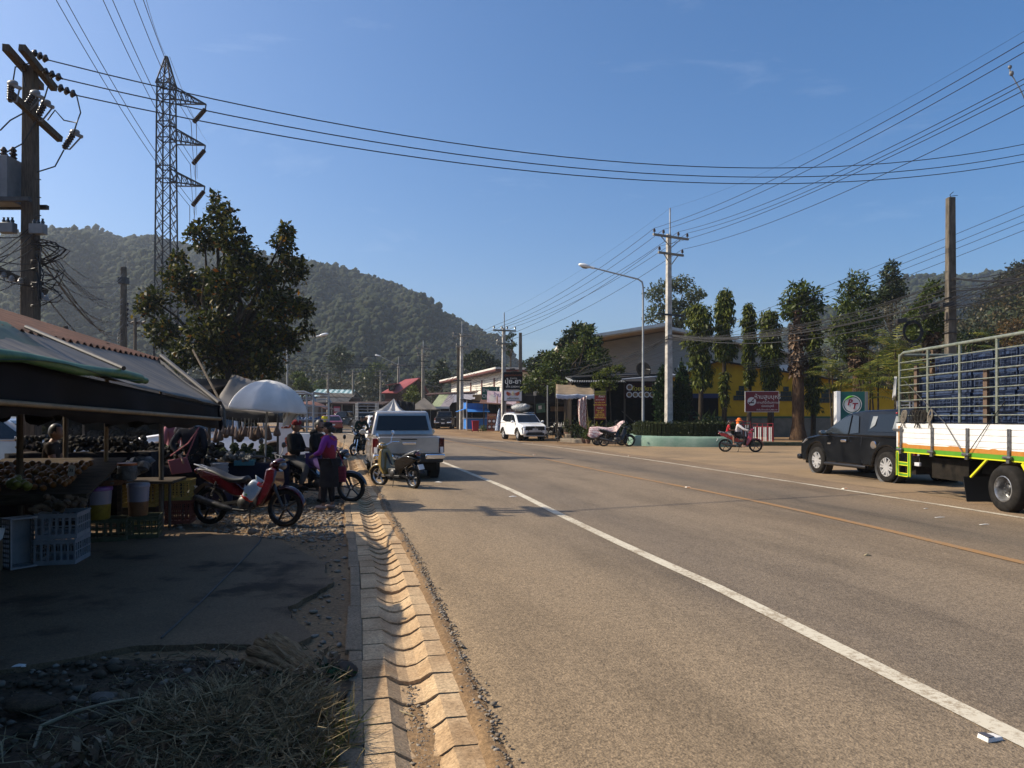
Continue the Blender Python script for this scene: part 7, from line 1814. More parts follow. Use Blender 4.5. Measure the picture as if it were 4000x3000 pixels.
person('person in white jacket and orange sun hat riding the red motorbike',Mr@Vector((0,-.12,0)),mr.rotation_euler[2],ride,mat('white_jacket',(.50,.47,.48),(.60,.57,.57),rough=.85,scale=7),blackc,pinkshoe,1.03,hat=orange_hat)
person('child in red shirt sitting behind the rider in the orange hat',Mr@Vector((0,-.50,.20)),mr.rotation_euler[2],{**sit,'knl':(-.2,.30,.62),'knr':(.2,.30,.62),'anl':(-.22,.30,.22),'anr':(.22,.30,.22),'tol':(-.23,.45,.18),'tor':(.23,.45,.18)},mat('red_shirt',(.48,.012,.02),rough=.85),mat('pale_shorts',(.3,.28,.27),rough=.9),pinkshoe,.82,hair='tail',sleeve='short',leg='short')
person('dim person in dark clothes sitting in the shade behind the fruit shelf',(PX(195,10.4),10.4,-.03),RAD(-70),{**sit,'wrl':(-.15,.28,.9),'wrr':(.15,.30,.9)},mat('brown_cloth',(.04,.03,.025),rough=.9),blackc,sandal,1.0,sleeve='short')
tag(MB().lathe([(.2,.0),(.19,.42),(.17,.75),(0,.76)],16).build('stool',pl_black,smooth=40),'dark stool under the person behind the fruit shelf','stool').location=(PX(195,10.4),10.4,.0)
person('person in pink shirt half hidden behind the stall corner and goods',(PX(650,14.9),15.2,0),RAD(60),{},mat('pink_shirt',(.36,.13,.16),rough=.85),blackc,sandal,1.0)
    # ================================================================ trees
def leafmat(name,stops,trans=.3,rough=.45):
    return mat(name,stops[0][1],rough=rough,island=stops,trans=trans,spec=.22)
lf_big=leafmat('broad_leaf',[(0,(.01,.018,.004)),(.5,(.032,.045,.009)),(.82,(.10,.11,.018)),(.95,(.20,.16,.02)),(1,(.30,.09,.01))],.38,.45)
lf_dark=leafmat('dark_leaf',[(0,(.014,.024,.008)),(.6,(.032,.05,.014)),(1,(.07,.09,.025))],.2)
lf_mid=leafmat('mid_leaf',[(0,(.035,.055,.012)),(.6,(.08,.115,.022)),(1,(.16,.19,.04))],.3)
lf_weep=leafmat('weeping_leaf',[(0,(.035,.05,.008)),(.55,(.09,.12,.015)),(1,(.22,.24,.04))],.3)
lf_cyp=leafmat('cypress_leaf',[(0,(.008,.022,.007)),(.6,(.022,.05,.013)),(1,(.05,.085,.025))],.15)
lf_palm=leafmat('palm_leaf',[(0,(.04,.07,.012)),(.6,(.13,.16,.025)),(1,(.36,.32,.06))],.3)
lf_dry=leafmat('dry_leaf_grey',[(0,(.05,.045,.025)),(.6,(.085,.08,.04)),(1,(.13,.11,.06))],.2)
lf_hedge=leafmat('hedge_leaf',[(0,(.012,.02,.006)),(.6,(.035,.05,.012)),(1,(.085,.095,.025))],.2)
bark=mat('tree_bark',(.035,.026,.018),(.09,.07,.05),rough=.95,scale=4,aniso=(3,3,.8),bump=.8,bscale=14)
bark_r=mat('red_brown_bark',(.055,.032,.02),(.16,.10,.06),rough=.95,scale=3,aniso=(3,3,.7),bump=1,bscale=12)
def tree(name,label,base,trunk_pts,r0,tips,clumps,n,leaf,lm,seed,cat='tree',aspect=.5,droop=0.,up=.25,shell=.5,bm=None,group=None):
    base=Vector(base);t=thing(name,label,cat,base,0,group)
    mb=MB();k=len(trunk_pts)
    mb.tube([Vector(p)-base for p in trunk_pts],[r0*(1-.55*i/(max(1,k-1))) for i in range(k)],9)
    limbs(mb,Vector(trunk_pts[-1])-base,[Vector(p)-base for p in tips],r0*.42,r0*.07,seed)
    mb.build('trunk',bm or bark,t,smooth=70)
    leaf_cloud('crown',[(Vector(c)-base,r) for c,r in clumps],n,leaf,lm,t,seed,aspect,droop,shell,up)
    return t
D=30.0
CR=.95;cl_px=[(862,838,52),(800,925,72),(905,930,66),(950,1010,74),(700,1085,66),(600,1172,58),(640,1300,70),(770,1140,92),(885,1120,95),(1015,1075,70),(1105,950,48),(1138,1050,70),(1182,1205,50),(1085,1195,90),(960,1265,100),(820,1290,95),(715,1385,66),(870,1395,100),(1020,1340,100),(1120,1325,62),(935,1440,84),(1045,1430,66),(560,1210,36),(840,770,24),(1120,900,30),(700,1010,34),(1200,1290,30)]
cl=[(P(x,y,D+rnd(-1.6,1.6)),(r*D/F*CR,r*D/F*1.0,r*D/F*.85)) for x,y,r in cl_px]
tb=Vector((PX(905,D),D,0))
tree('leafy_tree','big dark leafy tree with orange tinged leaves, rising behind the market stalls',tb,[tb,P(900,1560,D),P(890,1420,D)],.26,[c for c,r in cl],cl,16500,.21,lf_big,3,shell=.3,aspect=.55)
mb=MB()
    # spreading tree over the shops and neighbours
def pxclumps(lst,d,dz=1.5):return[(P(x,y,d+rnd(-dz,dz)),(r*d/F*1.25,r*d/F*1.2,r*d/F*.85)) for x,y,r in lst]
d=52;cl=pxclumps([(2105,1480,42),(2070,1500,24),(2160,1440,50),(2215,1400,50),(2270,1370,46),(2300,1340,34),(2290,1300,26),(2340,1390,36),(2230,1470,52),(2290,1440,46),(2180,1505,36),(2120,1525,20),(2360,1425,22),(2150,1390,26),(2060,1520,16),(2320,1470,26)],d)
b=Vector((PX(2215,d),d+.5,gz(d)));tree('spreading_tree','wide green spreading tree hanging over the shop left of the restaurant',b,[b,P(2213,1600,d+.5),P(2218,1510,d)],.22,[c for c,r in cl],cl,7000,.26,lf_mid,5,shell=.3,aspect=.45,up=.6)
d=58;cl=pxclumps([(2265,1290,30),(2230,1310,24),(2200,1345,24),(2300,1285,20),(2130,1400,30),(2090,1440,26),(2330,1330,18)],d)
b=Vector((PX(2240,d),d,gz(d)));tree('dark_tree','dark tree poking up behind the spreading green tree',b,[b,P(2245,1420,d)],.2,[c for c,r in cl],cl,2200,.28,lf_dark,6,shell=.3)
d=44.5;cl=pxclumps([(2335,1470,16),(2370,1455,20),(2410,1440,18),(2430,1445,12),(2350,1500,18),(2385,1490,16),(2320,1505,12),(2410,1480,12),(2360,1525,10),(2400,1512,10)],d,.5)
b=Vector((PX(2388,d),d,gz(d)));tree('small_tree','small yellow green tree with thin stems beside the red banner',b,[b,P(2386,1600,d),P(2382,1530,d)],.05,[c for c,r in cl],cl,1500,.16,lf_weep,7,shell=.2,aspect=.4)
    # hazy feathery tree behind the hedge pole
d=75;cl=pxclumps([(2560,1150,36),(2600,1120,36),(2660,1110,40),(2710,1150,34),(2690,1195,36),(2740,1150,16),(2570,1210,34),(2540,1245,22),(2630,1190,34),(2660,1240,36),(2600,1250,28),(2650,1290,22)],d,2)
b=Vector((PX(2640,d),d,gz(d)));tree('feathery_tree','pale feathery tree behind the big shed roof',b,[b,P(2640,1500,d),P(2645,1300,d)],.3,[c for c,r in cl],cl,4200,.30,leafmat('feathery_leaf',[(0,(.04,.055,.02)),(1,(.12,.14,.06))],.3),8,shell=.3)
    # weeping mast trees
def weeping(label,px,d,top,segs,w,seed,base_py=1660,n=2300):
    b=Vector((PX(px,d),d,gz(d)+.1));t=thing('weeping_tree',label,'tree',b,0,'weeping mast trees before the yellow building')
    zt=PZ(top,d)-b.z
    MB().tube([(0,0,0),(.04,0,zt*.35),(-.03,0,zt*.7),(0,0,zt*.97)],[.17,.15,.10,.03],9).build('trunk',bark,t,smooth=70)
    cl=[];g=random.Random(seed)
    for(y0,y1,ww) in segs:
        y=y0
        while y<y1:
            f=(y-y0)/(y1-y0);r=.98*ww*(.7+.3*math.sin(math.pi*min(1,.15+f*.8)))*d/F/2
            ox=g.uniform(-.25,.25)*r
            cl.append(((ox,g.uniform(-.2,.2),PZ(y,d)-b.z),(r*g.uniform(.75,1.1),r*g.uniform(.75,1.1),26*d/F)));y+=26
    leaf_cloud('crown',cl,int(n*1.7),.30,lf_weep,t,seed,.32,1.9,.25,.1)
weeping('weeping tree standing left of all the others, right of the pale power pole',2736,46,1185,[(1205,1500,105)],1,1,n=3000)
weeping('tallest of the weeping trees, its bare trunk showing in the middle',2828,47,1125,[(1145,1330,76),(1330,1400,90),(1470,1580,34)],1,2,n=2800)
weeping('slim weeping tree between the tallest one and the no smoking sign',2925,48,1195,[(1205,1390,54),(1405,1500,46)],1,3,n=1900)
weeping('weeping tree directly above the no smoking sign',3006,46,1212,[(1230,1500,88),(1500,1540,36)],1,4,n=2600)
weeping('weeping tree just right of the thick scaly trunk',3176,47,1240,[(1250,1420,58),(1430,1600,66)],1,5,n=2500)
            # thick trunk tree
def trunk_tree(label,px,d,base_py,w,crown,n,leaf,seed,rag,top_tr):
    b=Vector((PX(px,d),d,gz(d)+.12));t=thing('scaly_tree',label,'tree',b,0,'thick trunked trees with ragged bark')
    zt=PZ(top_tr,d)-b.z;r=w*d/F/2
    mb=MB();mb.grid(lambda u,v:Vector(((r*(1.0+.55*max(0,.12-v)/.12+.06*math.sin(u*25+v*9)+.10*mnoise.noise(Vector((u*6,v*14,seed)))))*(1-.25*v)*math.cos(u*6.2832),(r*(1.0+.55*max(0,.12-v)/.12+.10*mnoise.noise(Vector((u*6,v*14,seed)))))*(1-.25*v)*math.sin(u*6.2832),zt*v)),20,40)
    mb.build('trunk',bark_r,t,smooth=70)
    g=np.random.default_rng(seed);k=260
    zz=np.concatenate([g.normal(PZ(y,d)-b.z,s*d/F,k) for y,s in rag])
    nn=len(zz);a=g.random(nn)*6.28;rr=r*(.8+.55*g.random(nn));pos=np.stack([rr*np.cos(a),rr*np.sin(a),zz],1)
    L=.30;ax=np.stack([np.cos(a)*.7,np.sin(a)*.7,g.normal(size=nn)*.6-.15],1);sd=np.stack([-np.sin(a),np.cos(a),g.normal(size=nn)*.4],1)
    V=np.empty((nn,4,3));V[:,0]=pos-sd*.07;V[:,1]=pos+sd*.07;V[:,2]=pos+ax*L+sd*.05;V[:,3]=pos+ax*L*.8-sd*.05
    npmesh('ragged_bark',V.reshape(-1,3),np.arange(nn*4).reshape(nn,4),leafmat('bark_scale',[(0,(.05,.032,.02)),(.6,(.13,.085,.055)),(1,(.26,.18,.12))],.0,.9),t)['kind']='stuff'
    cl=[(P(x,y,d+rnd(-.7,.7))-b,(q*d/F,q*d/F,q*d/F*.85)) for x,y,q in crown]
    leaf_cloud('crown',cl,n,leaf,lf_mid,t,seed,.32,.45,.25,.5)
trunk_tree('thickest scaly trunk, topped by a tuft of big leaves, right of the no smoking sign',3118,45,1713,46,[(3125,1130,40),(3165,1150,46),(3090,1170,44),(3140,1190,50),(3190,1190,32),(3075,1215,30),(3110,1215,40),(3160,1225,40)],1500,.36,21,[(1330,14),(1400,16),(1300,18),(1445,10)],1215)
trunk_tree('tall scaly trunked tree behind the green and white fuel sign',3350,43,1700,42,[(3345,1090,34),(3310,1130,36),(3370,1140,40),(3330,1180,44),(3400,1190,34),(3290,1190,30),(3340,1250,52),(3400,1260,42),(3280,1270,40),(3320,1320,46),(3390,1320,40),(3270,1330,30),(3300,1380,30),(3350,1370,34)],3200,.30,22,[(1385,16),(1420,16),(1350,14)],1340)
trunk_tree('scaly trunked tree whose top shows left of the stained square pole',3640,36,1700,34,[(3640,1120,26),(3620,1150,24),(3670,1140,20),(3600,1200,36),(3660,1220,40),(3560,1250,30),(3640,1280,44),(3580,1300,34),(3690,1290,24)],2300,.26,23,[(1340,20),(1380,20)],1320)
d=62;cl=pxclumps([(3485,1035,22),(3475,1070,30),(3490,1110,36),(3470,1150,38),(3500,1150,30),(3450,1180,24)],d,1)
b=Vector((PX(3480,d),d,gz(d)));tree('dark_tree','dark pointed tree top behind the wire bundle on the right',b,[b,P(3480,1300,d)],.25,[c for c,r in cl],cl,2600,.26,lf_dark,9,shell=.3)
d=60;cl=pxclumps([(3440,1220,50),(3500,1230,60),(3550,1280,60),(3460,1320,70),(3540,1380,60),(3420,1400,50),(3250,1300,40),(3230,1380,40),(3270,1450,40),(3600,1400,40)],d,2)
b=Vector((PX(3480,d),d,gz(d)));tree('bare_tree','greyish half bare tree with tangled twigs behind the palms',b,[b,P(3480,1450,d)],.2,[c for c,r in cl]*3,cl,3200,.20,lf_dry,10,shell=.15)
def palm(label,px,d,top,h0,nf,ln,seed,stem=True):
    b=Vector((PX(px,d),d,gz(d)+.1));t=thing('palm',label,'palm',b,0,'feathery palms behind the pickup');g=random.Random(seed)
    zt=PZ(top,d)-b.z;tr=MB()
    for k in range(3 if stem else 1):
        dx,dy=g.uniform(-.5,.5),g.uniform(-.4,.4);tr.tube([(dx*.3,dy*.3,0),(dx*.7,dy*.7,zt*.5),(dx,dy,zt*.85)],[.06,.05,.045],7)
    tr.build('trunk',bark,t,smooth=60)
    V=[];Qd=[]
    for k in range(nf):
        a=g.uniform(0,6.28);el=g.uniform(.35,1.35);L=ln*g.uniform(.7,1.1)
        o=Vector((g.uniform(-.4,.4),g.uniform(-.3,.3),zt*g.uniform(.55,.92)));hd=Vector((math.cos(a),math.sin(a),0));pr=None
        for i in range(15):
            f=i/14;p=o+hd*(L*f*math.cos(el)+L*.25*f*f)+Vector((0,0,L*f*math.sin(el)-L*.55*f*f));
            if pr is not None:
                dr=(p-pr).normalized();sd=dr.cross(Vector((0,0,1))).normalized()
                lw=.42*ln/2*math.sin(math.pi*min(1,.12+f*.86))
                for s in(-1,1):
                    tip=p+sd*s*lw*.8+dr*lw*.55-Vector((0,0,lw*.35+g.uniform(0,.05)));w_=dr*.03
                    n0=len(V);V+=[p-w_,p+w_,tip+w_*.3,tip-w_*.3];Qd.append((n0,n0+1,n0+2,n0+3))
            pr=p
    npmesh('fronds',[tuple(v) for v in V],Qd,lf_palm,t)
for k,(px,d,tp_,ln) in enumerate(((3262,42,1400,2.0),(3430,40,1330,2.4),(3505,38,1300,2.6),(3395,39,1440,2.0),(3560,35,1420,2.0),(3920,34,1290,2.0))):
    palm(('palm left of the fuel sign, before the yellow wall','tall palm right of the fuel sign','tallest yellow tipped palm just left of the truck rack','low palm behind the black pickup roof','palm seen through the truck rack','palm top above the truck load')[k],px,d,tp_,2,26,ln,40+k)
    # cypresses
def cypress(label,px,d,top,base_w,seed):
    b=Vector((PX(px,d),d,gz(d)+.3));t=thing('cypress',label,'tree',b,0,'pair of clipped cypresses');zt=PZ(top,d)-b.z
    MB().tube([(0,0,-.3),(0,0,zt*.8)],[.08,.02],7).build('trunk',bark,t)
    cl=[];g=random.Random(seed)
    for k in range(60):
        f=k/59;r=base_w/2*(math.sin(math.pi*(.16+.80*(1-f)**.9*.62)))*(1 if f<.8 else(1-f)/.2*.85+.15)
        a=g.uniform(0,6.28);q=g.uniform(0,.5)*r;cl.append(((q*math.cos(a),q*math.sin(a),.35+(zt-.3)*f),(r*.62,r*.62,.32)))
    leaf_cloud('crown',cl,5200,.20,lf_cyp,t,seed,.42,-1.2,.45,.1)
cypress('clipped cypress on the left of the pair, before the pale power pole',2586,42.6,1440,1.15,1);cypress('clipped cypress on the right of the pair, before the dark doorway',2663,42.8,1425,1.3,2)
        # mid-distance trees behind the village
mids=[(1330,140,[(1330,1370,22),(1310,1400,28),(1350,1400,26),(1325,1430,30)],1500,.45,lf_dark,'dark tree standing out before the hill above the turquoise roof'),(1725,104,[(1726,1415,10),(1722,1435,16),(1732,1455,22),(1715,1475,24),(1745,1480,18)],1300,.40,lf_dark,'dark pointed tree left of the white building'),(1690,110,[(1680,1470,24),(1660,1500,24),(1700,1505,26),(1640,1520,18)],1200,.40,lf_dark,'dark bushy tree below the pointed one'),(1612,88,[(1612,1520,16),(1600,1545,20),(1622,1550,20),(1608,1575,22)],1400,.28,lf_weep,'bright green tree right of the red roofed house'),(1880,105,[(1870,1385,26),(1840,1410,30),(1900,1410,32),(1930,1430,26),(1860,1440,36),(1910,1460,30),(1820,1450,26),(1960,1440,22)],3200,.42,lf_dark,'big rounded dark tree behind the white building'),(2075,92,[(2060,1430,20),(2080,1410,16),(2040,1450,18),(2095,1445,18),(2070,1470,22)],1500,.34,lf_dark,'grey green tree just right of the dark bare post'),(1995,85,[(1985,1320,10),(2000,1305,8),(1990,1350,12),(2005,1345,9),(1980,1380,9)],420,.30,lf_dark,'thin wispy tree behind the sign pole'),(1180,85,[(1165,1470,22),(1180,1500,26),(1200,1530,22)],1200,.34,lf_mid,'yellow green tree behind the white parasol'),(1480,150,[(1470,1440,28),(1500,1460,26),(1440,1470,30)],1300,.5,lf_mid,'greenish tree behind the paired thin poles'),(1255,125,[(1255,1500,18),(1235,1515,16)],600,.4,lf_mid,'low tree behind the turquoise roof'),(3950,58,[(3960,1290,60),(3900,1340,60),(3980,1380,60),(3860,1400,40)],2600,.24,leafmat('autumn_leaf',[(0,(.05,.04,.014)),(.6,(.09,.06,.02)),(1,(.16,.085,.025))],.2),'rusty brown tree above the truck at the right edge'),(3800,55,[(3780,1330,50),(3830,1370,50),(3760,1400,40),(3850,1310,30)],2200,.24,lf_dark,'dark green tree behind the truck load')]
for k,(px,d,lst,n,lf,lm,lab) in enumerate(mids):
    cl=pxclumps(lst,d,2);b=Vector((PX(px,d),d,gz(d)));tree('distant_tree' if d>70 else 'roadside_tree',lab,b,[b,P(px,lst[-1][1]+20,d)],.2,[c for c,r in cl],cl,n,lf,lm,60+k,shell=.3)
    # wood at the foot of the hill (one mass)
g=random.Random(77);cl=[]
for k in range(330):
    px=g.uniform(560,1990);d=g.uniform(135,225);h=g.uniform(4,11)*(1.15 if px<1500 else.8);x=PX(px,d)
    for q in range(3):cl.append(((x+g.uniform(-2,2),d+g.uniform(-2,2),gz(d)+h*g.uniform(.35,.95)),(h*.28,h*.28,h*.26)))
tag(leaf_cloud('woodland',cl,42000,.75,leafmat('wood_leaf',[(0,(.02,.03,.012)),(.5,(.045,.055,.022)),(.8,(.085,.085,.04)),(1,(.12,.105,.06))],.2),None,78,.6,0,.4),'scrubby woodland at the foot of the hill behind the village','woodland',kind='stuff')
cl=[((p[0],p[1],p[2]+rnd(.3,2.2)),rnd(.8,2.0)) for p in slope_pts[:3200]]
tag(leaf_cloud('slope_scrub',cl,100000,.55,leafmat('scrub_leaf',[(0,(.016,.024,.008)),(.5,(.04,.046,.015)),(.8,(.075,.06,.022)),(1,(.12,.08,.03))],.2),None,79,.6,0,.4),'dense scrub and saplings on the slope behind the truck','scrub',kind='stuff')
mb=MB();g=random.Random(80)
for k in range(26):
    px=g.uniform(900,1990);d=g.uniform(150,215);h=g.uniform(6,12);x=PX(px,d);b=Vector((x,d,gz(d)))
    mb.tube([b,b+Vector((g.uniform(-.6,.6),0,h*.6))],[.2,.1],5);limbs(mb,b+Vector((0,0,h*.5)),[b+Vector((g.uniform(-2.5,2.5),g.uniform(-2,2),h*g.uniform(.75,1.1))) for _ in range(5)],.1,.03,k,4)
tag(mb.build('bare_trees',mat('pale_twig',(.12,.105,.085),(.17,.15,.12),rough=.9)),'pale leafless trunks among the wood at the foot of the hill','bare trees',kind='stuff')
    # ================================================================ right side: planter, hedge, park, restaurant
green_w=mat('green_plaster',(.15,.265,.20),(.24,.345,.275),rough=.85,scale=2.2,detail=7,bump=.3,bscale=9)
outl=[(12.4,40.0),(12.2,38.6),(11.6,38.15),(10.3,38.15),(9.1,38.45),(7.9,38.85),(7.15,39.5),(6.8,40.3),(6.75,41.4),(7.0,43.0),(7.6,44.4)]
def smoothp(pl,n=5):
    out=[]
    for i in range(len(pl)-1):
        p0,p1,p2,p3=[Vector(pl[max(0,min(len(pl)-1,k))]) for k in(i-1,i,i+1,i+2)]
        for k in range(n):
            t=k/n;out.append(.5*((2*p1)+(p2-p0)*t+(2*p0-5*p1+4*p2-p3)*t*t+(3*p1-p0-3*p2+p3)*t**3))
    return out+[Vector(pl[-1])]
ol=smoothp([(a,b,0) for a,b in outl])
pln=thing('planter','low curved pale green plastered planter wall holding the hedge','planter',(9.5,40,gz(40)))
cen=Vector((10.2,42.0,0));mb=MB();rings=[]
for v,(off,z) in enumerate(((.06,-.1),(.05,.1),(.0,.42),(-.06,.53),(-.14,.56),(-.32,.56),(-.36,.40))):
    for p in ol:
        dr=(cen-p);dr.normalize();q=p-dr*off;mb.v.append((q.x-9.5,q.y-40,z+gz(q.y)-gz(40)+.015*mnoise.noise(Vector((p.x*2,p.y*2,v)))))
n=len(ol)
for v in range(6):
    for i in range(n-1):mb.f.append((v*n+i,v*n+i+1,(v+1)*n+i+1,(v+1)*n+i))
mb.build('wall',green_w,pln,smooth=70)
so_=MB().add([(p.x-9.5+.1,p.y-40+.15,.45+gz(p.y)-gz(40)) for p in ol]+[(3.2,5.5,.5),(-1.5,5.8,.5)],[tuple(range(n+2))]);so_.build('soil_bed',soil,pln)
hg=thing('hedge','clipped dark green hedge growing in the curved planter','hedge',(9.5,40.6,gz(40)))
cl=[];hl=[p+(cen-p).normalized()*.75 for p in ol]
cb=MB();
for i,p in enumerate(hl):
    for z in(.72,.95,1.16):cl.append(((p.x-9.5,p.y-40.6,z),(.34,.34,.16)))
    for z in(.75,1.12):cl.append((((p.x-9.5)+(cen-p).normalized().x*-.3,(p.y-40.6)+(cen-p).normalized().y*-.3,z),(.22,.22,.14)))
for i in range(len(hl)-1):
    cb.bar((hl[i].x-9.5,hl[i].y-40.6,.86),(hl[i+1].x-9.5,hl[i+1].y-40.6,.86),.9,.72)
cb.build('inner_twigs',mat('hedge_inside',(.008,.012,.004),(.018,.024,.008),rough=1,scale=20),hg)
leaf_cloud('foliage',cl,15000,.085,lf_hedge,hg,91,.6,0,.75,.3)
    # park ground, kerb, gate
mb=MB().poly_z([(12.6,40.3),(14.1,40.2),(30,38.9),(40,38.6),(40,60),(12,60)],-.2,gz(40)+.14)
tag(mb.build('park_ground',dirt),kind='structure')
kb=MB()
for k in range(12):
    a,b=Vector((13.3+k*2.0,40.1-k*.11,0)),Vector((13.3+(k+1)*2.0-.03,40.1-(k+1)*.11,0));kb.bar(a+Vector((0,0,gz(40)+.08)),b+Vector((0,0,gz(40)+.08)),.14,.22)
tag(kb.build('kerb',mat('green_kerb',(.05,.08,.05),(.12,.13,.09),rough=.9,scale=2),bevel=.015),kind='structure')
def railing(label,p0,p1):
    p0,p1=Vector(p0),Vector(p1);t=thing('gate_panel',label,'gate',p0,math.atan2((p1-p0).y,(p1-p0).x),'red and white gate panels');L=(p1-p0).length
    fr=MB().tube([(0,0,0),(0,0,1.2),(L,0,1.2),(L,0,0)],.03,7);fr.bar((0,0,.25),(L,0,.25),.04);fr.bar((0,0,1.02),(L,0,1.02),.04)
    for k in range(0,13,3):fr.bar((L*k/12,0,.25),(L*k/12,0,1.18),.035)
    fr.build('frame',mat('gate_red',(.30,.02,.03),rough=.5),t)
    pk=MB()
    for k in range(1,12):
        if k%3:pk.bar((L*k/12,-.03,.2),(L*k/12,-.03,1.0),.05,.02)
    pk.build('pickets',mat('gate_white',(.62,.60,.58),rough=.6),t)
railing('red and white gate panel rising behind the riders',(12.45,42.4,gz(42)+.1),(14.0,42.1,gz(42)+.1));railing('red and white gate panel lower on the right',(13.8,41.2,gz(41)),(14.75,40.5,gz(41)))
        # yellow building
yel=mat('yellow_wall',(.52,.33,.006),(.62,.40,.01),rough=.85,scale=1.2,detail=6)
yb=thing('yellow_building','yellow walled building with sloping roof behind the weeping trees','building',(13.06,53,gz(53)),RAD(-3))
D_=53;X0=13.06;zf=lambda y:PZ(y,D_)-gz(D_)
pw=[(0,1.45),(14.8,1.45),(14.8,zf(1525)),(2.15,zf(1412)),(0,zf(1452))]
mb=MB();mb.add([(x,0,z) for x,z in pw]+[(x,9,z) for x,z in pw],[tuple(range(5)),tuple(range(9,4,-1))]+[(i,(i+1)%5,(i+1)%5+5,i+5) for i in range(5)]);mb.build('wall',yel,yb)
MB().box(-.02,14.82,-.03,9,-.2,1.449).build('plinth',mat('grey_green_plaster',(.10,.12,.11),(.17,.185,.17),rough=.9,scale=1.5),yb)
MB().box(-.03,14.83,-.06,-.03,1.38,1.50).build('green_band',mat('green_band_paint',(.03,.10,.07),rough=.8),yb)
roofd=mat('dark_roof_edge',(.02,.02,.022),(.05,.05,.05),rough=.7,scale=3)
rf=MB();rf.panel([Vector((2.15,-.4,zf(1412)+.06)),Vector((2.15,9.3,zf(1412)+.06)),Vector((15.3,9.3,zf(1529)+.06)),Vector((15.3,-.4,zf(1529)+.06))],.08);rf.panel([Vector((-.4,-.4,zf(1461)+.06)),Vector((-.4,9.3,zf(1461)+.06)),Vector((2.148,9.3,zf(1412)+.06)),Vector((2.148,-.4,zf(1412)+.06))],.08);rf.build('roof',roofd,yb)
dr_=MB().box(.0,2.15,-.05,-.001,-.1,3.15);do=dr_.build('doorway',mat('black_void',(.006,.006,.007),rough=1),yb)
MB().box(-.02,2.2,-.12,-.055,2.85,3.18).build('blue_lintel',mat('blue_lintel',(.012,.03,.12),rough=.6),yb)
for(cx,cy) in((2893,1540),(3063,1543),(3218,1550)):
    vb=MB();x=PX(cx,D_)-X0;z0=zf(cy+24)
    for row,nn in enumerate((3,2,1)):
        for k in range(nn):vb.box(x-nn*.2+k*.4+.01,x-nn*.2+k*.4+.39,-.05,-.001,z0+row*.36,z0+row*.36+.34)
    vb.build('vent_blocks',mat('vent_block',(.03,.045,.04),(.07,.09,.08),rough=.9,scale=9),yb)
        # big shed
sh=thing('big_shed','large shed with pale overhanging gable roof behind the restaurant','building',(4.5,64,gz(64)))
D_=64;zf=lambda y:PZ(y,D_)-gz(D_);xf=lambda px:PX(px,D_)-4.5
pw=[(xf(2200),0),(xf(3120),0),(xf(3120),zf(1400)),(xf(2585),zf(1296)),(xf(2200),zf(1365))]
mb=MB();mb.add([(x,0,z) for x,z in pw]+[(x,14,z) for x,z in pw],[tuple(range(5)),tuple(range(9,4,-1))]+[(i,(i+1)%5,(i+1)%5+5,i+5) for i in range(5)]);mb.build('wall',mat('beige_boards',(.38,.33,.27),(.46,.41,.34),rough=.9,scale=1,aniso=(1,1,22)),sh)
MB().box(xf(2648),xf(3110),-.03,-.002,0,zf(1425)).build('white_wall',mat('white_render',(.70,.70,.69),(.78,.78,.76),rough=.9,scale=1),sh)
fc=mat('pale_fascia',(.55,.52,.46),(.66,.63,.57),rough=.8,scale=2);sf_=mat('tan_soffit',(.55,.42,.28),(.62,.48,.33),rough=.8,scale=2)
a,b,c=Vector((xf(2185),-3.4,zf(1358))),Vector((xf(2583),-3.4,zf(1294))),Vector((xf(3130),-3.4,zf(1400)))
def slab(p,q,dp,th):return MB().add([p,q,q+Vector((0,dp,0)),p+Vector((0,dp,0)),p+Vector((0,0,th)),q+Vector((0,0,th)),q+Vector((0,dp,th)),p+Vector((0,dp,th))],[(0,3,2,1),(4,5,6,7),(0,1,5,4),(1,2,6,5),(2,3,7,6),(3,0,4,7)])
slab(a,b,17,.10).build('soffit',sf_,sh);slab(a+Vector((-.1,-.06,.10)),b+Vector((0,-.06,.10)),17.1,.26).build('roof',fc,sh)
b=b+Vector((.001,2.5,.05));c=c+Vector((0,2.5,.05));slab(b,c,14.5,.10).build('soffit',sf_,sh);slab(b+Vector((0,-.06,.10)),c+Vector((.1,-.06,.10)),14.6,.26).build('roof',fc,sh)
        # restaurant
rs=thing('restaurant','open fronted dark noodle shop with low tin roof behind the hedge','shop',(PX(2250,47),47,gz(47)))
ox=rs.location.x;rx=lambda px,d=47:PX(px,d)-ox;rz=lambda y,d=47:PZ(y,d)-gz(47)
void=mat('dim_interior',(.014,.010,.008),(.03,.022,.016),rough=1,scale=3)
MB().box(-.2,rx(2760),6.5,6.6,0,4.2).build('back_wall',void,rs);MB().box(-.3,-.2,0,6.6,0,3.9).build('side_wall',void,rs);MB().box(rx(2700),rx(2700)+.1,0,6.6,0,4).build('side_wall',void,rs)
tin=mat('pale_tin_roof',(.22,.235,.25),(.34,.36,.38),rough=.5,metal=.2,scale=3)
mb=MB().grid(lambda u,v:Vector((-.4+3.6*u,-.6+5*v,rz(1493)+.07*math.sin(u*150)+.55*v)),140,1);mb.build('tin_roof',tin,rs,solid=.01)
MB().panel([Vector((-.3,-.2,rz(1478))),Vector((rx(2610),.3,rz(1462))),Vector((rx(2610),7,rz(1430))),Vector((-.3,7,rz(1445)))],.07).build('upper_roof',roofd,rs)
MB().panel([Vector((3.0,-.45,rz(1486))),Vector((rx(2640),-.1,rz(1468))),Vector((rx(2640),1.0,rz(1457))),Vector((3.0,.9,rz(1474)))],.05).build('roof_sheet',mat('blue_grey_sheet',(.15,.18,.24),(.25,.28,.33),rough=.6,scale=3),rs)
for px in(2262,2440,2575):MB().box(rx(px)-.05,rx(px)+.05,-.05,.05,0,rz(1485)).build('post',wood,rs)
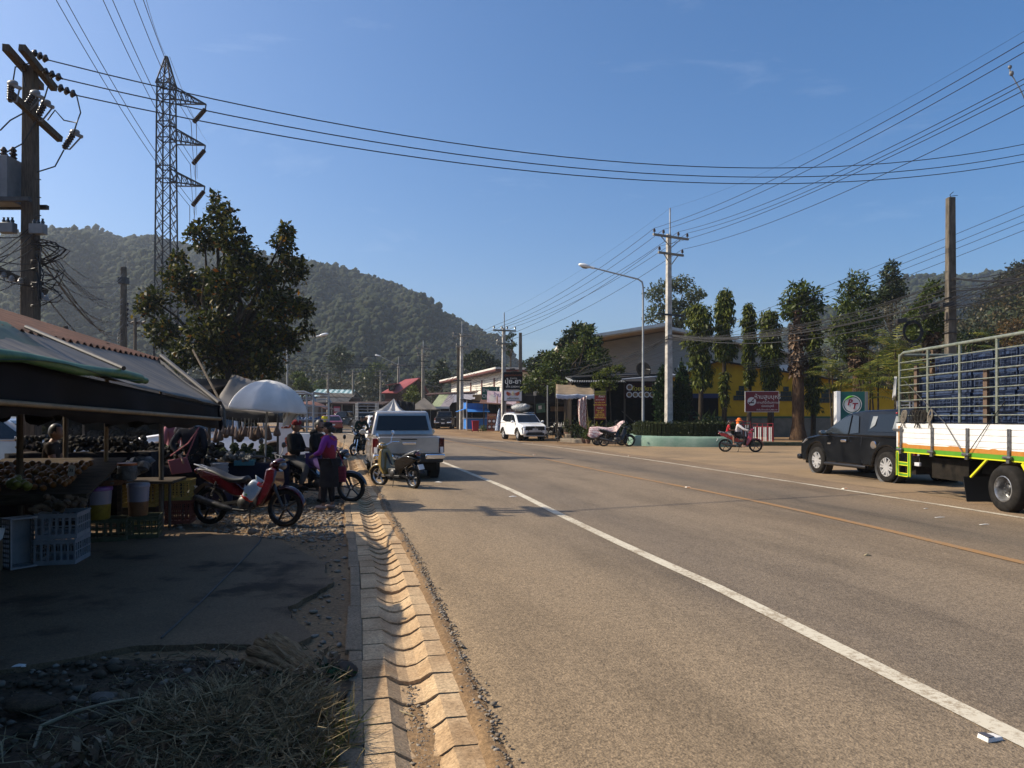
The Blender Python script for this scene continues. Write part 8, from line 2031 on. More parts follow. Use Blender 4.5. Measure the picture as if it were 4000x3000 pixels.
MB().bar((rx(2430),.1,1.9),(rx(2510),.3,.7),.06).build('brace',wood,rs)
dsh=MB().grid(lambda u,v:Vector((.55*math.cos(u*6.28)*v,-.12*v*v,.55*math.sin(u*6.28)*v)),20,4);dso=dsh.build('satellite_dish',dark_pl,rs,smooth=60,solid=.01);dso.location=(rx(2520),.3,rz(1440));dso.rotation_euler=(RAD(20),0,RAD(-40))
sgn=thing('restaurant_sign','dark maroon noodle shop sign with yellow letters and round dish pictures','sign',(PX(2440,46.6),46.6,PZ(1526,46.6)),0)
MB().box(0,4.1,0,.06,-.52,.52).build('board',mat('maroon_board',(.028,.008,.008),(.045,.014,.012),rough=.7,scale=4),sgn)
ylw=mat('yellow_letters',(.78,.62,.05),rough=.6)
text('ก๋วยเตี๋ยวเรือ',.36,ylw,sgn,(1.36,-.004,.12));text('กัลยา',.52,ylw,sgn,(2.75,-.004,.18))
dish=mat('dish_white',(.58,.56,.53),rough=.5);food=mat('dish_food',(.25,.07,.03),(.22,.18,.06),rough=.6,scale=6)
for k,(x,z,r) in enumerate(((.32,.22,.21),(.30,-.26,.19),(.70,-.26,.19),(1.06,-.26,.19),(1.44,-.26,.19),(1.80,-.26,.19),(2.2,-.26,.19))):
    o=MB().lathe([(r,0),(r,.006),(0,.007)],20,T(x,0,z)@RX(math.pi/2)).build('dish_picture',dish,sgn);MB().lathe([(r*.68,.0075),(0,.009)],16,T(x,0,z)@RX(math.pi/2)).build('food_picture',food,o)
tb_=thing('serving_table','dim serving table with bowls and bottles inside the noodle shop','table',(PX(2470,49),49,gz(49)))
MB().box(-1.0,1.2,-.4,.4,.72,.76).build('tabletop',plank,tb_)
for x in(-.9,1.1):
    for y in(-.3,.3):MB().box(x-.03,x+.03,y-.03,y+.03,0,.72).build('leg',plank,tb_)
bl=MB();g=random.Random(6)
for k in range(22):bl.lathe([(.05,0),(.07,.06),(.03,.12+g.uniform(0,.1)),(0,.13)],8,T(g.uniform(-.95,1.1),g.uniform(-.3,.3),.762+(g.uniform(.2,.3) if k%3==0 else 0)))
tag(bl.build('bowls_and_bottles',mat('crockery',(.35,.34,.32),(.5,.48,.45),rough=.4,scale=9),smooth=50),'bowls, cups and bottles crowded on the serving table','tableware',kind='stuff').location=tb_.location
    # red banner
bn=thing('menu_banner','tall red banner with yellow and white menu lettering on a stand','banner',(PX(2345,42),42,gz(42)),RAD(-8))
z0,z1=PZ(1638,42)-gz(42),PZ(1527,42)-gz(42)
MB().box(-.32,.32,-.01,.01,z0,z1).build('cloth',mat('banner_red',(.24,.018,.014),(.17,.012,.012),rough=.7,scale=3),bn)
MB().box(-.32,.32,-.014,-.011,z1-.26,z1).build('top_band',mat('olive_band',(.20,.20,.02),rough=.7),bn)
for x in(-.34,.34):MB().tube([(x,.02,0),(x,.02,z1+.02)],.018,6).build('stand_pole',wood,bn)
wht=mat('white_letters',(.62,.60,.55),rough=.6)
text('ก๋วยเตี๋ยวเรือ',.15,ink,bn,(-.02,-.018,z1-.14),ext=.002);text('กัลยา',.17,wht,bn,(.08,-.018,z1-.33),ext=.002)
for k,(s_,zz,mm) in enumerate((('อาหารตามสั่ง',.52,wht),('หมู / เนื้อ / ทะเล',.68,ylw),('หมูแดดเดียว หมูทอด',.82,ylw),('ก๋วยเตี๋ยว',1.0,wht),('น้ำตก / น้ำใส',1.14,ylw),('เส้นเล็ก',1.25,ylw),('หมูตุ๋น เนื้อตุ๋น',1.36,ylw),('ลูกชิ้น เกาเหลา',1.46,ylw),('พิเศษ เครื่องในหมู',1.56,ylw))):text(s_,.095,mm,bn,(-.02,-.014,z1-zz),ext=.002)
    # awning
aw=thing('shop_awning','tan cloth awning with a blue white scalloped edge','awning',(PX(2172,44),44,gz(44)))
az=PZ(1538,44)-gz(44);W_w=PX(2328,44)-PX(2172,44)
MB().grid(lambda u,v:Vector((W_w*u+.2*v,3.2*v,az+.75*v-.06*math.sin(math.pi*v)-.06*abs(math.sin(u*6)))),16,6).build('cloth',mat('tan_tarp',(.22,.16,.10),(.33,.25,.16),rough=.8,scale=3,trans=.15),aw,smooth=60,solid=.006)
MB().grid(lambda u,v:Vector((W_w*u,-.02-.02*math.sin(u*30)*v,az-.06*abs(math.sin(u*6))-.30*v*(.85+.15*abs(math.sin(u*28))))),60,3).build('valance',mat('blue_white_hem',(.34,.38,.48),(.46,.48,.52),rough=.8,scale=5),aw,smooth=60,solid=.006)
for x in(.1,W_w-.1):MB().tube([(x,.05,0),(x,.05,az)],.025,6).build('post',wood,aw)
MB().tube([(.2,3.2,0),(.2,3.2,az+.75)],.025,6).build('post',wood,aw)
o=MB().grid(lambda u,v:Vector((.54*u+.12*v*(1-u)-.04*math.sin(v*3),.05*math.sin(u*16+v*3),-(1.5+.25*u)*v+.26*u*(1-v))),20,14).build('striped_cloth',stripes('red_white_stripes',(.62,.56,.50),(.36,.09,.08),0,11,duty=.55,wob=.1),smooth=70,solid=.005)
o.location=P(2257,1563,42.6);tag(o,'red and white striped cloth hung to dry under the awning','cloth')
tag(MB().tube([P(2240,1545,42.8),P(2262,1560,42.6),P(2292,1551,42.6),P(2325,1560,42.4)],.008,5).build('clothes_line',cable_m),'thin line holding the striped cloth','line')
tag(MB().tube([P(2290,1560,42.6),P(2302,1700,42.4)],.02,6).build('bamboo_prop',bamboo),'slanting pole propping the striped cloth line','pole')
    # shop clutter: stone table, pots, shrine, steps, plants
stt=thing('stone_table','grey stone table with cups and bottles at the right of the white people carrier','table',(PX(2182,50),50,gz(50)))
MB().lathe([(.55,.76),(.58,.78),(.58,.83),(.55,.85),(0,.85)],20).build('tabletop',conc,stt,smooth=40);MB().lathe([(.30,0),(.26,.1),(.12,.3),(.14,.5),(.28,.76)],14).build('leg',mat('pale_blue_stone',(.2,.26,.28),(.28,.34,.36),rough=.8),stt,smooth=50)
for k in range(5):
    o=MB().lathe([(.05,0),(.055,.12),(.02,.2),(.02,.26),(0,.265)],10).build('bottle',dish,smooth=50);o.location=(stt.location.x-.3+k*.16,49.8+.1*(k%2),gz(50)+.852);tag(o,'pale bottle or cup standing on the stone table','bottle','bottles on the stone table')
terr=mat('terracotta',(.16,.085,.055),(.24,.14,.10),rough=.9,scale=5)
def potplant(label,px,d,r,h,seed,lm=lf_dark,ph=.45):
    t=thing('potted_plant',label,'potted plant',(PX(px,d),d,gz(d)),0,'potted plants at the shop')
    MB().lathe([(r*.7,0),(r*.75,.02),(r*1.0,ph*.8),(r*1.1,ph*.82),(r*1.1,ph),(0,ph*.95)],16).build('pot',terr,t,smooth=40)
    MB().tube([(0,0,ph*.9),(0,0,ph+h*.6)],.02,5).build('stem',bark,t);leaf_cloud('leaves',[((0,0,ph+h*.55),(r*1.3,r*1.3,h*.5))],260,.16,lm,t,seed,.4,.1,.2,.5)
potplant('potted plant in a pale clay pot by the stone table',2222,49,.30,.9,1);potplant('potted plant in a round clay pot left of the red banner',2262,48,.28,.8,2);potplant('potted plant at the road edge under the covered motorbike',2297,42.2,.16,.5,3,lf_mid,.25);potplant('low potted shrub before the covered motorbike',2283,43,.2,.7,4,lf_mid,.3)
shn=thing('spirit_house','small brown spirit house on a pillar beside the striped cloth','shrine',(PX(2236,50.5),50.5,gz(50)))
MB().box(-.25,.25,-.25,.25,0,1.15).box(-.42,.42,-.4,.4,1.15,1.25).build('pillar',mat('brown_stucco',(.10,.075,.05),(.17,.13,.09),rough=.9,scale=6),shn,bevel=.02)
MB().box(-.22,.22,-.2,.2,1.252,1.65).build('house',mat('ochre_stucco',(.26,.16,.06),(.33,.22,.10),rough=.85,scale=6),shn)
MB().prism([(-.36,1.62),(0,2.05),(.36,1.62)],-.34,.34).prism([(-.2,1.95),(0,2.3),(.2,1.95)],-.2,.2).build('roof',terr,shn)
for k in range(3):tag(MB().lathe([(.04,0),(.05,.12),(.02,.2),(0,.21)],8,T(shn.location.x-.2+.16*k,50.15,gz(50)+1.252)).build('offering_cup',(dish,oran_t,dish)[k],smooth=50),'small cup offered at the spirit house','cup','offerings at the spirit house')
stp=mat('step_concrete',(.20,.16,.11),(.30,.245,.18),rough=.9,scale=3)
tag(MB().poly_z([(3.0,44.8),(5.3,41.8),(6.3,41.8),(6.4,46),(3.2,47.5)],-.1,gz(44)+.17).build('shop_step',stp,bevel=.02),kind='structure')
tag(MB().poly_z([(3.6,47.6),(5.6,47.0),(6.0,49.5),(3.6,50)],-.1,gz(48)+.36).build('shop_step',stp,bevel=.02),kind='structure')
def bush(label,px,d,w,h,n,lf,lm,seed,name='shrub',z0=0.,asp=.35):
    b=Vector((PX(px,d),d,gz(d)+z0));t=thing(name,label,'plant',b);g=random.Random(seed)
    st2=MB()
    for k in range(6):st2.tube([(g.uniform(-.1,.1),g.uniform(-.1,.1),0),(g.uniform(-.4,.4)*w,g.uniform(-.3,.3)*w,h*.7)],[.02,.008],5)
    st2.build('stems',bark,t);leaf_cloud('leaves',[((g.uniform(-.4,.4)*w,g.uniform(-.3,.3)*w,h*g.uniform(.35,.85)),(w*.25,w*.25,h*.25)) for _ in range(7)],n,lf,lm,t,seed,asp,-.2,.2,.4)
bush('bright yellow green leafy plant under the red banner',2318,43.2,1.1,1.2,500,.26,lf_palm,1);bush('dark leafy plants right of the red banner',2400,43.5,1.5,1.2,500,.26,lf_dark,2);bush('yellow flecked shrub at the foot of the left cypress',2560,42.2,.9,.9,350,.18,lf_palm,3,z0=.3)
bush('spiky fern palm between the right cypress and the gate',2745,43,1.6,1.2,260,.6,lf_mid,4,z0=.3,asp=.15);bush('dark shrub in front of the restaurant behind the hedge',2480,43.5,1.4,1.0,450,.2,lf_dark,5,z0=.2);bush('weedy tuft beside the red bin',1888,66,1.2,.5,200,.18,lf_mid,6)
bush('dark leafy plant under the striped cloth',2275,46,1.5,1.6,500,.25,lf_dark,7)
    # no smoking sign
D_=44;ns=thing('no_smoking_sign','red no smoking sign with white Thai lettering on posts before the yellow wall','sign',(PX(2976,D_),D_,gz(D_)+.1),RAD(-4));zc=PZ(1569,D_)-ns.location.z
sred=mat('sign_red',(.17,.016,.024),(.20,.02,.03),rough=.6,scale=2)
MB().box(-1.02,1.02,-.03,.03,zc-.64,zc+.64).build('board',wht,ns);MB().box(-.99,.99,-.036,-.031,zc-.61,zc+.61).build('red_face',sred,ns)
for x in(-.7,.7):MB().box(x-.05,x+.05,.04,.12,0,zc+.5).build('post',steel_dk,ns)
e=MB().lathe([(.30,0),(.30,.004),(0,.005)],28,T(-.62,-.036,zc+.02)@RX(math.pi/2));e.build('white_disc',wht,ns)
MB().lathe([(.315,0),(.315,.008),(.26,.008),(.26,0)],32,T(-.62,-.036,zc+.02)@RX(math.pi/2),closed=True).bar((-.62-.19,-.046,zc+.02-.20),(-.62+.19,-.046,zc+.02+.20),.05,.006,up=Vector((0,1,0))).build('prohibition_ring',sred,ns)
MB().box(-.82,-.48,-.043,-.041,zc-.10,zc-.03).tube([(-.50,-.043,zc+.0),(-.50,-.043,zc+.06),(-.58,-.043,zc+.08),(-.56,-.043,zc+.14)],.016,5).build('cigarette_symbol',ink,ns)
text('ห้ามสูบบุหรี่',.36,wht,ns,(.33,-.04,zc+.29),sx=1.0);text('สถานที่นี้เป็นสถานที่',.19,wht,ns,(.34,-.04,zc-.06));text('ปลอดบุหรี่',.19,wht,ns,(.34,-.04,zc-.27));text('ฝ่าฝืนมีโทษปรับ 5,000 บาท',.12,wht,ns,(.3,-.04,zc-.5))
    # fuel sign
D_=35;fsn=thing('fuel_sign','green fuel station sign with red letters in a white round emblem','sign',(PX(3330,D_),D_,gz(D_)),RAD(-10));zt=PZ(1530,D_)-gz(D_);zc=PZ(1580,D_)-gz(D_)
MB().box(-.56,.56,-.02,.40,.3,zt).build('green_face',mat('sign_green',(.008,.10,.085),(.012,.125,.10),rough=.45,scale=2),fsn)
MB().box(-.75,-.562,-.06,.44,.0,zt+.03).build('white_side',white_p,fsn,bevel=.01);MB().box(.562,.70,-.04,.42,0,zt).build('grey_side',mat('grey_side',(.2,.2,.2),rough=.6),fsn)
MB().box(-.56,.56,0,.36,0,.3).build('base',conc,fsn)
Me=T(-.02,-.022,zc)@RX(math.pi/2)
MB().lathe([(.36,0),(.36,.008),(0,.009)],32,Me).build('emblem_disc',wht,fsn)
MB().lathe([(.44,0),(.44,.006),(.405,.006),(.405,0)],36,Me,closed=True).build('emblem_ring',wht,fsn)
MB().tube([(-.02+.385*math.cos(RAD(a)),-.026,zc+.385*math.sin(RAD(a))) for a in range(72,190,8)],[.01+.055*math.sin(math.pi*min(1,k/10)) for k in range(15)],6).build('green_swoosh',mat('lime',(.12,.40,.03),rough=.5),fsn)
lr=mat('letter_red',(.40,.015,.03),rough=.5)
def sheared(s_,x,z):
    o=text(s_,.40,lr,fsn,(0,0,0),off=.012,ext=.004);o.data.transform(Matrix(((1,0,.22,0),(0,1,0,0),(0,0,1,0),(0,0,0,1))));o.location=(x,-.036,zc+z)
sheared('P',-.12,.09);sheared('T',.09,-.09)
w2=dup(wp,'white pickup with a railed bed parked behind the fuel sign',(PX(3490,31),31.5,0),RAD(78))
    # ================================================================ shops and village beyond
ds=thing('dark_shop','dark open shop with grey tarps behind the white people carrier','shop',(.6,56,gz(56)));zf=lambda y:PZ(y,56)-gz(56);xf=lambda p:PX(p,56)-.6
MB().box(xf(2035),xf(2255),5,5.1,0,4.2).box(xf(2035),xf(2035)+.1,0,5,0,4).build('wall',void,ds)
MB().grid(lambda u,v:Vector((xf(2035)+(xf(2250)-xf(2035))*u,-.1+.08*math.sin(u*20),zf(1508)+(zf(1578)-zf(1508))*v)),30,4).build('tarp',mat('slate_tarp',(.022,.023,.026),(.045,.046,.05),rough=.8,scale=1.5),ds,smooth=60,solid=.01)
MB().panel([Vector((xf(2030),-.4,zf(1512))),Vector((xf(2255),-.4,zf(1506))),Vector((xf(2255),5.4,zf(1490))),Vector((xf(2030),5.4,zf(1495)))],.06).build('roof',roofd,ds)
for k in range(8):MB().box(xf(2152),xf(2208),.55,.62,zf(1606)+k*.075,zf(1606)+k*.075+.06).build('plank',bamboo,ds) if k<5 else None
pst=thing('wall_poster','green and white poster hung under the dark shop tarp','poster',P(2112,1594,55.8));MB().obox((0,0,0),(.7,.02,.7),RY(RAD(-6)).to_3x3()).build('sheet',mat('poster_green',(.03,.12,.07),(.12,.22,.15),rough=.7,scale=3),pst);MB().obox((-.05,-.014,.05),(.26,.006,.28),RY(RAD(-6)).to_3x3()).build('picture',wht,pst)
cc=thing('camera_box','white security camera box on a thin post right of the black sign','camera',(PX(2090,54),54,gz(54)));MB().tube([(0,0,0),(0,0,PZ(1533,54)-gz(54))],.04,7).build('post',dark_pl,cc);MB().box(-.1,.1,-.1,.1,PZ(1545,54)-gz(54),PZ(1527,54)-gz(54)).box(.1,.3,-.06,.06,PZ(1535,54)-gz(54),PZ(1528,54)-gz(54)).build('housing',wht,cc,bevel=.01)
pp2=thing('thin_post','thin pale metal post right of the white people carrier','post',(PX(2139,50),50,gz(50)));MB().tube([(0,0,0),(0,0,PZ(1505,50)-gz(50))],.05,8).build('shaft',insul_g,pp2)
    # black fertiliser sign
D_=54;bs_=thing('fertiliser_sign','tall black fertiliser shop sign with a white winged panel beneath','sign',(PX(2004,D_),D_,gz(D_)),RAD(-6));zf=lambda y:PZ(y,D_)-gz(D_)
for x in(-.70,.68):MB().box(x-.04,x+.04,.02,.10,0,zf(1456)).build('post',dark_pl,bs_)
MB().box(-.70,.70,-.05,.018,zf(1522),zf(1453)).build('black_panel',mat('black_board',(.008,.007,.008),rough=.6),bs_)
MB().box(-.70,.70,-.05,.018,zf(1568),zf(1523)-.01).build('panel_frame',dark_pl,bs_);MB().box(-.66,.66,-.06,-.051,zf(1566),zf(1525)).build('white_panel',mat('panel_white',(.50,.50,.55),(.55,.55,.60),rough=.6,scale=2),bs_)
text('สุพลเคมีเกษตร',.22,mat('orange_letters',(.30,.07,.015),rough=.6),bs_,(0,-.054,zf(1466)));text('จำหน่าย',.17,wht,bs_,(.05,-.054,zf(1478)));text('ปุ๋ย-ยา',.50,wht,bs_,(0,-.054,zf(1491)),off=.008);text('093-2380441',.20,wht,bs_,(0,-.054,zf(1511)))
wg=MB();zc=zf(1537)
for s in(-1,1):
    for k in range(7):a=RAD(38-13*k);wg.panel([Vector((s*.10,-.062,zc-.02-.02*k)),Vector((s*(.12+.44*math.cos(a)*(1-.05*k)),-.062,zc+.02+.24*math.sin(a))),Vector((s*(.11+.40*math.cos(a-.10)),-.062,zc-.03+.22*math.sin(a-.10)))],.004)
wg.build('wings',mat('wing_red',(.45,.07,.03),rough=.6),bs_)
MB().sphere((0,-.062,zc-.04),(.12,.008,.16),16,10).sphere((.0,-.064,zc+.12),(.06,.008,.06),12,8).build('bird_body',mat('bird_cream',(.55,.45,.25),(.6,.55,.4),rough=.6,scale=6),bs_)
text('เหยี่ยวเกษตร',.17,mat('olive_letters',(.12,.10,.01),rough=.6),bs_,(0,-.064,zf(1556)),off=.004);text('บริษัท เหยี่ยวเกษตร จำกัด',.10,mat('navy_letters',(.02,.03,.16),rough=.6),bs_,(0,-.064,zf(1563)))
MB().box(-.2,.3,-.1,.1,zf(1452),zf(1449)).tube([(0,0,zf(1449)),(.0,-.4,zf(1444))],.02,6).box(-.2,.2,-.5,-.4,zf(1446),zf(1441)).build('spot_lamp',dark_pl,bs_)
    # blue kiosk
kb_=thing('blue_kiosk','small blue wooden kiosk with raised flaps and white posts','kiosk',(PX(1823,69),69,gz(69)),RAD(12));kw,kd,kh=2.05,2.0,2.75
blu=mat('kiosk_blue',(.02,.17,.58),(.05,.25,.68),rough=.6,scale=3,aniso=(10,10,.5));kwh=mat('kiosk_white',(.55,.55,.55),rough=.6)
for x,y in((0,0),(kw,0),(0,kd),(kw,kd)):MB().box(x-.05,x+.05,y-.05,y+.05,0,kh-.05+.25*(1-x/kw)).build('post',kwh,kb_)
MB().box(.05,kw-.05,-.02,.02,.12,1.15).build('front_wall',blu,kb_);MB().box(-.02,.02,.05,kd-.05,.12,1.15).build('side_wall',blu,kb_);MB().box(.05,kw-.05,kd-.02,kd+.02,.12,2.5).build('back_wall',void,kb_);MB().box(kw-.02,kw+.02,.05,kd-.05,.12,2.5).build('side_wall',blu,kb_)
MB().box(-.12,kw+.05,-.14,.05,1.152,1.20).box(-.14,.05,.051,kd,1.152,1.20).build('counter',kwh,kb_)
MB().box(.05,kw-.05,-.02,.02,1.95,2.62).build('upper_front',blu,kb_);MB().box(-.02,.02,.05,kd-.05,1.95,2.70).build('upper_side',blu,kb_)
MB().panel([Vector((.02,-.04,2.1)),Vector((kw+.02,-.04,2.1)),Vector((kw+.1,-.75,1.78)),Vector((-.02,-.75,1.78))],.03).build('flap',blu,kb_);MB().panel([Vector((-.05,kd-.05,2.1)),Vector((-.05,.05,2.1)),Vector((-.85,.02,1.82)),Vector((-.85,kd,1.82))],.03).build('flap',blu,kb_)
MB().panel([Vector((-.35,-.3,2.98)),Vector((kw+.25,-.3,2.66)),Vector((kw+.25,kd+.3,2.66)),Vector((-.35,kd+.3,2.98))],.05).build('roof',roofd,kb_)
person('dim person in dark clothes standing inside the blue kiosk',kb_.matrix_basis@Vector((.7,1.1,0)),RAD(170),{},charc,blackc,None,1.0)
bn2=thing('wheelie_bin','red wheelie bin standing before the blue kiosk','bin',(PX(1857,64),64,gz(64)),RAD(8));rbm=mat('bin_red',(.42,.012,.03),(.36,.012,.025),rough=.5,scale=3)
MB().add([(-.24,-.26,.08),(.24,-.26,.08),(.24,.26,.08),(-.24,.26,.08),(-.30,-.33,.95),(.30,-.33,.95),(.30,.33,.95),(-.30,.33,.95)],[(0,3,2,1),(4,5,6,7),(0,1,5,4),(1,2,6,5),(2,3,7,6),(3,0,4,7)]).build('tub',rbm,bn2,bevel=.03);MB().box(-.33,.33,-.37,.36,.952,1.02).build('lid',rbm,bn2,bevel=.03)
for x in(-.27,.27):MB().lathe([(.09,-.03),(.09,.03)],14,T(x,.26,.09)@RY(math.pi/2),cap=True).build('wheel',dark_pl,bn2)
fp=thing('food_poster','leaning orange poster board with four dish pictures','poster',(PX(1921,65.5),65.5,gz(65.5)),RAD(-6));MB().box(-.42,.42,-.02,.02,.05,1.62).build('board',mat('poster_orange',(.30,.09,.04),(.36,.13,.06),rough=.7,scale=3),fp)
text('เมนู อาหารตามสั่ง',.11,wht,fp,(0,-.024,1.50));text('ราคา 30 บาท',.09,ylw,fp,(0,-.024,1.36))
for x,z in((-.2,.95),(.2,.95),(-.2,.42),(.2,.42)):
    o=MB().box(x-.17,x+.17,-.026,-.021,z-.22,z+.2).build('dish_panel',mat('poster_brown',(.08,.03,.02),rough=.7),fp);MB().lathe([(.12,0),(.12,.004),(0,.005)],16,T(x,-.027,z)@RX(math.pi/2)).build('dish_picture',dish,o)
um=thing('closed_parasol','closed blue and white striped parasol standing by the pink banner','parasol',(PX(1946,65),65,gz(65)));MB().lathe([(.30,.1),(.26,.6),(.20,1.2),(.12,1.8),(.03,2.1),(0,2.12)],14).xf(RY(RAD(3))).build('cloth',stripes('blue_white_bands',(.02,.10,.32),(.45,.50,.55),2,7,wob=.5),um,smooth=60);MB().tube([(0,0,0),(.1,0,2.25)],.025,6).build('pole',wood,um)
    # pink shop with banners
ps=thing('banner_shop','small shop under a pink banner, hung with clothes','shop',(PX(1885,67.5),67.5,gz(67)));zf=lambda y:PZ(y,67.5)-gz(67);xf=lambda p:PX(p,67.5)-PX(1885,67.5)
MB().box(0,xf(2030),3.5,3.6,0,3.3).build('back_wall',void,ps);MB().box(xf(1955),xf(1975),-.02,.1,0,zf(1580)).build('pink_pillar',mat('pink_wall',(.42,.25,.24),(.5,.32,.3),rough=.8,scale=3),ps)
MB().panel([Vector((-.3,-.4,zf(1577))),Vector((xf(2030),-.4,zf(1583))),Vector((xf(2030),3.8,zf(1560))),Vector((-.3,3.8,zf(1556)))],.05).build('roof',rust,ps)
for p in(1890,2025):MB().box(xf(p)-.05,xf(p)+.05,-.05,.05,0,zf(1580)).build('post',wood,ps)
pbo=MB().add([(-.05,-.02,-.72),(2.95,-.02,-.90),(2.95,-.02,.30),(0,-.02,.55),(-.05,.02,-.72),(2.95,.02,-.90),(2.95,.02,.30),(0,.02,.55)],[(0,1,2,3),(7,6,5,4),(0,4,5,1),(1,5,6,2),(2,6,7,3),(3,7,4,0)]).build('pink_banner',mat('pink_vinyl',(.70,.55,.62),(.78,.66,.70),rough=.6,scale=2,trans=.2),ps)
pbo.location=(xf(1903),.55,zf(1552)+.1);pbo.rotation_euler=(0,0,RAD(-22))
text('ร้าน C.N ดี',.5,mat('violet_letters',(.12,.08,.35),rough=.6),pbo,(1.75,-.03,.12))
MB().lathe([(.34,0),(0,.005)],18,T(.55,-.026,-.15)@RX(math.pi/2)).build('food_picture',dish,pbo);MB().box(.98,1.06,-.035,-.025,-.6,.0).build('orange_patch',oran_t,pbo);text('อาหาร ขนม เครื่องดื่ม',.16,mat('mauve_letters',(.25,.08,.2),rough=.6),pbo,(1.95,-.03,-.42))
g=random.Random(4)
for k in range(9):
    o=MB().grid(lambda u,v:Vector((.4*u-.2+.05*math.sin(v*4),.04*math.sin(u*9),-.75*v)),5,5).build('garment',mat(f'garment_tone_{k % 4}',((.3,.03,.03),(.25,.14,.12),(.35,.22,.2),(.10,.05,.07))[k%4],rough=.9),smooth=60,solid=.02);o.location=P(1975+k*7,1600+g.uniform(-4,6),67.2+g.uniform(0,.6));tag(o,('red garment','brown garment','pinkish garment','dark garment')[k%4]+' hanging in the row at the pink bannered shop','clothing','garments hanging at the shop')
gs=thing('green_sign','green drink advertising sign with white lettering above the pink banner','sign',P(1917,1539,70.5));MB().box(-.88,.88,0,.06,-.72,.72).build('board',mat('ad_green',(.012,.11,.07),(.02,.14,.09),rough=.6,scale=2),gs)
MB().tube([(-.6,.1,-4.2),(-.6,.1,.6)],.05,6).tube([(.6,.1,-4.2),(.6,.1,.6)],.05,6).build('posts',dark_pl,gs)
text('ช้าง',.42,wht,gs,(-.48,-.005,.36));text('Chang',.44,wht,gs,(-.30,-.005,-.22),off=.006);MB().box(.55,.62,-.02,-.004,-.1,.66).build('white_bar',wht,gs)
    # white building
wb_=thing('white_building','white upper storey with red columns and a red edged roof behind the shops','building',(-8.3,98,gz(98)),math.atan2(-22,7.2));WL=23.2
wr=mat('cream_wall',(.66,.62,.54),(.76,.72,.64),rough=.85,scale=1.5);rdc=mat('oxide_red',(.14,.03,.022),rough=.7)
MB().box(0,WL,0,7,0,5.75).build('wall',wr,wb_)
MB().box(-3.0,WL+1,-1.0,7.5,5.95,6.15).build('roof',wht,wb_);MB().box(-3.01,WL+1.01,-1.02,7.5,5.752,5.948).build('red_fascia',rdc,wb_)
for x in(5.5,10.5,15.5,20.5):MB().box(x-.22,x+.22,-.06,-.002,3.4,5.2).build('column',rdc,wb_)
for k in range(8):MB().box(0,WL,-.03,-.002,5.1-k*.5,5.14-k*.5).build('board_line',conc_far,wb_)
    # awning shops
D_=79;as_=thing('awning_shop','row of shops with a green and a grey cloth awning left of the blue kiosk','shop',(PX(1688,D_),D_,gz(D_)));zf=lambda y:PZ(y,D_)-gz(D_);xf=lambda p:PX(p,D_)-PX(1688,D_)
MB().box(0,xf(1850),4,4.1,0,3.4).build('back_wall',void,as_)
MB().panel([Vector((xf(1660),-.2,zf(1545))),Vector((xf(1862),-.2,zf(1535))),Vector((xf(1862),4,zf(1525))),Vector((xf(1660),4,zf(1533)))],.08).build('roof',mat('brown_tin',(.09,.05,.04),(.14,.09,.075),rough=.8,scale=2),as_)
for(p0,p1,c,nm) in((1690,1728,(.30,.34,.20),'green'),(1727,1762,(.27,.24,.26),'grey')):
    MB().panel([Vector((xf(p0),-2.2,zf(1590))),Vector((xf(p1),-2.2,zf(1590))),Vector((xf(p1+28),-.1,zf(1540))),Vector((xf(p0+28),-.1,zf(1540)))],.02).build('awning',mat('awning_'+nm,c,tuple(x*1.25 for x in c),rough=.8,scale=3),as_)
    MB().box(xf(p0),xf(p1),-2.22,-2.18,zf(1597),zf(1590)).build('awning_hem',wht,as_)
for p in(1690,1727,1762):MB().tube([(xf(p),-2.1,0),(xf(p),-2.1,zf(1590))],.04,6).build('post',insul_g,as_)
MB().panel([Vector((xf(1770),-1.5,zf(1575))),Vector((xf(1858),-1.5,zf(1560))),Vector((xf(1858),0,zf(1536))),Vector((xf(1755),0,zf(1538)))],.02).build('awning',mat('awning_mauve',(.26,.25,.30),(.36,.35,.38),rough=.7,scale=2),as_)
MB().box(xf(1848),xf(1884),-1,-.9,0,zf(1543)).build('wood_wall',bamboo,as_)
    # red roofed house
D_=98;rh=thing('red_roofed_house','wooden house with a steep red roof and small dormer','house',(PX(1498,D_),D_,gz(D_)));zf=lambda y:PZ(y,D_)-gz(D_);xf=lambda p:PX(p,D_)-PX(1498,D_)
redr=mat('red_tin_roof',(.36,.075,.07),(.44,.12,.11),rough=.55,scale=2,aniso=(8,1,1));brn=mat('brown_boards',(.055,.03,.022),(.10,.06,.045),rough=.9,scale=2,aniso=(1,1,8))
MB().add([(xf(1502),.2,0),(xf(1555),.2,0),(xf(1640),9,0),(xf(1590),9,0),(xf(1502),.2,zf(1536)),(xf(1555),.2,zf(1536)),(xf(1640),9,zf(1536)),(xf(1590),9,zf(1536))],[(0,3,2,1),(4,5,6,7),(0,1,5,4),(1,2,6,5),(2,3,7,6),(3,0,4,7)]).build('wall',brn,rh)
MB().add([(xf(1553),.3,zf(1536)),(xf(1624),4,zf(1478)),(xf(1645),8,zf(1536))],[(0,1,2)]).build('gable',brn,rh,solid=.1)
MB().panel([Vector((xf(1491),-.4,zf(1538))),Vector((xf(1552),-.4,zf(1538))),Vector((xf(1626),4.2,zf(1472))),Vector((xf(1566),4.2,zf(1478)))],.12).build('roof',redr,rh)
MB().panel([Vector((xf(1566),4.2,zf(1478))),Vector((xf(1626),4.2,zf(1472))),Vector((xf(1655),9,zf(1540))),Vector((xf(1590),9,zf(1540)))],.12).build('roof',redr,rh)
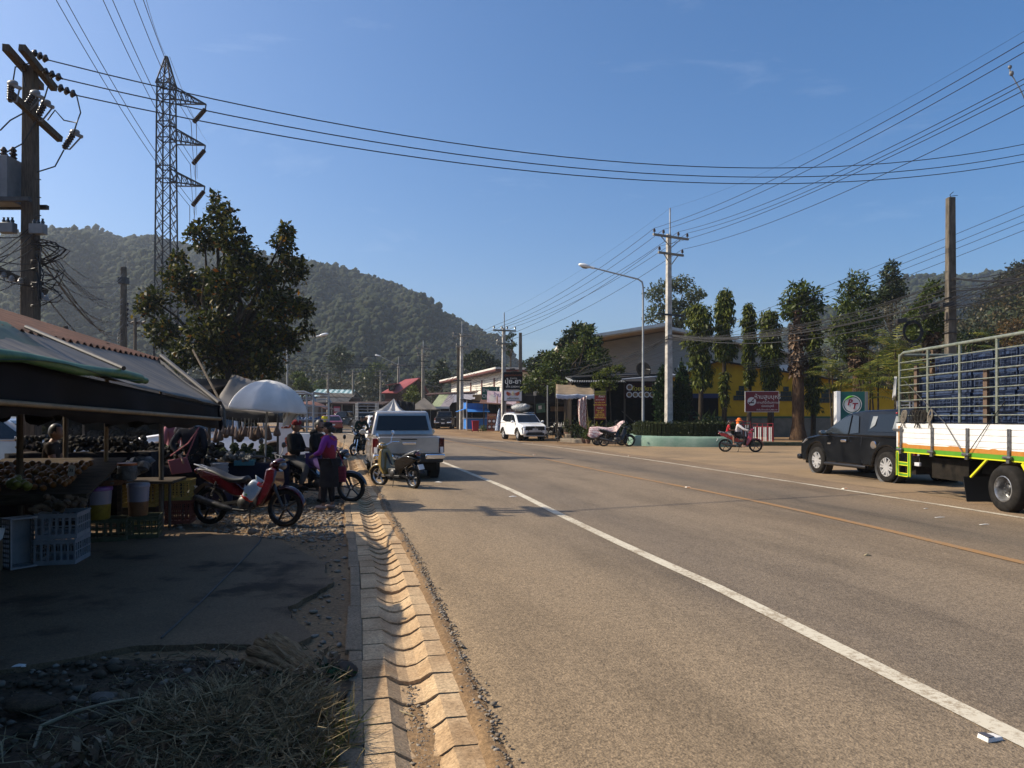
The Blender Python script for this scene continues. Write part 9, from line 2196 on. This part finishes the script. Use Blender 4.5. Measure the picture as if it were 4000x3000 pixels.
MB().box(xf(1518),xf(1540),.0,2.4,zf(1525),zf(1505)).build('dormer',brn,rh);MB().panel([Vector((xf(1506),-.5,zf(1506))),Vector((xf(1546),-.3,zf(1500))),Vector((xf(1552),2.4,zf(1496))),Vector((xf(1512),2.4,zf(1502)))],.08).build('dormer_roof',redr,rh);MB().box(xf(1522),xf(1536),-.03,.0,zf(1522),zf(1509)).build('window',glass_dk,rh)
MB().box(xf(1504),xf(1550),.1,.19,zf(1590),zf(1558)).build('lower_wall',mat('brick_red',(.13,.05,.035),(.19,.08,.06),rough=.9,scale=3),rh)
    # turquoise roofed house and lower grey roofs
D_=118;th_=thing('turquoise_roofed_house','long low house with turquoise striped tin roof at the foot of the hill','house',(PX(1172,D_),D_,gz(D_)));zf=lambda y:PZ(y,D_)-gz(D_);xf=lambda p:PX(p,D_)-PX(1172,D_)
MB().box(xf(1184),xf(1370),.5,8,0,zf(1548)).build('wall',mat('dun_wall',(.16,.145,.125),(.22,.2,.175),rough=.9,scale=2),th_)
MB().add([(xf(1168),-.3,zf(1550)),(xf(1380),-.3,zf(1548)),(xf(1366),4,zf(1520)),(xf(1194),4,zf(1517))],[(0,1,2,3)]).build('roof',stripes('turquoise_tin',(.13,.26,.27),(.42,.52,.52),0,1.1,rough=.5),th_,solid=.1)
MB().add([(xf(1168),8,zf(1550)),(xf(1380),8,zf(1548)),(xf(1366),4,zf(1520)),(xf(1194),4,zf(1517))],[(3,2,1,0)]).add([(xf(1168),-.3,zf(1550)),(xf(1194),4,zf(1517)),(xf(1168),8,zf(1550))],[(0,1,2)]).build('hip',MATS['turquoise_tin'],th_,solid=.1)
D_=106;gr_=thing('grey_roofed_house','house with weathered grey roof and white gable before the turquoise roof','house',(PX(1240,D_),D_,gz(D_)));zf=lambda y:PZ(y,D_)-gz(D_);xf=lambda p:PX(p,D_)-PX(1240,D_)
grf=mat('grey_tile_roof',(.085,.075,.065),(.15,.135,.12),rough=.9,scale=2,aniso=(1,1,6));MB().box(xf(1242),xf(1376),.3,6,0,zf(1553)).build('wall',brn,gr_)
MB().panel([Vector((xf(1252),-.3,zf(1551))),Vector((xf(1382),-.3,zf(1554))),Vector((xf(1372),3,zf(1537))),Vector((xf(1250),3,zf(1534)))],.1).build('roof',grf,gr_);MB().add([(xf(1236),.2,zf(1551)),(xf(1262),.2,zf(1551)),(xf(1250),.2,zf(1535))],[(0,1,2)]).build('gable',wr,gr_,solid=.1)
MB().panel([Vector((xf(1225),-3.5,zf(1576))),Vector((xf(1380),-3.5,zf(1576))),Vector((xf(1376),-.4,zf(1555))),Vector((xf(1245),-.4,zf(1556)))],.1).build('lower_roof',mat('slate_roof',(.05,.05,.055),(.10,.10,.10),rough=.8,scale=2),gr_)
D_=84;cp=thing('market_shelter','long dark roofed market shelter below the houses','shelter',(PX(1245,D_),D_,gz(D_)));zf=lambda y:PZ(y,D_)-gz(D_);xf=lambda p:PX(p,D_)-PX(1245,D_)
MB().panel([Vector((0,-1,zf(1577))),Vector((xf(1500),-1,zf(1584))),Vector((xf(1500),5,zf(1568))),Vector((0,5,zf(1570)))],.12).build('roof',mat('brown_sheet',(.05,.035,.03),(.11,.075,.06),rough=.8,scale=2),cp);MB().box(0,xf(1500),5,5.1,0,zf(1580)).build('back_wall',void,cp)
for p in(1262,1300,1340,1385,1440):MB().box(xf(p)-.06,xf(p)+.06,-.6,-.48,0,zf(1580)).build('post',conc_far,cp)
rsn=thing('red_sign','red advertising board under the market shelter','sign',P(1316,1607,80));MB().box(-.36,.36,0,.06,-.58,.55).build('board',mat('ad_red',(.42,.03,.06),(.5,.06,.09),rough=.6,scale=3),rsn);MB().box(-.3,.3,-.01,-.002,.0,.35).build('print',mat('pale_print',(.5,.35,.35),rough=.6),rsn);MB().box(-.36,.36,-.02,.08,-1.1,-.60).build('lower_board',wht,rsn)
gsn=thing('green_board','bright green board right of the red advertising board','sign',P(1339,1618,79));MB().box(-.33,.33,0,.05,-.25,.28).build('board',mat('mint_board',(.10,.48,.22),rough=.6),gsn);MB().tube([(0,.05,-1.6),(0,.05,.2)],.03,6).build('post',dark_pl,gsn)
orp=thing('orange_tarp_stall','stall under a sagging orange brown tarp behind the white pickup cage','stall',(PX(1225,72),72,gz(72)));zf=lambda y:PZ(y,72)-gz(72);xf=lambda p:PX(p,72)-PX(1225,72)
otm=mat('orange_brown_tarp',(.20,.085,.05),(.27,.12,.075),rough=.7,scale=2,trans=.2)
MB().grid(lambda u,v:Vector((xf(1160)+(xf(1292)-xf(1160))*u,-2+4*v,zf(1604)+(zf(1568)-zf(1604))*math.sin(math.pi*(.22+.78*u*.98))**.7*(1-.35*abs(2*v-1)))),20,10).build('tarp',otm,orp,smooth=60,solid=.02)
for p in(1165,1225,1285):
    for y in(-1.8,1.8):MB().tube([(xf(p),y,0),(xf(p),y,zf(1600))],.04,6).build('post',wood,orp)
MB().box(xf(1170),xf(1280),-1.2,1.2,.7,.8).box(xf(1172),xf(1176),-1.1,1.1,0,.7).box(xf(1274),xf(1278),-1.1,1.1,0,.7).build('counter',plank,orp);bagheap('blue plastic sheets and goods heaped on the orange tarp stall counter',(PX(1210,72),71.5,gz(72)+.82),30,(1.2,.5,.25),.2,mat('blue_sheets',(.02,.09,.28),(.08,.18,.38),rough=.5,scale=4),seed=31)
wt=thing('white_tent','white cloth market tent with a pointed top behind the white hatchback','tent',(PX(1525,74),74,gz(74)));zf=lambda y:PZ(y,74)-gz(74);xf=lambda p:PX(p,74)-PX(1525,74);wcl=mat('white_tent_cloth',(.42,.41,.40),(.58,.57,.55),rough=.8,scale=1.5,trans=.2)
c4=[Vector((xf(1463),-2,zf(1608))),Vector((xf(1582),-2,zf(1606))),Vector((xf(1582),2.5,zf(1604))),Vector((xf(1463),2.5,zf(1606)))];pk_=Vector((xf(1537),.3,zf(1556)))
mb=MB()
for i in range(4):
    a,b=c4[i],c4[(i+1)%4];mb.grid(lambda u,v:(a.lerp(b,u)).lerp(pk_,v)-Vector((0,0,.45*math.sin(math.pi*v)*(1-.4*math.sin(u*14)))),16,10)
mb.build('canopy',wcl,wt,smooth=60,solid=.01)
for p in c4:MB().tube([Vector((p.x,p.y,0)),p],.04,6).build('pole',insul_g,wt)
bk_=MB().grid(lambda u,v:Vector((PX(1550,75)+(PX(1622,75)-PX(1550,75))*u,75+.15*math.sin(u*18),PZ(1563+10*u,75)+(PZ(1606,75)-PZ(1563,75))*v)),24,4).build('black_cloth',mat('black_shade_cloth',(.010,.011,.015),(.022,.023,.028),rough=.9,scale=2),smooth=60,solid=.02);tag(bk_,'black cloth sheet stretched right of the white tent top','cloth')
MB_=MB();tg2=thing('dark_tent','small grey tent by the awning shops','tent',(PX(1655,77),77,gz(77)));MB().add([(-1.6,-1,2.0),(1.6,-1,2.0),(1.6,2,2.0),(-1.6,2,2.0),(0,.5,3.3)],[(0,1,4),(1,2,4),(2,3,4),(3,0,4)]).build('canopy',tent_m,tg2,solid=.02)
for x,y in((-1.5,-.9),(1.5,-.9),(1.5,1.9),(-1.5,1.9)):MB().tube([(x,y,0),(x,y,2.0)],.04,6).build('pole',steel_dk,tg2)
MB().box(-1.5,1.5,.5,.6,0,1.9).build('back_sheet',tarp_dark,tg2)
    # dark stake truck beyond the hatchback
dk,_=pickup('stake_pickup','dark pickup with a tall ladder rack, beyond the white hatchback',(PX(1415,60),61,gz(61)),RAD(18),grey_p,False)
cgm=MB()
for y in(-2.55,-1.9,-1.25,-.62):
    for s in(-1,1):cgm.tube([(s*.82,y,1.12),(s*.82,y,2.5)],.03,6)
for z in(1.4,1.7,2.0,2.25,2.5):
    for s in(-1,1):cgm.tube([(s*.82,-2.55,z),(s*.82,-.6,z)],.022,5)
    cgm.tube([(-.82,-.6,z),(.82,-.6,z)],.022,5);cgm.tube([(-.82,-2.55,z),(.82,-2.55,z)],.022,5)
cgm.build('bed_cage',steel,dk)
car('white_car','white car far up the road left of the ladder rack pickup',(PX(1500,66),68,gz(68)),RAD(40),white_p,'mpv')
    # white vertical banner by the pickup cage
vb=thing('vertical_banner','white upright banner with orange red letters behind the seated men','banner',(PX(1126,19.6),19.6,0));zf=lambda y:PZ(y,19.6)
MB().box(-.27,.27,-.01,.01,.45,zf(1598)).build('cloth',mat('banner_white',(.58,.57,.55),(.66,.65,.63),rough=.6,scale=2),vb)
for x in(-.28,.28):MB().tube([(x,.015,0),(x,.015,zf(1595))],.014,6).build('pole',steel_dk,vb)
orl=mat('orange_red_letters',(.42,.08,.03),rough=.6)
for k,ch in enumerate('บริการ'):text(ch,.34,orl,vb,(0,-.014,zf(1625)-k*.22),off=.012)
    # dark shelter and goods added as a backdrop hiding the bright ground behind
msh=thing('market_shelter','added dark tarp shelter with goods, a backdrop behind the parked cars at the far left','shelter',(-19.5,27,0))
MB().panel([Vector((-8,-2,2.5)),Vector((8.4,-2,2.4)),Vector((8.4,3,3.2)),Vector((-8,3,3.3))],.06).build('roof',tarp_dark,msh);MB().box(-8,8.4,2.9,3,0,3.1).build('back_wall',void,msh)
for x in(-7.8,-3.5,.5,4.5,8.2):MB().tube([(x,-1.9,0),(x,-1.9,2.45)],.04,7).build('post',wood,msh)
MB().box(-7.5,8,-1.4,.2,0,.8).build('counter',cloth_dark,msh)
bagheap('dim goods piled on the counter of the added dark shelter at the far left',(-19.3,26.4,.82),120,(7,.5,.3),.18,MATS['dim_produce'],seed=41)
